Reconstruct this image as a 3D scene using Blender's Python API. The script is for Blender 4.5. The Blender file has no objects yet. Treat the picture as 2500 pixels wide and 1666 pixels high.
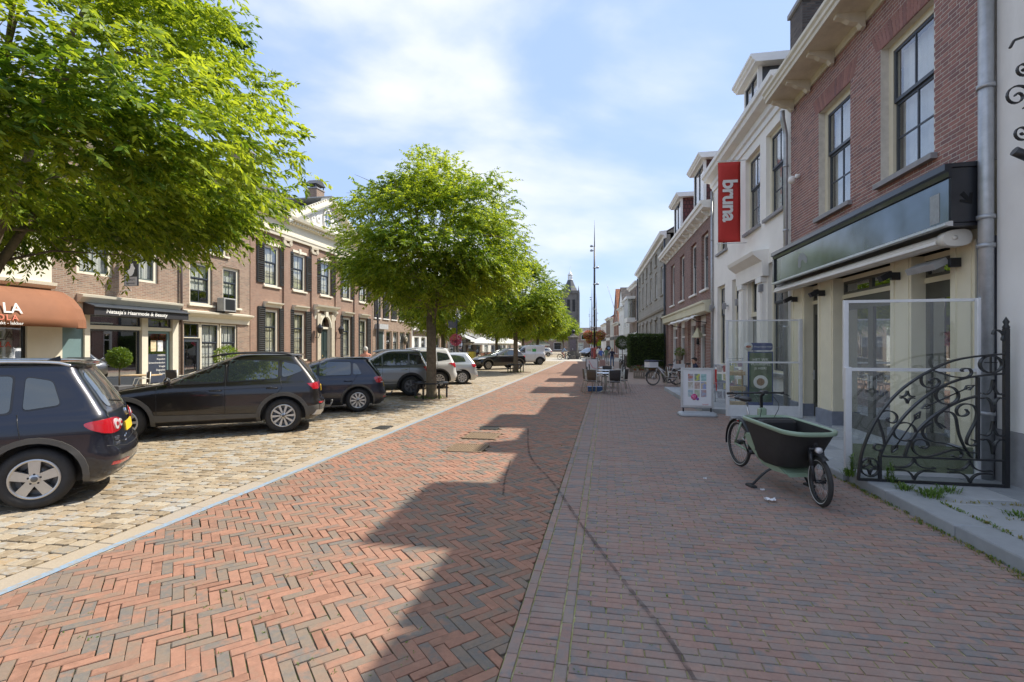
import bpy, bmesh, math, random
from mathutils import Vector, Matrix
from mathutils.bvhtree import BVHTree
R_ = math.radians
SC = bpy.context.scene
COL = SC.collection

# ------------------------------------------------------------------ camera
cam_d = bpy.data.cameras.new('camera'); cam = bpy.data.objects.new('camera', cam_d); COL.objects.link(cam)
cam_d.sensor_width = 36.0; cam_d.lens = 17.28; cam_d.clip_start = 0.05; cam_d.clip_end = 3000
YAW = math.atan(232/1200.)
cam.location = (0, 0, 1.75); cam.rotation_euler = (math.pi/2, 0, YAW)
cam_d.shift_y = 12/2500.
SC.camera = cam

# ------------------------------------------------------------------ sun + sky
SUNV = Vector((0.655, 0.52, 1.0)).normalized()
SUN_EL = math.asin(SUNV.z); SUN_AZ = math.atan2(SUNV.x, SUNV.y)
sd = bpy.data.lights.new('sun', 'SUN'); sd.energy = 2.15; sd.angle = R_(0.55); sd.color = (1.0, 0.93, 0.82)
sun = bpy.data.objects.new('sun', sd); COL.objects.link(sun); sun.rotation_euler = SUNV.to_track_quat('Z', 'Y').to_euler()
sun.location = (20, 20, 40)
W = bpy.data.worlds.new('World'); SC.world = W; W.use_nodes = True
wn, wl = W.node_tree.nodes, W.node_tree.links
wn.clear()
def N(t, nodes, **kw):
    n = nodes.new(t)
    for k, v in kw.items(): setattr(n, k, v)
    return n
w_out = N('ShaderNodeOutputWorld', wn); w_bg = N('ShaderNodeBackground', wn)
w_sky = N('ShaderNodeTexSky', wn, sky_type='NISHITA', sun_disc=False, sun_elevation=SUN_EL, sun_rotation=SUN_AZ, altitude=0, air_density=1.0, dust_density=0.5, ozone_density=1.2)
w_bg.inputs['Strength'].default_value = 0.15
w_tc = N('ShaderNodeTexCoord', wn)
# clouds: soft noise mask over the sky directions
CLOUD_OFF = (0.11, 7.63, 1.63)
def M(op, a, b=None, nodes=wn, links=wl, clamp=False):
    n = nodes.new('ShaderNodeMath'); n.operation = op; n.use_clamp = clamp
    for i, v in enumerate((a, b)):
        if v is None: continue
        if isinstance(v, (int, float)): n.inputs[i].default_value = v
        else: links.new(v, n.inputs[i])
    return n.outputs[0]
w_map = N('ShaderNodeMapping', wn); wl.new(w_tc.outputs['Generated'], w_map.inputs[0])
w_map.inputs['Location'].default_value = CLOUD_OFF
w_map.inputs['Rotation'].default_value = (0, R_(-24), R_(11)); w_map.inputs['Scale'].default_value = (1.0, 1.0, 2.3)
w_n1 = N('ShaderNodeTexNoise', wn); w_n1.inputs['Scale'].default_value = 1.35; w_n1.inputs['Detail'].default_value = 7; w_n1.inputs['Roughness'].default_value = 0.47; w_n1.inputs['Distortion'].default_value = 0.25
wl.new(w_map.outputs[0], w_n1.inputs['Vector'])
w_ramp = N('ShaderNodeValToRGB', wn); w_ramp.color_ramp.elements[0].position = 0.44; w_ramp.color_ramp.elements[1].position = 0.61
w_ramp.color_ramp.interpolation = 'EASE'
wl.new(w_n1.outputs['Fac'], w_ramp.inputs[0])
w_mix = N('ShaderNodeMix', wn, data_type='RGBA')
cfac = M('MULTIPLY', w_ramp.outputs[0], 0.9)
wl.new(cfac, w_mix.inputs['Factor'])
w_lift = N('ShaderNodeMix', wn, data_type='RGBA'); w_lift.inputs['Factor'].default_value = 0.9
wl.new(w_sky.outputs[0], w_lift.inputs['A']); w_lift.inputs['B'].default_value = (1.02, 1.38, 2.18, 1)
wl.new(w_lift.outputs['Result'], w_mix.inputs['A']); w_mix.inputs['B'].default_value = (2.45, 2.5, 2.6, 1)
wl.new(w_mix.outputs['Result'], w_bg.inputs['Color']); wl.new(w_bg.outputs[0], w_out.inputs[0])

vs = SC.view_settings; vs.view_transform = 'Standard'; vs.look = 'None'; vs.gamma = 1; vs.use_curve_mapping = False; vs.exposure = 1.6
cy_ = SC.cycles
cy_.use_denoising = True; cy_.max_bounces = 7; cy_.transparent_max_bounces = 10; cy_.caustics_reflective = False; cy_.caustics_refractive = False
cy_.sample_clamp_indirect = 6.0

# ------------------------------------------------------------------ materials
MATS = {}
def new_mat(name):
    m = bpy.data.materials.new(name); m.use_nodes = True
    nt = m.node_tree; p = nt.nodes['Principled BSDF']
    return m, nt, nt.nodes, nt.links, p
def plain(name, rgb, rough=.55, metal=0., var=.12, scale=6., bump=0., bscale=40., spec=.5, coat=0., world=False, dirt=None):
    """paint/plaster/metal with a soft two-scale colour variation and fine relief"""
    if name in MATS: return MATS[name]
    m, nt, nd, lk, p = new_mat(name)
    p.inputs['Roughness'].default_value = rough; p.inputs['Metallic'].default_value = metal
    p.inputs['Specular IOR Level'].default_value = spec
    if coat: p.inputs['Coat Weight'].default_value = coat; p.inputs['Coat Roughness'].default_value = .03
    tc = nd.new('ShaderNodeTexCoord')
    if var > 0:
        n = nd.new('ShaderNodeTexNoise'); n.inputs['Scale'].default_value = scale; n.inputs['Detail'].default_value = 6; n.inputs['Roughness'].default_value = .62
        lk.new(tc.outputs['Object'], n.inputs['Vector'])
        r = nd.new('ShaderNodeValToRGB')
        r.color_ramp.elements[0].position = .3; r.color_ramp.elements[1].position = .72
        r.color_ramp.elements[0].color = (*[c*(1-var) for c in rgb], 1); r.color_ramp.elements[1].color = (*[min(c*(1+var), 1) for c in rgb], 1)
        lk.new(n.outputs['Fac'], r.inputs[0])
        col = r.outputs[0]
        if dirt:
            n2 = nd.new('ShaderNodeTexNoise'); n2.inputs['Scale'].default_value = scale*.37; n2.inputs['Detail'].default_value = 8; n2.inputs['Roughness'].default_value = .7
            mp = nd.new('ShaderNodeMapping'); mp.inputs['Scale'].default_value = (1, 1, .3); lk.new(tc.outputs['Object'], mp.inputs[0]); lk.new(mp.outputs[0], n2.inputs['Vector'])
            r2 = nd.new('ShaderNodeValToRGB'); r2.color_ramp.elements[0].position = .5; r2.color_ramp.elements[1].position = .78
            r2.color_ramp.elements[1].color = (.7, .7, .7, 1)
            lk.new(n2.outputs['Fac'], r2.inputs[0])
            mx = nd.new('ShaderNodeMix'); mx.data_type = 'RGBA'; lk.new(r2.outputs[0], mx.inputs['Factor']); lk.new(col, mx.inputs['A']); mx.inputs['B'].default_value = (*dirt, 1)
            col = mx.outputs['Result']
        lk.new(col, p.inputs['Base Color'])
    else: p.inputs['Base Color'].default_value = (*rgb, 1)
    if bump > 0:
        n = nd.new('ShaderNodeTexNoise'); n.inputs['Scale'].default_value = bscale; n.inputs['Detail'].default_value = 5; lk.new(tc.outputs['Object'], n.inputs['Vector'])
        b = nd.new('ShaderNodeBump'); b.inputs['Strength'].default_value = bump; b.inputs['Distance'].default_value = .01
        lk.new(n.outputs['Fac'], b.inputs['Height']); lk.new(b.outputs[0], p.inputs['Normal'])
    MATS[name] = m; return m
def brickwall(name, cols, mortar, bw=.215, bh=.0625, ms=.009, rough=.85, bump=.5, stain=None):
    """masonry for walls too far away to tell the bricks apart"""
    if name in MATS: return MATS[name]
    m, nt, nd, lk, p = new_mat(name)
    tc = nd.new('ShaderNodeTexCoord'); s = nd.new('ShaderNodeSeparateXYZ'); lk.new(tc.outputs['Object'], s.inputs[0])
    a = nd.new('ShaderNodeMath'); a.operation = 'ADD'; lk.new(s.outputs[0], a.inputs[0]); lk.new(s.outputs[1], a.inputs[1])
    c = nd.new('ShaderNodeCombineXYZ'); lk.new(a.outputs[0], c.inputs[0]); lk.new(s.outputs[2], c.inputs[1])
    b = nd.new('ShaderNodeTexBrick'); b.inputs['Scale'].default_value = 1; b.inputs['Brick Width'].default_value = bw; b.inputs['Row Height'].default_value = bh
    b.inputs['Mortar Size'].default_value = ms; b.inputs['Mortar Smooth'].default_value = .2; b.inputs['Bias'].default_value = 0
    b.inputs['Color1'].default_value = (0, 0, 0, 1); b.inputs['Color2'].default_value = (1, 1, 1, 1); b.inputs['Mortar'].default_value = (.5, .5, .5, 1)
    lk.new(c.outputs[0], b.inputs['Vector'])
    r = nd.new('ShaderNodeValToRGB'); r.color_ramp.elements.remove(r.color_ramp.elements[0])
    r.color_ramp.elements[0].position = 0; r.color_ramp.elements[0].color = (*cols[0], 1)
    for i, cc in enumerate(cols[1:]):
        e = r.color_ramp.elements.new((i+1)/(len(cols)-1)); e.color = (*cc, 1)
    n = nd.new('ShaderNodeTexNoise'); n.inputs['Scale'].default_value = 1.1; n.inputs['Detail'].default_value = 6; lk.new(tc.outputs['Object'], n.inputs['Vector'])
    ad = nd.new('ShaderNodeMath'); ad.operation = 'MULTIPLY_ADD'; lk.new(n.outputs['Fac'], ad.inputs[0]); ad.inputs[1].default_value = .9; ad.inputs[2].default_value = -.45
    ad2 = nd.new('ShaderNodeMath'); ad2.operation = 'ADD'; ad2.use_clamp = True; lk.new(b.outputs['Color'], ad2.inputs[0]); lk.new(ad.outputs[0], ad2.inputs[1])
    lk.new(ad2.outputs[0], r.inputs[0])
    mx = nd.new('ShaderNodeMix'); mx.data_type = 'RGBA'; lk.new(b.outputs['Fac'], mx.inputs['Factor']); lk.new(r.outputs[0], mx.inputs['A']); mx.inputs['B'].default_value = (*mortar, 1)
    col = mx.outputs['Result']
    if stain:
        n2 = nd.new('ShaderNodeTexNoise'); n2.inputs['Scale'].default_value = .55; n2.inputs['Detail'].default_value = 9; n2.inputs['Roughness'].default_value = .7; lk.new(tc.outputs['Object'], n2.inputs['Vector'])
        r2 = nd.new('ShaderNodeValToRGB'); r2.color_ramp.elements[0].position = .52; r2.color_ramp.elements[1].position = .8; r2.color_ramp.elements[1].color = (.6, .6, .6, 1); lk.new(n2.outputs['Fac'], r2.inputs[0])
        mx2 = nd.new('ShaderNodeMix'); mx2.data_type = 'RGBA'; lk.new(r2.outputs[0], mx2.inputs['Factor']); lk.new(col, mx2.inputs['A']); mx2.inputs['B'].default_value = (*stain, 1); col = mx2.outputs['Result']
    lk.new(col, p.inputs['Base Color']); p.inputs['Roughness'].default_value = rough
    bp = nd.new('ShaderNodeBump'); bp.inputs['Strength'].default_value = bump; bp.inputs['Distance'].default_value = .008; bp.invert = True
    lk.new(b.outputs['Fac'], bp.inputs['Height']); lk.new(bp.outputs[0], p.inputs['Normal'])
    MATS[name] = m; return m
def pieces_mat(name, cols, rough=.8, grain=.25, gscale=30., mottle=None, bump=.35, bscale=120., wear=None):
    """bricks, setts and slabs built one by one: colour picked per piece (attribute rnd or the object's random number)"""
    if name in MATS: return MATS[name]
    m, nt, nd, lk, p = new_mat(name)
    at = nd.new('ShaderNodeAttribute'); at.attribute_name = 'rnd'; oi = nd.new('ShaderNodeObjectInfo')
    a = nd.new('ShaderNodeMath'); a.operation = 'ADD'; lk.new(at.outputs['Fac'], a.inputs[0]); lk.new(oi.outputs['Random'], a.inputs[1])
    f = nd.new('ShaderNodeMath'); f.operation = 'FRACT'; lk.new(a.outputs[0], f.inputs[0])
    g = nd.new('ShaderNodeNewGeometry')
    n = nd.new('ShaderNodeTexNoise'); n.inputs['Scale'].default_value = gscale; n.inputs['Detail'].default_value = 6; n.inputs['Roughness'].default_value = .65; lk.new(g.outputs['Position'], n.inputs['Vector'])
    r = nd.new('ShaderNodeValToRGB'); r.color_ramp.elements.remove(r.color_ramp.elements[0]); r.color_ramp.elements[0].position = 0; r.color_ramp.elements[0].color = (*cols[0], 1)
    for i, cc in enumerate(cols[1:]):
        e = r.color_ramp.elements.new((i+1)/(len(cols)-1)); e.color = (*cc, 1)
    if mottle:   # blotches inside a piece shift it along the ramp
        n3 = nd.new('ShaderNodeTexNoise'); n3.inputs['Scale'].default_value = mottle[0]; n3.inputs['Detail'].default_value = 3; lk.new(g.outputs['Position'], n3.inputs['Vector'])
        k = nd.new('ShaderNodeMath'); k.operation = 'MULTIPLY_ADD'; lk.new(n3.outputs['Fac'], k.inputs[0]); k.inputs[1].default_value = mottle[1]; k.inputs[2].default_value = -.5*mottle[1]
        k2 = nd.new('ShaderNodeMath'); k2.operation = 'ADD'; k2.use_clamp = True; lk.new(f.outputs[0], k2.inputs[0]); lk.new(k.outputs[0], k2.inputs[1]); lk.new(k2.outputs[0], r.inputs[0])
    else: lk.new(f.outputs[0], r.inputs[0])
    mu = nd.new('ShaderNodeMath'); mu.operation = 'MULTIPLY_ADD'; lk.new(n.outputs['Fac'], mu.inputs[0]); mu.inputs[1].default_value = grain*2; mu.inputs[2].default_value = 1-grain
    vm = nd.new('ShaderNodeVectorMath'); vm.operation = 'SCALE'; lk.new(r.outputs[0], vm.inputs[0]); lk.new(mu.outputs[0], vm.inputs['Scale'])
    col = vm.outputs[0]
    if wear:     # large worn / dusty patches with a shape of their own
        n2 = nd.new('ShaderNodeTexNoise'); n2.inputs['Scale'].default_value = wear[0]; n2.inputs['Detail'].default_value = 9; n2.inputs['Roughness'].default_value = .72; lk.new(g.outputs['Position'], n2.inputs['Vector'])
        r2 = nd.new('ShaderNodeValToRGB'); r2.color_ramp.elements[0].position = wear[2]; r2.color_ramp.elements[1].position = wear[3]; r2.color_ramp.elements[1].color = (wear[4],)*3+(1,); lk.new(n2.outputs['Fac'], r2.inputs[0])
        mx = nd.new('ShaderNodeMix'); mx.data_type = 'RGBA'; lk.new(r2.outputs[0], mx.inputs['Factor']); lk.new(col, mx.inputs['A']); mx.inputs['B'].default_value = (*wear[1], 1); col = mx.outputs['Result']
    lk.new(col, p.inputs['Base Color']); p.inputs['Roughness'].default_value = rough
    if bump:
        n4 = nd.new('ShaderNodeTexNoise'); n4.inputs['Scale'].default_value = bscale; n4.inputs['Detail'].default_value = 4; lk.new(g.outputs['Position'], n4.inputs['Vector'])
        b = nd.new('ShaderNodeBump'); b.inputs['Strength'].default_value = bump; b.inputs['Distance'].default_value = .004; lk.new(n4.outputs['Fac'], b.inputs['Height']); lk.new(b.outputs[0], p.inputs['Normal'])
    MATS[name] = m; return m
def glass(name, tint=(.75, .8, .8), refl=1.0, rough=.0, film=0., filmcol=(.6, .65, .65)):
    """thin clear pane: Fresnel mix of mirror and see-through, plus an optional dusty film"""
    if name in MATS: return MATS[name]
    m, nt, nd, lk, p = new_mat(name); nd.remove(p)
    o = nd['Material Output']; fr = nd.new('ShaderNodeLayerWeight'); fr.inputs[0].default_value = .5
    pw = nd.new('ShaderNodeMath'); pw.operation = 'POWER'; lk.new(fr.outputs['Facing'], pw.inputs[0]); pw.inputs[1].default_value = 4.5
    k0 = nd.new('ShaderNodeMath'); k0.operation = 'MULTIPLY_ADD'; k0.use_clamp = True; lk.new(pw.outputs[0], k0.inputs[0]); k0.inputs[1].default_value = .9; k0.inputs[2].default_value = .075*refl
    gm = nd.new('ShaderNodeNewGeometry'); fl = nd.new('ShaderNodeMath'); fl.operation = 'SUBTRACT'; fl.inputs[0].default_value = 1; lk.new(gm.outputs['Backfacing'], fl.inputs[1])
    k = nd.new('ShaderNodeMath'); k.operation = 'MULTIPLY'; lk.new(k0.outputs[0], k.inputs[0]); lk.new(fl.outputs[0], k.inputs[1])
    t = nd.new('ShaderNodeBsdfTransparent'); t.inputs[0].default_value = (*tint, 1)
    g = nd.new('ShaderNodeBsdfGlossy'); g.inputs['Roughness'].default_value = rough; g.inputs['Color'].default_value = (.95, .97, 1, 1)
    mx = nd.new('ShaderNodeMixShader'); lk.new(k.outputs[0], mx.inputs[0]); lk.new(g.outputs[0], mx.inputs[2])
    if film:
        d = nd.new('ShaderNodeBsdfDiffuse'); d.inputs[0].default_value = (*filmcol, 1)
        m2 = nd.new('ShaderNodeMixShader'); m2.inputs[0].default_value = film; lk.new(t.outputs[0], m2.inputs[1]); lk.new(d.outputs[0], m2.inputs[2]); lk.new(m2.outputs[0], mx.inputs[1])
    else: lk.new(t.outputs[0], mx.inputs[1])
    lk.new(mx.outputs[0], o.inputs[0]); MATS[name] = m; return m
def leafmat(name, c1, c2, trans=.5, rough=.45):
    if name in MATS: return MATS[name]
    m, nt, nd, lk, p = new_mat(name)
    o = nd['Material Output']
    at = nd.new('ShaderNodeAttribute'); at.attribute_name = 'rnd'
    r = nd.new('ShaderNodeValToRGB'); r.color_ramp.elements[0].color = (*c1, 1); r.color_ramp.elements[1].color = (*c2, 1); lk.new(at.outputs['Fac'], r.inputs[0])
    lk.new(r.outputs[0], p.inputs['Base Color']); p.inputs['Roughness'].default_value = rough; p.inputs['Specular IOR Level'].default_value = .35
    t = nd.new('ShaderNodeBsdfTranslucent')
    hs = nd.new('ShaderNodeMix'); hs.data_type = 'RGBA'; hs.blend_type = 'MULTIPLY'; hs.inputs['Factor'].default_value = 1; lk.new(r.outputs[0], hs.inputs['A']); hs.inputs['B'].default_value = (1.9, 1.55, .7, 1)
    lk.new(hs.outputs['Result'], t.inputs[0])
    mx = nd.new('ShaderNodeMixShader'); mx.inputs[0].default_value = trans; lk.new(p.outputs[0], mx.inputs[1]); lk.new(t.outputs[0], mx.inputs[2]); lk.new(mx.outputs[0], o.inputs[0])
    MATS[name] = m; return m

# ------------------------------------------------------------------ mesh builder
class MB:
    def __init__(s): s.v = []; s.f = []; s.r = []; s.sm = []; s.mi = []; s.cur = 0
    def add(s, vs, fs, rnd=0., smooth=False):
        o = len(s.v); s.v.extend(vs)
        for f in fs: s.f.append([i+o for i in f]); s.r.append(rnd); s.sm.append(smooth); s.mi.append(s.cur)
        return s
    def box(s, x0, x1, y0, y1, z0, z1, M4=None, rnd=0.):
        v = [Vector(p) for p in ((x0,y0,z0),(x1,y0,z0),(x1,y1,z0),(x0,y1,z0),(x0,y0,z1),(x1,y0,z1),(x1,y1,z1),(x0,y1,z1))]
        if M4: v = [M4 @ p for p in v]
        return s.add(v, [(0,3,2,1),(4,5,6,7),(0,1,5,4),(1,2,6,5),(2,3,7,6),(3,0,4,7)], rnd)
    def bbox(s, x0, x1, y0, y1, z0, z1, b=.01, M4=None, rnd=0.):
        """box with chamfered vertical and top edges"""
        v = []
        for z, k in ((z0, 0), (z1-b, 0), (z1, b)):
            c = b
            ring = [(x0+k+c,y0+k),(x1-k-c,y0+k),(x1-k,y0+k+c),(x1-k,y1-k-c),(x1-k-c,y1-k),(x0+k+c,y1-k),(x0+k,y1-k-c),(x0+k,y0+k+c)]
            v += [Vector((a, d, z)) for a, d in ring]
        if M4: v = [M4 @ p for p in v]
        f = [tuple(range(7, -1, -1)), tuple(range(16, 24))]
        for l in (0, 8):
            for i in range(8): j = (i+1) % 8; f.append((l+i, l+j, l+8+j, l+8+i))
        return s.add(v, f, rnd)
    def prism(s, poly, a, b, axis='y', M4=None, rnd=0., smooth=False):
        """poly: 2D outline, extruded from a to b along axis (other two axes in order xyz)"""
        n = len(poly)
        def P(p, t):
            return Vector((p[0], t, p[1])) if axis == 'y' else Vector((t, p[0], p[1])) if axis == 'x' else Vector((p[0], p[1], t))
        v = [P(p, a) for p in poly]+[P(p, b) for p in poly]
        if M4: v = [M4 @ p for p in v]
        s.add(v, [tuple(range(n)), tuple(range(2*n-1, n-1, -1))], rnd)
        o = len(s.v)-2*n
        for i in range(n):
            j = (i+1) % n; s.f.append([o+i, o+n+i, o+n+j, o+j]); s.r.append(rnd); s.sm.append(smooth); s.mi.append(s.cur)
        return s
    def tube(s, pts, r, n=8, cap=True, rr=None, M4=None, closed=False):
        pts = [Vector(p) for p in pts]
        if M4: pts = [M4 @ p for p in pts]
        m = len(pts); o = len(s.v); up = None
        for i, p in enumerate(pts):
            if closed: t = pts[(i+1) % m]-pts[i-1]
            else: t = (pts[min(i+1, m-1)]-pts[max(i-1, 0)])
            if t.length < 1e-9: t = Vector((0, 0, 1))
            t.normalize()
            if up is None:
                up = Vector((0, 0, 1)) if abs(t.z) < .9 else Vector((1, 0, 0))
            a = t.cross(up)
            if a.length < 1e-6: a = t.orthogonal()
            a.normalize(); b = a.cross(t); up = b
            q = rr[i] if rr else r
            for k in range(n):
                an = 2*math.pi*k/n; s.v.append(p+(a*math.cos(an)+b*math.sin(an))*q)
        for i in range(m if closed else m-1):
            for k in range(n):
                l = (k+1) % n; j = (i+1) % m
                s.f.append([o+i*n+k, o+i*n+l, o+j*n+l, o+j*n+k]); s.r.append(0.); s.sm.append(True); s.mi.append(s.cur)
        if cap and not closed:
            s.f.append([o+k for k in range(n-1, -1, -1)]); s.f.append([o+(m-1)*n+k for k in range(n)]); s.r += [0., 0.]; s.sm += [False, False]; s.mi += [s.cur]*2
        return s
    def bar(s, pts, w, d, nrm, closed=False, M4=None):
        """flat bar: w across in the curve's plane, d along the plane normal nrm"""
        pts = [Vector(p) for p in pts]; nrm = Vector(nrm).normalized(); m = len(pts); v = []
        for i, p in enumerate(pts):
            t = (pts[(i+1) % m]-pts[i-1]) if closed else (pts[min(i+1, m-1)]-pts[max(i-1, 0)])
            t.normalize(); a = t.cross(nrm).normalized()*w/2; b = nrm*d/2
            v += [p+a+b, p-a+b, p-a-b, p+a-b]
        if M4: v = [M4 @ q for q in v]
        f = []
        for i in range(m if closed else m-1):
            j = (i+1) % m
            for k in range(4): l = (k+1) % 4; f.append((i*4+k, j*4+k, j*4+l, i*4+l))
        if not closed: f += [(0, 1, 2, 3), ((m-1)*4+3, (m-1)*4+2, (m-1)*4+1, (m-1)*4)]
        return s.add(v, f)
    def lathe(s, prof, n=24, c=(0, 0, 0), axis='z', M4=None, smooth=True, a0=0., a1=2*math.pi):
        full = abs(a1-a0-2*math.pi) < 1e-6; o = len(s.v); m = len(prof); c = Vector(c); cnt = n if full else n+1
        for k in range(cnt):
            an = a0+(a1-a0)*k/n; ca, sa = math.cos(an), math.sin(an)
            for r, h in prof:
                p = Vector((r*ca, r*sa, h)) if axis == 'z' else Vector((r*ca, h, r*sa)) if axis == 'y' else Vector((h, r*ca, r*sa))
                p = p+c
                s.v.append(M4 @ p if M4 else p)
        for k in range(n):
            l = (k+1) % cnt
            for i in range(m-1):
                s.f.append([o+k*m+i, o+l*m+i, o+l*m+i+1, o+k*m+i+1]); s.r.append(0.); s.sm.append(smooth); s.mi.append(s.cur)
        return s
    def sphere(s, c, r, n=12, m=8, sc=(1, 1, 1), M4=None):
        prof = [(max(math.sin(math.pi*i/m), 1e-4)*r, -math.cos(math.pi*i/m)*r) for i in range(m+1)]
        T = Matrix.Translation(Vector(c)) @ Matrix.Diagonal((*sc, 1))
        return s.lathe(prof, n, M4=(M4 @ T) if M4 else T)
    def piece(s, poly, zt, depth, bev, rnd=0., M4=None, tilt=(0., 0.)):
        """one paving piece from a convex outline: chamfered top, sides, no bottom"""
        n = len(poly); cx = sum(p[0] for p in poly)/n; cy = sum(p[1] for p in poly)/n; v = []
        ins = []
        for x, y in poly:
            dx, dy = cx-x, cy-y; l = math.hypot(dx, dy) or 1; k = min(bev*1.35/l, .45); ins.append((x+dx*k, y+dy*k))
        def Z(x, y): return zt+tilt[0]*(x-cx)+tilt[1]*(y-cy)
        v += [Vector((x, y, zt-depth)) for x, y in poly]+[Vector((x, y, Z(x, y)-bev*.75)) for x, y in poly]+[Vector((x, y, Z(x, y))) for x, y in ins]
        if M4: v = [M4 @ p for p in v]
        f = [tuple(range(2*n, 3*n))]
        for l in (0, n):
            for i in range(n): j = (i+1) % n; f.append((l+i, l+j, l+n+j, l+n+i))
        return s.add(v, f, rnd)
    def mesh(s, name, mats):
        me = bpy.data.meshes.new(name); me.from_pydata([tuple(p) for p in s.v], [], s.f)
        if any(s.sm): me.polygons.foreach_set('use_smooth', s.sm)
        if any(s.r):
            at = me.attributes.new('rnd', 'FLOAT', 'FACE'); at.data.foreach_set('value', s.r)
        for q in (mats if isinstance(mats, (list, tuple)) else [mats]): me.materials.append(q)
        if any(s.mi): me.polygons.foreach_set('material_index', s.mi)
        me.update(); return me
    def build(s, name, mats, parent=None, kind=None, label=None, cat=None, group=None, fix=True):
        me = s.mesh(name, mats)
        if fix:
            bm = bmesh.new(); bm.from_mesh(me); bmesh.ops.recalc_face_normals(bm, faces=bm.faces); bm.to_mesh(me); bm.free()
        return link(name, me, parent, kind, label, cat, group)
def link(name, me, parent=None, kind=None, label=None, cat=None, group=None):
    o = bpy.data.objects.new(name, me); COL.objects.link(o)
    if parent is not None: o.parent = parent
    tag(o, label, cat, group, kind); return o
def tag(o, label=None, cat=None, group=None, kind=None):
    if label: o['label'] = label
    if cat: o['category'] = cat
    if group: o['group'] = group
    if kind: o['kind'] = kind
    return o
def thing(name, label, cat, loc=(0, 0, 0), rz=0., group=None):
    o = bpy.data.objects.new(name, None); COL.objects.link(o); o.location = loc; o.rotation_euler = (0, 0, rz); o.empty_display_size = .2
    return tag(o, label, cat, group)
KIDS = {}
def copy_tree(o, loc=None, rz=None, label=None, group=None, parent=None):
    kids = [c for c in COL.objects if c.parent == o] if o not in KIDS else KIDS[o]
    KIDS[o] = kids
    c = o.copy(); COL.objects.link(c); c.parent = parent
    if loc is not None: c.location = loc
    if rz is not None: c.rotation_euler = (0, 0, rz)
    if label: c['label'] = label
    if group: c['group'] = group
    for k in kids: copy_tree(k, parent=c)
    return c
def text(name, s, size, mat, parent, M4, depth=.004, align='CENTER', shear=0., bold=0., space=1., kind=None):
    cu = bpy.data.curves.new(name, 'FONT'); cu.body = s; cu.size = size; cu.extrude = depth; cu.align_x = align; cu.align_y = 'CENTER'; cu.shear = shear; cu.offset = bold; cu.space_character = space
    cu.resolution_u = 3
    t = bpy.data.objects.new(name, cu); COL.objects.link(t)
    dg = bpy.context.evaluated_depsgraph_get(); me = bpy.data.meshes.new_from_object(t.evaluated_get(dg))
    bpy.data.objects.remove(t); bpy.data.curves.remove(cu)
    me.transform(M4); me.materials.clear(); me.materials.append(mat)
    return link(name, me, parent)
FACE = Matrix(((-1, 0, 0, 0), (0, 0, 1, 0), (0, 1, 0, 0), (0, 0, 0, 1)))   # text plane -> wall facing local +y
def at(x, y, z): return Matrix.Translation((x, y, z)) @ FACE
def RZ(a): return Matrix.Rotation(a, 4, 'Z')
def TR(x, y, z): return Matrix.Translation((x, y, z))
def chaikin(p, it=2, closed=True):
    for _ in range(it):
        q = []; n = len(p)
        for i in range(n if closed else n-1):
            a, b = p[i], p[(i+1) % n]
            q.append(tuple(a[k]*.75+b[k]*.25 for k in range(len(a)))); q.append(tuple(a[k]*.25+b[k]*.75 for k in range(len(a))))
        p = q if closed else [p[0]]+q+[p[-1]]
    return p
def rnd(p, r=.035, n=3):
    # round the corners of an outline
    out = []; k = len(p)
    for i in range(k):
        a, b, c = Vector(p[i-1]), Vector(p[i]), Vector(p[(i+1) % k]); u, v = a-b, c-b; q = min(r, u.length*.45, v.length*.45); s_, e_ = b+u.normalized()*q, b+v.normalized()*q
        for j in range(n+1): t = j/n; out.append(tuple(s_*(1-t)**2+b*2*t*(1-t)+e_*t*t))
    return out
def clip(poly, a, b, c):
    """keep the part of a convex polygon where a*x+b*y<=c"""
    out = []; n = len(poly)
    for i in range(n):
        p, q = poly[i], poly[(i+1) % n]; dp, dq = a*p[0]+b*p[1]-c, a*q[0]+b*q[1]-c
        if dp <= 0: out.append(p)
        if dp*dq < 0: t = dp/(dp-dq); out.append((p[0]+(q[0]-p[0])*t, p[1]+(q[1]-p[1])*t))
    return out
def area(p): return abs(sum(p[i][0]*p[(i+1) % len(p)][1]-p[(i+1) % len(p)][0]*p[i][1] for i in range(len(p))))/2

# common materials
WHITE = plain('white_paint', (.80, .79, .76), .45, var=.06, scale=3)
CREAM = plain('cream_paint', (.70, .65, .50), .5, var=.06, scale=3)
DARK = plain('dark_interior', (.035, .035, .035), .9, var=.3, scale=2)
BLACK = plain('black_metal', (.02, .021, .024), .38, var=.15, scale=20)
SASH = plain('dark_blue_grey_paint', (.045, .055, .07), .38, var=.1, scale=9)
GALV = plain('galvanised_metal', (.42, .44, .46), .42, .55, var=.15, scale=8)
ALU = plain('brushed_aluminium', (.62, .63, .64), .35, .8, var=.08, scale=12)
PANE = glass('window_glass', (.93, .95, .95), 2.6)
SHOPPANE = glass('shop_glass', (.88, .92, .90), 5.5)
BLIND = plain('pale_blind', (.82, .80, .74), .8, var=.08, scale=5)
BLUESTONE = pieces_mat('bluestone', [(.28, .30, .315), (.35, .37, .385), (.42, .44, .45), (.37, .39, .405)], .62, .18, 9., mottle=(4., .5), bump=.25, bscale=60, wear=(1.3, (.40, .41, .40), .52, .74, .55))
SLATE = plain('dark_slate', (.07, .075, .085), .6, var=.25, scale=14, bump=.3)
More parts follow.
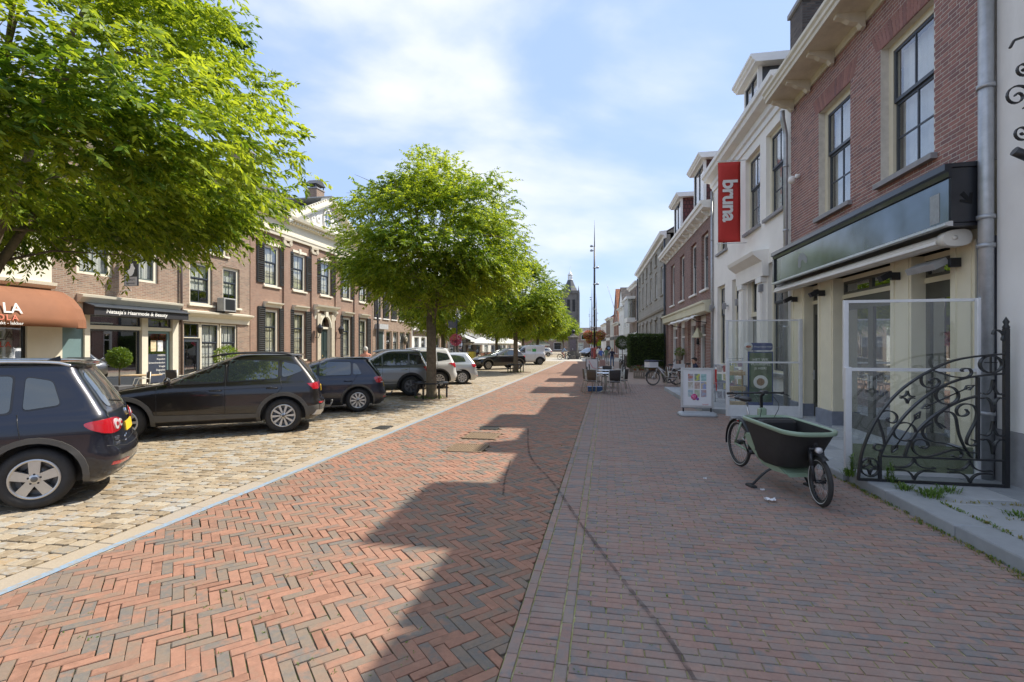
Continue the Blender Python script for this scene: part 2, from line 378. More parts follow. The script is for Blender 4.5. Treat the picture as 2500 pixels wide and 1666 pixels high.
# ================================================================== GROUND
rng = random.Random(7)
def XB(y): return -4.17-.0098*(y-2.7)          # right edge of the blue line
def XK(y): return 3.05-.03*(y-7)               # kerb of the raised stoops
GROUND = plain('dry_earth', (.16, .14, .12), .9, var=.2, scale=.5)
MB().add([(-900, -900, -.09), (900, -900, -.09), (900, 900, -.09), (-900, 900, -.09)], [(0, 1, 2, 3)]).build('ground', GROUND, kind='structure')

def sand_mat(name, base, moss, mossy, lichen):
    m, nt, nd, lk, p = new_mat(name)
    g = nd.new('ShaderNodeNewGeometry')
    n = nd.new('ShaderNodeTexNoise'); n.inputs['Scale'].default_value = 2.2; n.inputs['Detail'].default_value = 8; n.inputs['Roughness'].default_value = .75; lk.new(g.outputs['Position'], n.inputs['Vector'])
    r = nd.new('ShaderNodeValToRGB'); r.color_ramp.elements[0].position = .5-mossy*.35; r.color_ramp.elements[1].position = .62-mossy*.2
    r.color_ramp.elements[0].color = (*base, 1); r.color_ramp.elements[1].color = (*moss, 1); lk.new(n.outputs['Fac'], r.inputs[0])
    n2 = nd.new('ShaderNodeTexNoise'); n2.inputs['Scale'].default_value = 16; n2.inputs['Detail'].default_value = 3; lk.new(g.outputs['Position'], n2.inputs['Vector'])
    r2 = nd.new('ShaderNodeValToRGB'); r2.color_ramp.elements[0].position = .52; r2.color_ramp.elements[1].position = .6; lk.new(n2.outputs['Fac'], r2.inputs[0])
    mx = nd.new('ShaderNodeMix'); mx.data_type = 'RGBA'; lk.new(r2.outputs[0], mx.inputs['Factor']); lk.new(r.outputs[0], mx.inputs['A']); mx.inputs['B'].default_value = (*lichen, 1)
    lk.new(mx.outputs['Result'], p.inputs['Base Color']); p.inputs['Roughness'].default_value = .95
    return m
BED_L = sand_mat('joint_sand_dark', (.055, .045, .038), (.10, .12, .035), .25, (.13, .10, .07))
BED_R = sand_mat('joint_sand_mossy', (.09, .08, .065), (.34, .33, .13), .62, (.44, .41, .22))
BED_S = sand_mat('sett_joint_grit', (.14, .11, .07), (.15, .13, .06), .15, (.22, .175, .115))
RED = [(.245, .125, .080), (.315, .162, .105), (.355, .182, .118), (.30, .153, .10), (.275, .162, .108), (.23, .165, .118), (.21, .162, .12), (.16, .145, .125), (.265, .158, .108), (.33, .168, .11)]
PURP = [(.20, .18, .17), (.295, .185, .15), (.33, .205, .162), (.25, .205, .182), (.305, .198, .16), (.27, .20, .168), (.20, .19, .185), (.345, .22, .172), (.285, .205, .17), (.26, .21, .182)]
M_HERR = pieces_mat('clinker_paving_red', RED, .82, .25, 45., mottle=(13., .55), wear=(1.1, (.23, .175, .13), .50, .74, .55))
M_RUN = pieces_mat('clinker_paving_mauve', PURP, .8, .22, 45., mottle=(11., .5), wear=(2.1, (.34, .295, .255), .50, .72, .55))
M_SETT = pieces_mat('granite_sett', [(.23, .175, .11), (.35, .275, .18), (.42, .34, .235), (.28, .25, .20), (.40, .285, .16), (.36, .35, .315), (.46, .385, .275), (.30, .225, .14), (.40, .385, .345)], .72, .3, 70., mottle=(20., .35), bump=.6, bscale=90)
def far_paving(name, c1, c2, scale):
    return plain(name, tuple((a+b)/2 for a, b in zip(c1, c2)), .85, var=.22, scale=scale, bump=.6, bscale=18)

def paving(name, region_pieces, bed_poly, bed_mat, mat, pname, nkeep=300, label=None, bz=-.016):
    """base sheet (the setting) > the largest pieces one by one, the rest joined"""
    base = MB().add([(x, y, bz) for x, y in bed_poly], [tuple(range(len(bed_poly)))]).build(name, bed_mat, kind='structure', label=label)
    # pieces inside the view, nearest first, become objects of their own
    def inview(c):
        d = -c[0]*math.sin(YAW)+c[1]*math.cos(YAW); r = c[0]*math.cos(YAW)+c[1]*math.sin(YAW)
        return d > 2.45 and abs(r/d) < 1.06
    cand = []
    for i, (poly, zt, rnd, tilt) in enumerate(region_pieces):
        c = (sum(p[0] for p in poly)/len(poly), sum(p[1] for p in poly)/len(poly))
        cand.append((0 if inview(c) else 1, math.hypot(*c), i, c))
    cand.sort(); keep = {t[2] for t in cand[:nkeep]}
    rest = MB()
    for i, (poly, zt, rnd, tilt) in enumerate(region_pieces):
        if i in keep:
            c = [sum(p[k] for p in poly)/len(poly) for k in (0, 1)]
            me = MB().piece([(p[0]-c[0], p[1]-c[1]) for p in poly], 0, .05, .0045, tilt=tilt).mesh(pname, mat)
            o = link(pname, me, base); o.location = (c[0], c[1], zt)
        else: rest.piece(poly, zt, .03, .0045, rnd=rnd+1e-4, tilt=tilt)
    rest.build(pname+'s_far', mat, base, kind='stuff', fix=False)
    return base
def jit(poly, a): return [(x+rng.uniform(-a, a), y+rng.uniform(-a, a)) for x, y in poly]
def shrink(poly, g):
    n = len(poly); cx = sum(p[0] for p in poly)/n; cy = sum(p[1] for p in poly)/n; o = []
    for x, y in poly:
        dx, dy = x-cx, y-cy; o.append((x-math.copysign(min(g, abs(dx)*.5), dx), y-math.copysign(min(g, abs(dy)*.5), dy)))
    return o
def wob(x, y): return .004*math.sin(x*1.7+y*.6)+.004*math.sin(y*1.1-x*.5+1)
# --- herringbone laid at 45 degrees
DRAINS = [(-2.68, -2.01, 7.78, 8.46), (-2.72, -2.05, 8.93, 9.60), (-2.66, -2.24, 9.96, 10.40)]
Wb, k = .0705, 3
Y0, Y1 = .6, 23.0
c45 = math.sqrt(.5); pcs = []
rngN = int((Y1+9)/Wb)
def herr():
    for i in range(-340, 340):
        for j in range(-70, 70):
            for o in (0, 1):
                gx, gy = i+2*k*j, i+o
                if o == 0: q = [(gx, gy), (gx+k, gy), (gx+k, gy+1), (gx, gy+1)]
                else: q = [(gx, gy), (gx+1, gy), (gx+1, gy+k), (gx, gy+k)]
                mx = (q[0][0]+q[2][0])/2*Wb; my = (q[0][1]+q[2][1])/2*Wb
                wx, wy = (mx+my)*c45, (my-mx)*c45+12
                if not (-4.6 < wx < -.4 and Y0-.2 < wy < Y1+.2): continue
                g = rng.choice((.001, .0013, .0018, .0022, .0022, .0055))/Wb
                q = [(q[0][0]+g, q[0][1]+g), (q[1][0]-g, q[1][1]+g), (q[2][0]-g, q[2][1]-g), (q[3][0]+g, q[3][1]-g)]
                yield [((x*Wb+y*Wb)*c45, (y*Wb-x*Wb)*c45+12) for x, y in q][::-1]
for q in herr():
    q = clip(q, 1, 0, -.572)
    if len(q) > 2: q = clip(q, -1, -.0098, 4.17-.0098*2.7-.004)
    if len(q) < 3 or area(q) < .0008: continue
    c = (sum(p[0] for p in q)/len(q), sum(p[1] for p in q)/len(q))
    if any(a < c[0] < b and d < c[1] < e for a, b, d, e in DRAINS): continue
    s = rng.choice((-1, 1))*rng.random()**2*.012
    pcs.append((jit(q, .0022), wob(*c)+rng.uniform(-.0025, .0025), rng.random(), (s, rng.uniform(-.012, .012))))
paving('brick_street', pcs, [(XB(Y0), Y0), (-.568, Y0), (-.568, Y1), (XB(Y1), Y1)], BED_L, M_HERR, 'paving_brick')
# --- gutter band of long and cross bricks, then stretcher rows
pcs = []
def addb(x0, x1, y0, y1, g=.003):
    gg = g+rng.uniform(0, .002)
    q = [(x0+gg, y0+gg), (x1-gg, y0+gg), (x1-gg, y1-gg), (x0+gg, y1-gg)]
    c = ((x0+x1)/2, (y0+y1)/2)
    pcs.append((jit(q, .0022), wob(*c)*.2+rng.uniform(-.0015, .0025), rng.random(), (rng.uniform(-.01, .01), rng.uniform(-.014, .014))))
y = Y0
for xa in (-.566, -.281):
    y = Y0+rng.random()*.1
    while y < Y1: addb(xa, xa+.071, y, y+.209); y += .209
y = Y0
while y < Y1: addb(-.494, -.283, y, y+.0705); y += .0705
r = 0; y = Y0
while y < Y1:
    x = -.208-(.1045 if r % 2 else 0)+rng.uniform(-.012, .012); r += 1
    xe = (4.62-.03*(y-7)) if (12.4 < y < 13.4 or y > 20.3) else XK(y)
    while x < xe:
        x0, x1 = max(x, -.208), min(x+.209, xe)
        if x1-x0 > .04: addb(x0, x1, y, y+.0705)
        x += .209
    y += .0705
paving('brick_footway', pcs, [(-.568, Y0), (4.75, Y0), (4.3, Y1), (-.568, Y1)], BED_R, M_RUN, 'paving_brick', bz=-.0085)
# --- granite setts of the parking strip: rows across the street, pieces uneven
pcs = []; y = 1.2
while y < 24:
    h = rng.uniform(.12, .145); x = XB(y)-.305; ph = rng.random()
    lim = -13.15
    while x > lim:
        w = rng.uniform(.12, .19); sag = .05*math.sin((x+4)*.5)
        q = [(x-w+.003, y+.003+sag), (x-.003, y+.003+sag), (x-.003, y+h-.003+sag), (x-w+.003, y+h-.003+sag)]
        q = [tuple(p) for p in rnd(jit(q, .006), .022, 1)]
        pcs.append((q, rng.uniform(-.006, .004)+wob(x, y), rng.random(), (rng.uniform(-.03, .03), rng.uniform(-.03, .03)))); x -= w
    y += h
paving('sett_parking', pcs, [(-13.2, .9), (XB(1)-.29, .9), (XB(24)-.29, 24.2), (-13.2, 24.2)], BED_S, M_SETT, 'granite_sett')
# --- stone edging with the blue parking line painted on it
EDGE = pieces_mat('edging_stone', [(.34, .28, .20), (.40, .33, .24), (.37, .315, .25), (.42, .345, .25)], .75, .25, 50., mottle=(9., .4), bump=.4)
eb = MB().add([(XB(.6)-.30, .6, -.014), (XB(.6), .6, -.014), (XB(56), 56, -.014), (XB(56)-.30, 56, -.014)], [(0, 1, 2, 3)]).build('edging_band', BED_S, kind='structure')
y = .6
while y < 56:
    l = .5 if y < 30 else 2.0
    q = [(XB(y)-.285, y+.003), (XB(y)-.004, y+.003), (XB(y+l)-.004, y+l-.003), (XB(y+l)-.285, y+l-.003)]
    c = [sum(p[i] for p in q)/4 for i in (0, 1)]
    o = link('edging_stone', MB().piece([(p[0]-c[0], p[1]-c[1]) for p in q], 0, .05, .006).mesh('edging_stone', EDGE), eb); o.location = (c[0], c[1], rng.uniform(-.002, .002)); y += l
def bluepaint():
    m, nt, nd, lk, p = new_mat('blue_line_paint'); g = nd.new('ShaderNodeNewGeometry')
    n = nd.new('ShaderNodeTexNoise'); n.inputs['Scale'].default_value = 22; n.inputs['Detail'].default_value = 7; lk.new(g.outputs['Position'], n.inputs['Vector'])
    r = nd.new('ShaderNodeValToRGB'); r.color_ramp.elements[0].position = .38; r.color_ramp.elements[1].position = .56; r.color_ramp.elements[0].color = (.30, .29, .27, 1); r.color_ramp.elements[1].color = (.25, .345, .44, 1)
    lk.new(n.outputs['Fac'], r.inputs[0]); lk.new(r.outputs[0], p.inputs['Base Color']); p.inputs['Roughness'].default_value = .7; return m
ln = MB(); y = .6
while y < 56:
    def e(xo, yy): return (XB(yy)+xo+.006*math.sin(yy*5)+.004*math.sin(yy*13), yy, .0055)
    ln.add([e(-.085, y), e(-.006, y), e(-.006, y+.4), e(-.085, y+.4)], [(0, 1, 2, 3)]); y += .4
ln.build('blue_parking_line', bluepaint(), kind='structure')
# --- beyond the near ground: the same pavings, pieces too small to tell apart
def sheet(name, pts, mat, z=-.012): return MB().add([(x, y, z) for x, y in pts], [tuple(range(len(pts)))]).build(name, mat, kind='structure')
M_FH = pieces_mat('clinker_far', RED, .85, .3, 14., bump=0); M_FH2 = brickwall('clinker_far_red', [(.24, .11, .075), (.36, .165, .11), (.40, .20, .14), (.22, .14, .11)], (.15, .11, .08), .2, .07, .006)
def flatbrick(name, cols, mortar, bw, bh, ms):
    m = brickwall(name, cols, mortar, bw, bh, ms)
    # ground sheets use x and y of the ground
    nd, lk = m.node_tree.nodes, m.node_tree.links
    for n in nd:
        if n.type == 'COMBXYZ':
            sep = [q for q in nd if q.type == 'SEPXYZ'][0]
            lk.new(sep.outputs[0], n.inputs[0]); lk.new(sep.outputs[1], n.inputs[1])
    return m
FAR_RED = flatbrick('far_clinker_red', [(.22, .125, .085), (.30, .16, .105), (.33, .18, .12), (.21, .15, .11)], (.15, .11, .08), .209, .0705, .006)
FAR_MAUVE = flatbrick('far_clinker_mauve', [(.25, .22, .205), (.35, .235, .19), (.38, .25, .205), (.28, .24, .215)], (.30, .27, .18), .209, .0705, .006)
FAR_SETT = flatbrick('far_setts', [(.28, .22, .145), (.38, .305, .21), (.42, .35, .25), (.34, .30, .23)], (.20, .16, .105), .16, .11, .012)
sheet('street_beyond', [(XB(Y1)-.02, Y1), (-.568, Y1), (-.568, 57), (XB(57)-.02, 57)], FAR_RED)
sheet('footway_beyond', [(-.568, Y1), (4.3, Y1), (2.9, 57), (-.568, 57)], FAR_MAUVE, -.013)
sheet('parking_beyond', [(-13.3, 24), (XB(24)-.28, 24), (XB(57)-.28, 57), (-13.3, 57)], FAR_SETT)
sheet('parking_edge', [(-18, -2), (-13.1, -2), (-13.1, 57), (-18, 57)], FAR_SETT, -.02)
sheet('parking_near', [(-13.2, -4), (XB(0)-.28, -4), (XB(0)-.28, .95), (-13.2, 1.25)], FAR_SETT, -.02)
sheet('street_near', [(XB(0)-.28, -4), (-.568, -4), (-.568, .62), (XB(0)-.28, .62)], FAR_RED, -.014)
sheet('footway_near', [(-.568, -4), (3.9, -4), (3.9, .62), (-.568, .62)], FAR_MAUVE, -.014)
PALE = plain('pale_concrete_flags', (.44, .41, .36), .8, var=.12, scale=1.2, bump=.2)
sheet('cross_street', [(-40, 57), (6, 57), (6, 74), (-40, 74)], PALE, -.010)
sheet('street_end', [(-40, 74), (8, 74), (8, 170), (-60, 170)], FAR_SETT, -.014)

# --- raised bluestone stoops in front of the right-hand buildings
def stoop(name, y0, y1, x0, zt, slabs, mat, parentmat=BED_R):
    """y0..y1 along the wall, kerb stones on the street edge, slabs behind"""
    base = MB(); 
    xa = lambda yy: x0-.03*(yy-7)
    parentmat = BED_L; base.prism([(xa(y0)+.05, y0+.01), (4.7-.03*(y0-7), y0+.01), (4.7-.03*(y1-7), y1-.01), (xa(y1)+.05, y1-.01)], -.02, zt-.02, 'z')
    b = base.build(name, parentmat, kind='structure')
    def slab(nm, q, z, bev):
        c = [sum(p[i] for p in q)/len(q) for i in (0, 1)]
        o = link(nm, MB().piece([(p[0]-c[0], p[1]-c[1]) for p in q], 0, .14, bev, tilt=(rng.uniform(-.006, .006), rng.uniform(-.006, .006))).mesh(nm, mat), b); o.location = (c[0], c[1], z+rng.uniform(-.003, .003))
    y = y0
    while y < y1-.05:
        l = min(rng.uniform(.85, 1.25), y1-y)
        slab('kerb_stone', jit([(xa(y), y+.004), (xa(y)+.30, y+.004), (xa(y+l)+.30, y+l-.004), (xa(y+l), y+l-.004)], .003), zt, .018); y += l
    x = .305
    for wd in slabs:
        y = y0-rng.uniform(0, .4)
        while y < y1-.05:
            l = rng.uniform(.55, .95); ya, yb = max(y, y0), min(y+l, y1)
            if yb-ya > .1:
                slab('stone_slab', jit([(xa(ya)+x, ya+.005), (xa(ya)+x+wd-.014, ya+.007), (xa(yb)+x+wd-.014, yb-.007), (xa(yb)+x, yb-.005)], .004), zt-.004, .008)
            y += l
        x += wd
    return b
stoop('bluestone_stoop', -1.0, 7.02, 3.05, .125, (.46, .44, .42), BLUESTONE)
stoop('shop_stoop', 7.05, 12.35, 3.0, .10, (.45, .45, .45), BLUESTONE)
stoop('white_house_stoop', 13.45, 20.25, 2.62, .13, (.5, .5, .5, .38), BLUESTONE)

# --- drain gratings, trench streak, paper and weeds
RUST = plain('rusty_iron', (.27, .19, .12), .7, .3, var=.35, scale=25, bump=.3)
IRON = plain('cast_iron', (.065, .065, .06), .6, .4, var=.3, scale=20)
def grating(label, x0, x1, y0, y1, mat, n):
    t = thing('drain_grating', label, 'drain', ((x0+x1)/2, (y0+y1)/2, 0)); w, h = (x1-x0)/2, (y1-y0)/2
    f = MB(); f.box(-w, w, -h, -h+.025, -.03, .012).box(-w, w, h-.025, h, -.03, .012).box(-w, -w+.025, -h+.025, h-.025, -.03, .012).box(w-.025, w, -h+.025, h-.025, -.03, .012); f.build('frame', mat, t)
    MB().box(-w+.02, w-.02, -h+.02, h-.02, -.03, -.008).build('pit', DARK, t)
    for i in range(n):
        x = -w+.025+(i+.5)*(2*w-.05)/n; s = (2*w-.05)/n*.3
        MB().box(x-s, x+s, -h+.025, h-.025, -.02, .010).build('bar', mat, t)
grating('rusty brown slotted drain grating in the herringbone bricks', -2.66, -2.03, 7.8, 8.44, RUST, 14)
grating('smaller rusty slotted drain grating behind the first one', -2.70, -2.07, 8.95, 9.58, RUST, 12)
grating('dark iron gully cover beyond the two rusty gratings', -2.64, -2.26, 9.98, 10.38, IRON, 9)
grating('small dark drain beside the blue parking line', -4.86, -4.56, 9.6, 10.0, IRON, 6)
STREAK = None
def streakmat():
    m, nt, nd, lk, p = new_mat('tar_streak'); o = nd['Material Output']; g = nd.new('ShaderNodeNewGeometry')
    n = nd.new('ShaderNodeTexNoise'); n.inputs['Scale'].default_value = 14; n.inputs['Detail'].default_value = 6; lk.new(g.outputs['Position'], n.inputs['Vector'])
    r = nd.new('ShaderNodeValToRGB'); r.color_ramp.elements[0].position = .36; r.color_ramp.elements[1].position = .56; r.color_ramp.elements[0].color = (.06, .06, .06, 1); r.color_ramp.elements[1].color = (.5, .5, .5, 1); lk.new(n.outputs['Fac'], r.inputs[0])
    t = nd.new('ShaderNodeBsdfTransparent'); p.inputs['Base Color'].default_value = (.05, .036, .032, 1); p.inputs['Roughness'].default_value = .85
    mx = nd.new('ShaderNodeMixShader'); lk.new(r.outputs[0], mx.inputs[0]); lk.new(t.outputs[0], mx.inputs[1]); lk.new(p.outputs[0], mx.inputs[2]); lk.new(mx.outputs[0], o.inputs[0]); return m
def streak(pts, w, label):
    s = MB(); v = []
    p = chaikin(pts, 3, False)
    for i, (x, y) in enumerate(p):
        a, b = p[max(i-1, 0)], p[min(i+1, len(p)-1)]; dx, dy = b[0]-a[0], b[1]-a[1]; l = math.hypot(dx, dy); nx, ny = -dy/l*w/2, dx/l*w/2
        k = .7+.5*rng.random(); v += [(x+nx*k, y+ny*k, .014), (x-nx*k, y-ny*k, .014)]
    n = len(p); s.add(v, [(2*i, 2*i+1, 2*i+3, 2*i+2) for i in range(n-1)])
    return s.build('tar_streak', STREAK, label=label, cat='stain')
STREAK = streakmat()

streak([(-1.63, 10.2), (-1.32, 8.24), (-1.11, 7.33), (-.69, 6.32), (-.36, 5.2), (-.23, 4.78), (-.05, 4.24), (.1, 3.78), (.26, 3.33), (.36, 3.07), (.47, 2.6)], .032, 'long dark streak curving across the brick footway')
streak([(-1.44, 7.35), (-1.31, 6.26), (-1.19, 5.61)], .025, 'short dark scratch on the herringbone bricks in the shade')
PAPER = plain('white_tissue', (.82, .82, .84), .8, var=.05, bump=.6, bscale=60)
def paper(label, x, y, s):
    t = MB(); n = 9
    v = [((i/(n-1)-.5)*s*2+rng.uniform(-.006, .006), (j/(n-1)-.5)*s+rng.uniform(-.006, .006)+.3*s*math.sin(i), .012+abs(rng.gauss(0, .011))+.012*math.sin(i*1.7+j)**2) for j in range(n) for i in range(n)]
    t.add(v, [(j*n+i, j*n+i+1, j*n+n+i+1, j*n+n+i) for j in range(n-1) for i in range(n-1)], smooth=False)
    o = t.build('crumpled_tissue', PAPER, label=label, cat='litter'); o.location = (x, y, .002); return o
paper('crumpled white tissue lying on the bricks before the cargo bike', 1.8, 5.97, .06)
paper('tiny scrap of white paper beside the cargo bike stand', 1.83, 6.36, .022)
paper('small white scrap on the bricks near the bike stand foot', 1.25, 6.75, .016)
WEED = leafmat('weed_green', (.07, .15, .03), (.16, .26, .06), .35, .5)
STRAW = leafmat('dry_grass', (.30, .24, .10), (.22, .26, .08), .3, .7)
def blades(s, c, n, h, spread, w=.007, lean=1.):
    for _ in range(n):
        a = rng.uniform(0, 6.283); q = rng.random()*spread; b = Vector((c[0]+q*math.cos(a)*.5, c[1]+q*math.sin(a)*.5, c[2])); hh = h*rng.uniform(.45, 1)
        d = Vector((math.cos(a), math.sin(a), 0))*lean*rng.uniform(.3, 1); pr = Vector((-math.sin(a), math.cos(a), 0))*w*rng.uniform(.6, 1.3)
        p1 = b+d*hh*.45+Vector((0, 0, hh*.75)); p2 = b+d*hh*1.15+Vector((0, 0, hh*rng.uniform(.45, 1)))
        s.add([b-pr*.6, b+pr*.6, p1+pr, p1-pr, p2], [(0, 1, 2, 3), (3, 2, 4)], rng.random())
    return s
def weed(label, x, y, z, n, h, sp, stem=False, mat=None):
    o = MB()
    blades(o, (0, 0, 0), n, h, sp)
    if stem:
        for k_ in range(4):
            px, py = rng.uniform(-.05, .05), rng.uniform(-.04, .04); hh = h*rng.uniform(1.5, 2.6)
            o.tube([(px, py, 0), (px+.01, py, hh*.6), (px+rng.uniform(-.03, .03), py, hh)], .002, 4)
            for i in range(16):
                zz_ = hh*(.25+.75*i/16); blades(o, (px, py, zz_), 2, .05, .005, .004, 1.3)
    o.build('weed_plant', mat or WEED, label=label, cat='weed', group='weeds in the bluestone stoop', fix=False).location = (x, y, z)
for i, (lab, x, y, n, h, sp, st) in enumerate([
    ('bushy green weed growing from the slab joint before the gate', 3.42, 6.05, 90, .13, .22, False), ('low green weed beside the bushy one before the gate', 3.30, 6.30, 60, .10, .16, False),
    ('tall feathery weed growing through the foot of the gate', 3.32, 6.60, 30, .10, .08, True), ('leafy weed at the foot of the white glass screen post', 2.98, 6.85, 60, .12, .14, True),
    ('spreading weed tuft in the slab joint under the gate scrolls', 3.75, 6.32, 60, .08, .25, False), ('tall weed against the white wall beside the gate post', 4.45, 5.35, 80, .2, .2, True),
    ('small weed in the joint between the outer slabs', 3.86, 5.55, 50, .05, .2, False)]):
    weed(lab, x, y, .12, n, h, sp, st)
g = MB(); gd = MB()
for i in range(420):           # grass and litter along the kerb foot and in the slab joints
    yy = rng.uniform(3.2, 7.4); blades(g if rng.random() < .45 else gd, (XK(yy)-rng.random()**2*.09, yy, .0), rng.randint(2, 4), .035, .03, .004)
for i in range(160):
    yy = rng.uniform(3.6, 6.8); blades(g if rng.random() < .6 else gd, (3.36-.03*(yy-7)+rng.uniform(-.012, .012), yy, .118), 3, .045, .03, .004)
for i in range(90):
    xx = rng.uniform(3.4, 4.5); blades(gd, (xx, rng.choice((4.6, 5.4, 5.9))+rng.uniform(-.02, .02), .118), 3, .04, .03, .004)
for i in range(1500):          # dry moss in the rows of the footway
    yy = Y0+.0705*rng.randint(26, 200); xx = rng.uniform(-.2, 3.0); blades(gd if rng.random() < .6 else g, (xx, yy, -.008), 2, .013, .03, .0045, 2.2)
for i in range(420):           # moss tufts in the brick joints
    xx, yy = rng.uniform(-3.9, 2.9), 2.4+rng.random()**1.5*7; blades(g, (xx, yy, -.012), rng.randint(2, 5), .016+.012*rng.random(), .02, .0035)
g.build('joint_grass', WEED, kind='stuff', label='green grass and moss in the paving joints', fix=False)
gd.build('dry_grass', STRAW, kind='stuff', label='dry yellow grass and litter along the kerb', fix=False)
# ================================================================== BUILDINGS: shared parts
TH = R_(1.71); RU = Vector((-math.sin(TH), math.cos(TH), 0)); RN = Vector((-RU.y, RU.x, 0)); RP = Vector((4.65, 7.0, 0))
def RW(u, n=0., z=0.): return RP+RU*u+RN*n+Vector((0, 0, z))     # right-hand facade line -> world
def wall(parent, name, mat, x0, x1, z0, z1, holes=(), t=.3, y=0., reveal=None):
    """wall sheet facing +y with rectangular openings and their reveals"""
    xs = sorted({x0, x1, *[h[0] for h in holes], *[h[1] for h in holes]}); zs = sorted({z0, z1, *[h[2] for h in holes], *[h[3] for h in holes]})
    m = MB()
    for i in range(len(xs)-1):
        for j in range(len(zs)-1):
            cx, cz = (xs[i]+xs[i+1])/2, (zs[j]+zs[j+1])/2
            if any(h[0] < cx < h[1] and h[2] < cz < h[3] for h in holes): continue
            m.add([(xs[i], y, zs[j]), (xs[i], y, zs[j+1]), (xs[i+1], y, zs[j+1]), (xs[i+1], y, zs[j])], [(0, 1, 2, 3)])
    for a, b, c, d in holes:
        m.add([(a, y, c), (b, y, c), (b, y, d), (a, y, d), (a, y-t, c), (b, y-t, c), (b, y-t, d), (a, y-t, d)], [(0, 1, 5, 4), (1, 2, 6, 5), (2, 3, 7, 6), (3, 0, 4, 7)])
    m.add([(x0, y, z0), (x0, y, z1), (x0, y-t, z1), (x0, y-t, z0)], [(0, 1, 2, 3)]); m.add([(x1, y, z0), (x1, y, z1), (x1, y-t, z1), (x1, y-t, z0)], [(0, 1, 2, 3)]); m.add([(x0, y, z1), (x1, y, z1), (x1, y-t, z1), (x0, y-t, z1)], [(0, 1, 2, 3)])
    return m.build(name, mat, parent, fix=False)
def core(parent, x0, x1, z1, depth=8., y=-.55, mat=None):
    """solid box behind the facade, painted dark for the unlit rooms"""
    return MB().box(x0+.02, x1-.02, -depth, y, 0, z1).build('interior', mat or DARK, parent)
def gable(parent, x0, x1, ze, zr, depth, mat, ov=.25, name='roof', y0=.0, ends=None, tile=None):
    """saddle roof with its ridge along the street; optional brick end walls"""
    m = MB(); ym = -depth/2; t = .12; ov = 0.
    for s, ya in ((1, y0+ov), (-1, -depth-ov)):
        zl = ze-(zr-ze)*ov/(depth/2)
        m.add([(x0, ya, zl), (x1, ya, zl), (x1, ym, zr), (x0, ym, zr), (x0, ya, zl-t), (x1, ya, zl-t), (x1, ym, zr-t), (x0, ym, zr-t)], [(0, 1, 2, 3), (4, 5, 6, 7), (0, 1, 5, 4), (0, 3, 7, 4), (1, 2, 6, 5)])
    r = m.build(name, mat, parent)
    for x in (x0+.03, x1-.03): MB().prism([(y0-.02, ze-.1), (-depth, ze-.1), (ym, zr-t)], x-.02, x+.02, 'x').build('gable_end', ends or DARK, parent, fix=False)
    return r
def pane(parent, x0, x1, z0, z1, y, mat=PANE):
    return MB().box(x0, x1, y-.004, y+.004, z0, z1).build('pane', mat, parent)
def window(parent, x0, x1, z0, z1, casing=WHITE, sash=SASH, cw=.10, dep=.10, lights=((1, 2), (2, 2)), split=.42, sill=None, blind=None, simple=False, bl=(0., 1.), cy=None, glassm=PANE, out=0.):
    """casing set in the opening > sash bars > panes. lights: (rows, cols) of top and bottom sash"""
    y = -dep
    c = MB(); c.box(x0, x0+cw, y-.10, y, z0, z1).box(x1-cw, x1, y-.10, y, z0, z1).box(x0+cw, x1-cw, y-.10, y+.003, z1-cw, z1).box(x0+cw, x1-cw, y-.10, y+.002, z0, z0+cw*.6)
    wdw = c.build('window', casing, parent)
    a0, a1, b0, b1 = x0+cw, x1-cw, z0+cw*.6, z1-cw
    st, bt = .045, .026
    zm = b1-(b1-b0)*split if len(lights) == 2 else b0
    s = MB(); panes = []
    secs = [(zm, b1, lights[0], .035), (b0, zm, lights[1], .0)] if len(lights) == 2 else [(b0, b1, lights[0], 0.)]
    for za, zb, (rw, cl), pr in secs:
        yy = y-.05+pr
        s.box(a0, a0+st, yy-.04, yy, za, zb).box(a1-st, a1, yy-.04, yy, za, zb).box(a0+st, a1-st, yy-.04, yy+.002, za, za+st*1.25).box(a0+st, a1-st, yy-.04, yy+.002, zb-st, zb)
        ix0, ix1, iz0, iz1 = a0+st, a1-st, za+st*1.25, zb-st
        for k in range(1, cl): xx = ix0+(ix1-ix0)*k/cl; s.box(xx-bt/2, xx+bt/2, yy-.035, yy-.003, iz0, iz1)
        for k in range(1, rw): q = iz0+(iz1-iz0)*k/rw; s.box(ix0, ix1, yy-.034, yy-.005, q-bt/2, q+bt/2)
        if simple: panes.append((ix0, ix1, iz0, iz1, yy-.02))
        else:
            for i in range(cl):
                for j in range(rw):
                    panes.append((ix0+(ix1-ix0)*i/cl, ix0+(ix1-ix0)*(i+1)/cl, iz0+(iz1-iz0)*j/rw, iz0+(iz1-iz0)*(j+1)/rw, yy-.02))
    s.build('sash', sash, wdw)
    for p in panes: pane(wdw, *p, mat=glassm)
    if blind:
        h = b1-b0; m = MB(); n = 14; w = a1-a0
        for i in range(n):        # gently folded cloth
            xa, xb = a0+w*i/n, a0+w*(i+1)/n; ya, yb = y-.16-.018*(i % 2), y-.16-.018*((i+1) % 2)
            m.add([(xa, ya, b0+h*bl[0]), (xb, yb, b0+h*bl[0]), (xb, yb, b0+h*bl[1]), (xa, ya, b0+h*bl[1])], [(0, 1, 2, 3)])
        m.build('curtain', blind, wdw, fix=False)
    if sill: MB().bbox(x0-.08, x1+.08, -dep+.01, .09, z0-.09, z0-.004, .008).build('sill', sill, wdw)
    return wdw
def cornice(parent, x0, x1, prof, mat, name='cornice', ends=True):
    """moulding: profile (y outward, z) run along x"""
    return MB().prism(prof, x0, x1, 'x').build(name, mat, parent)
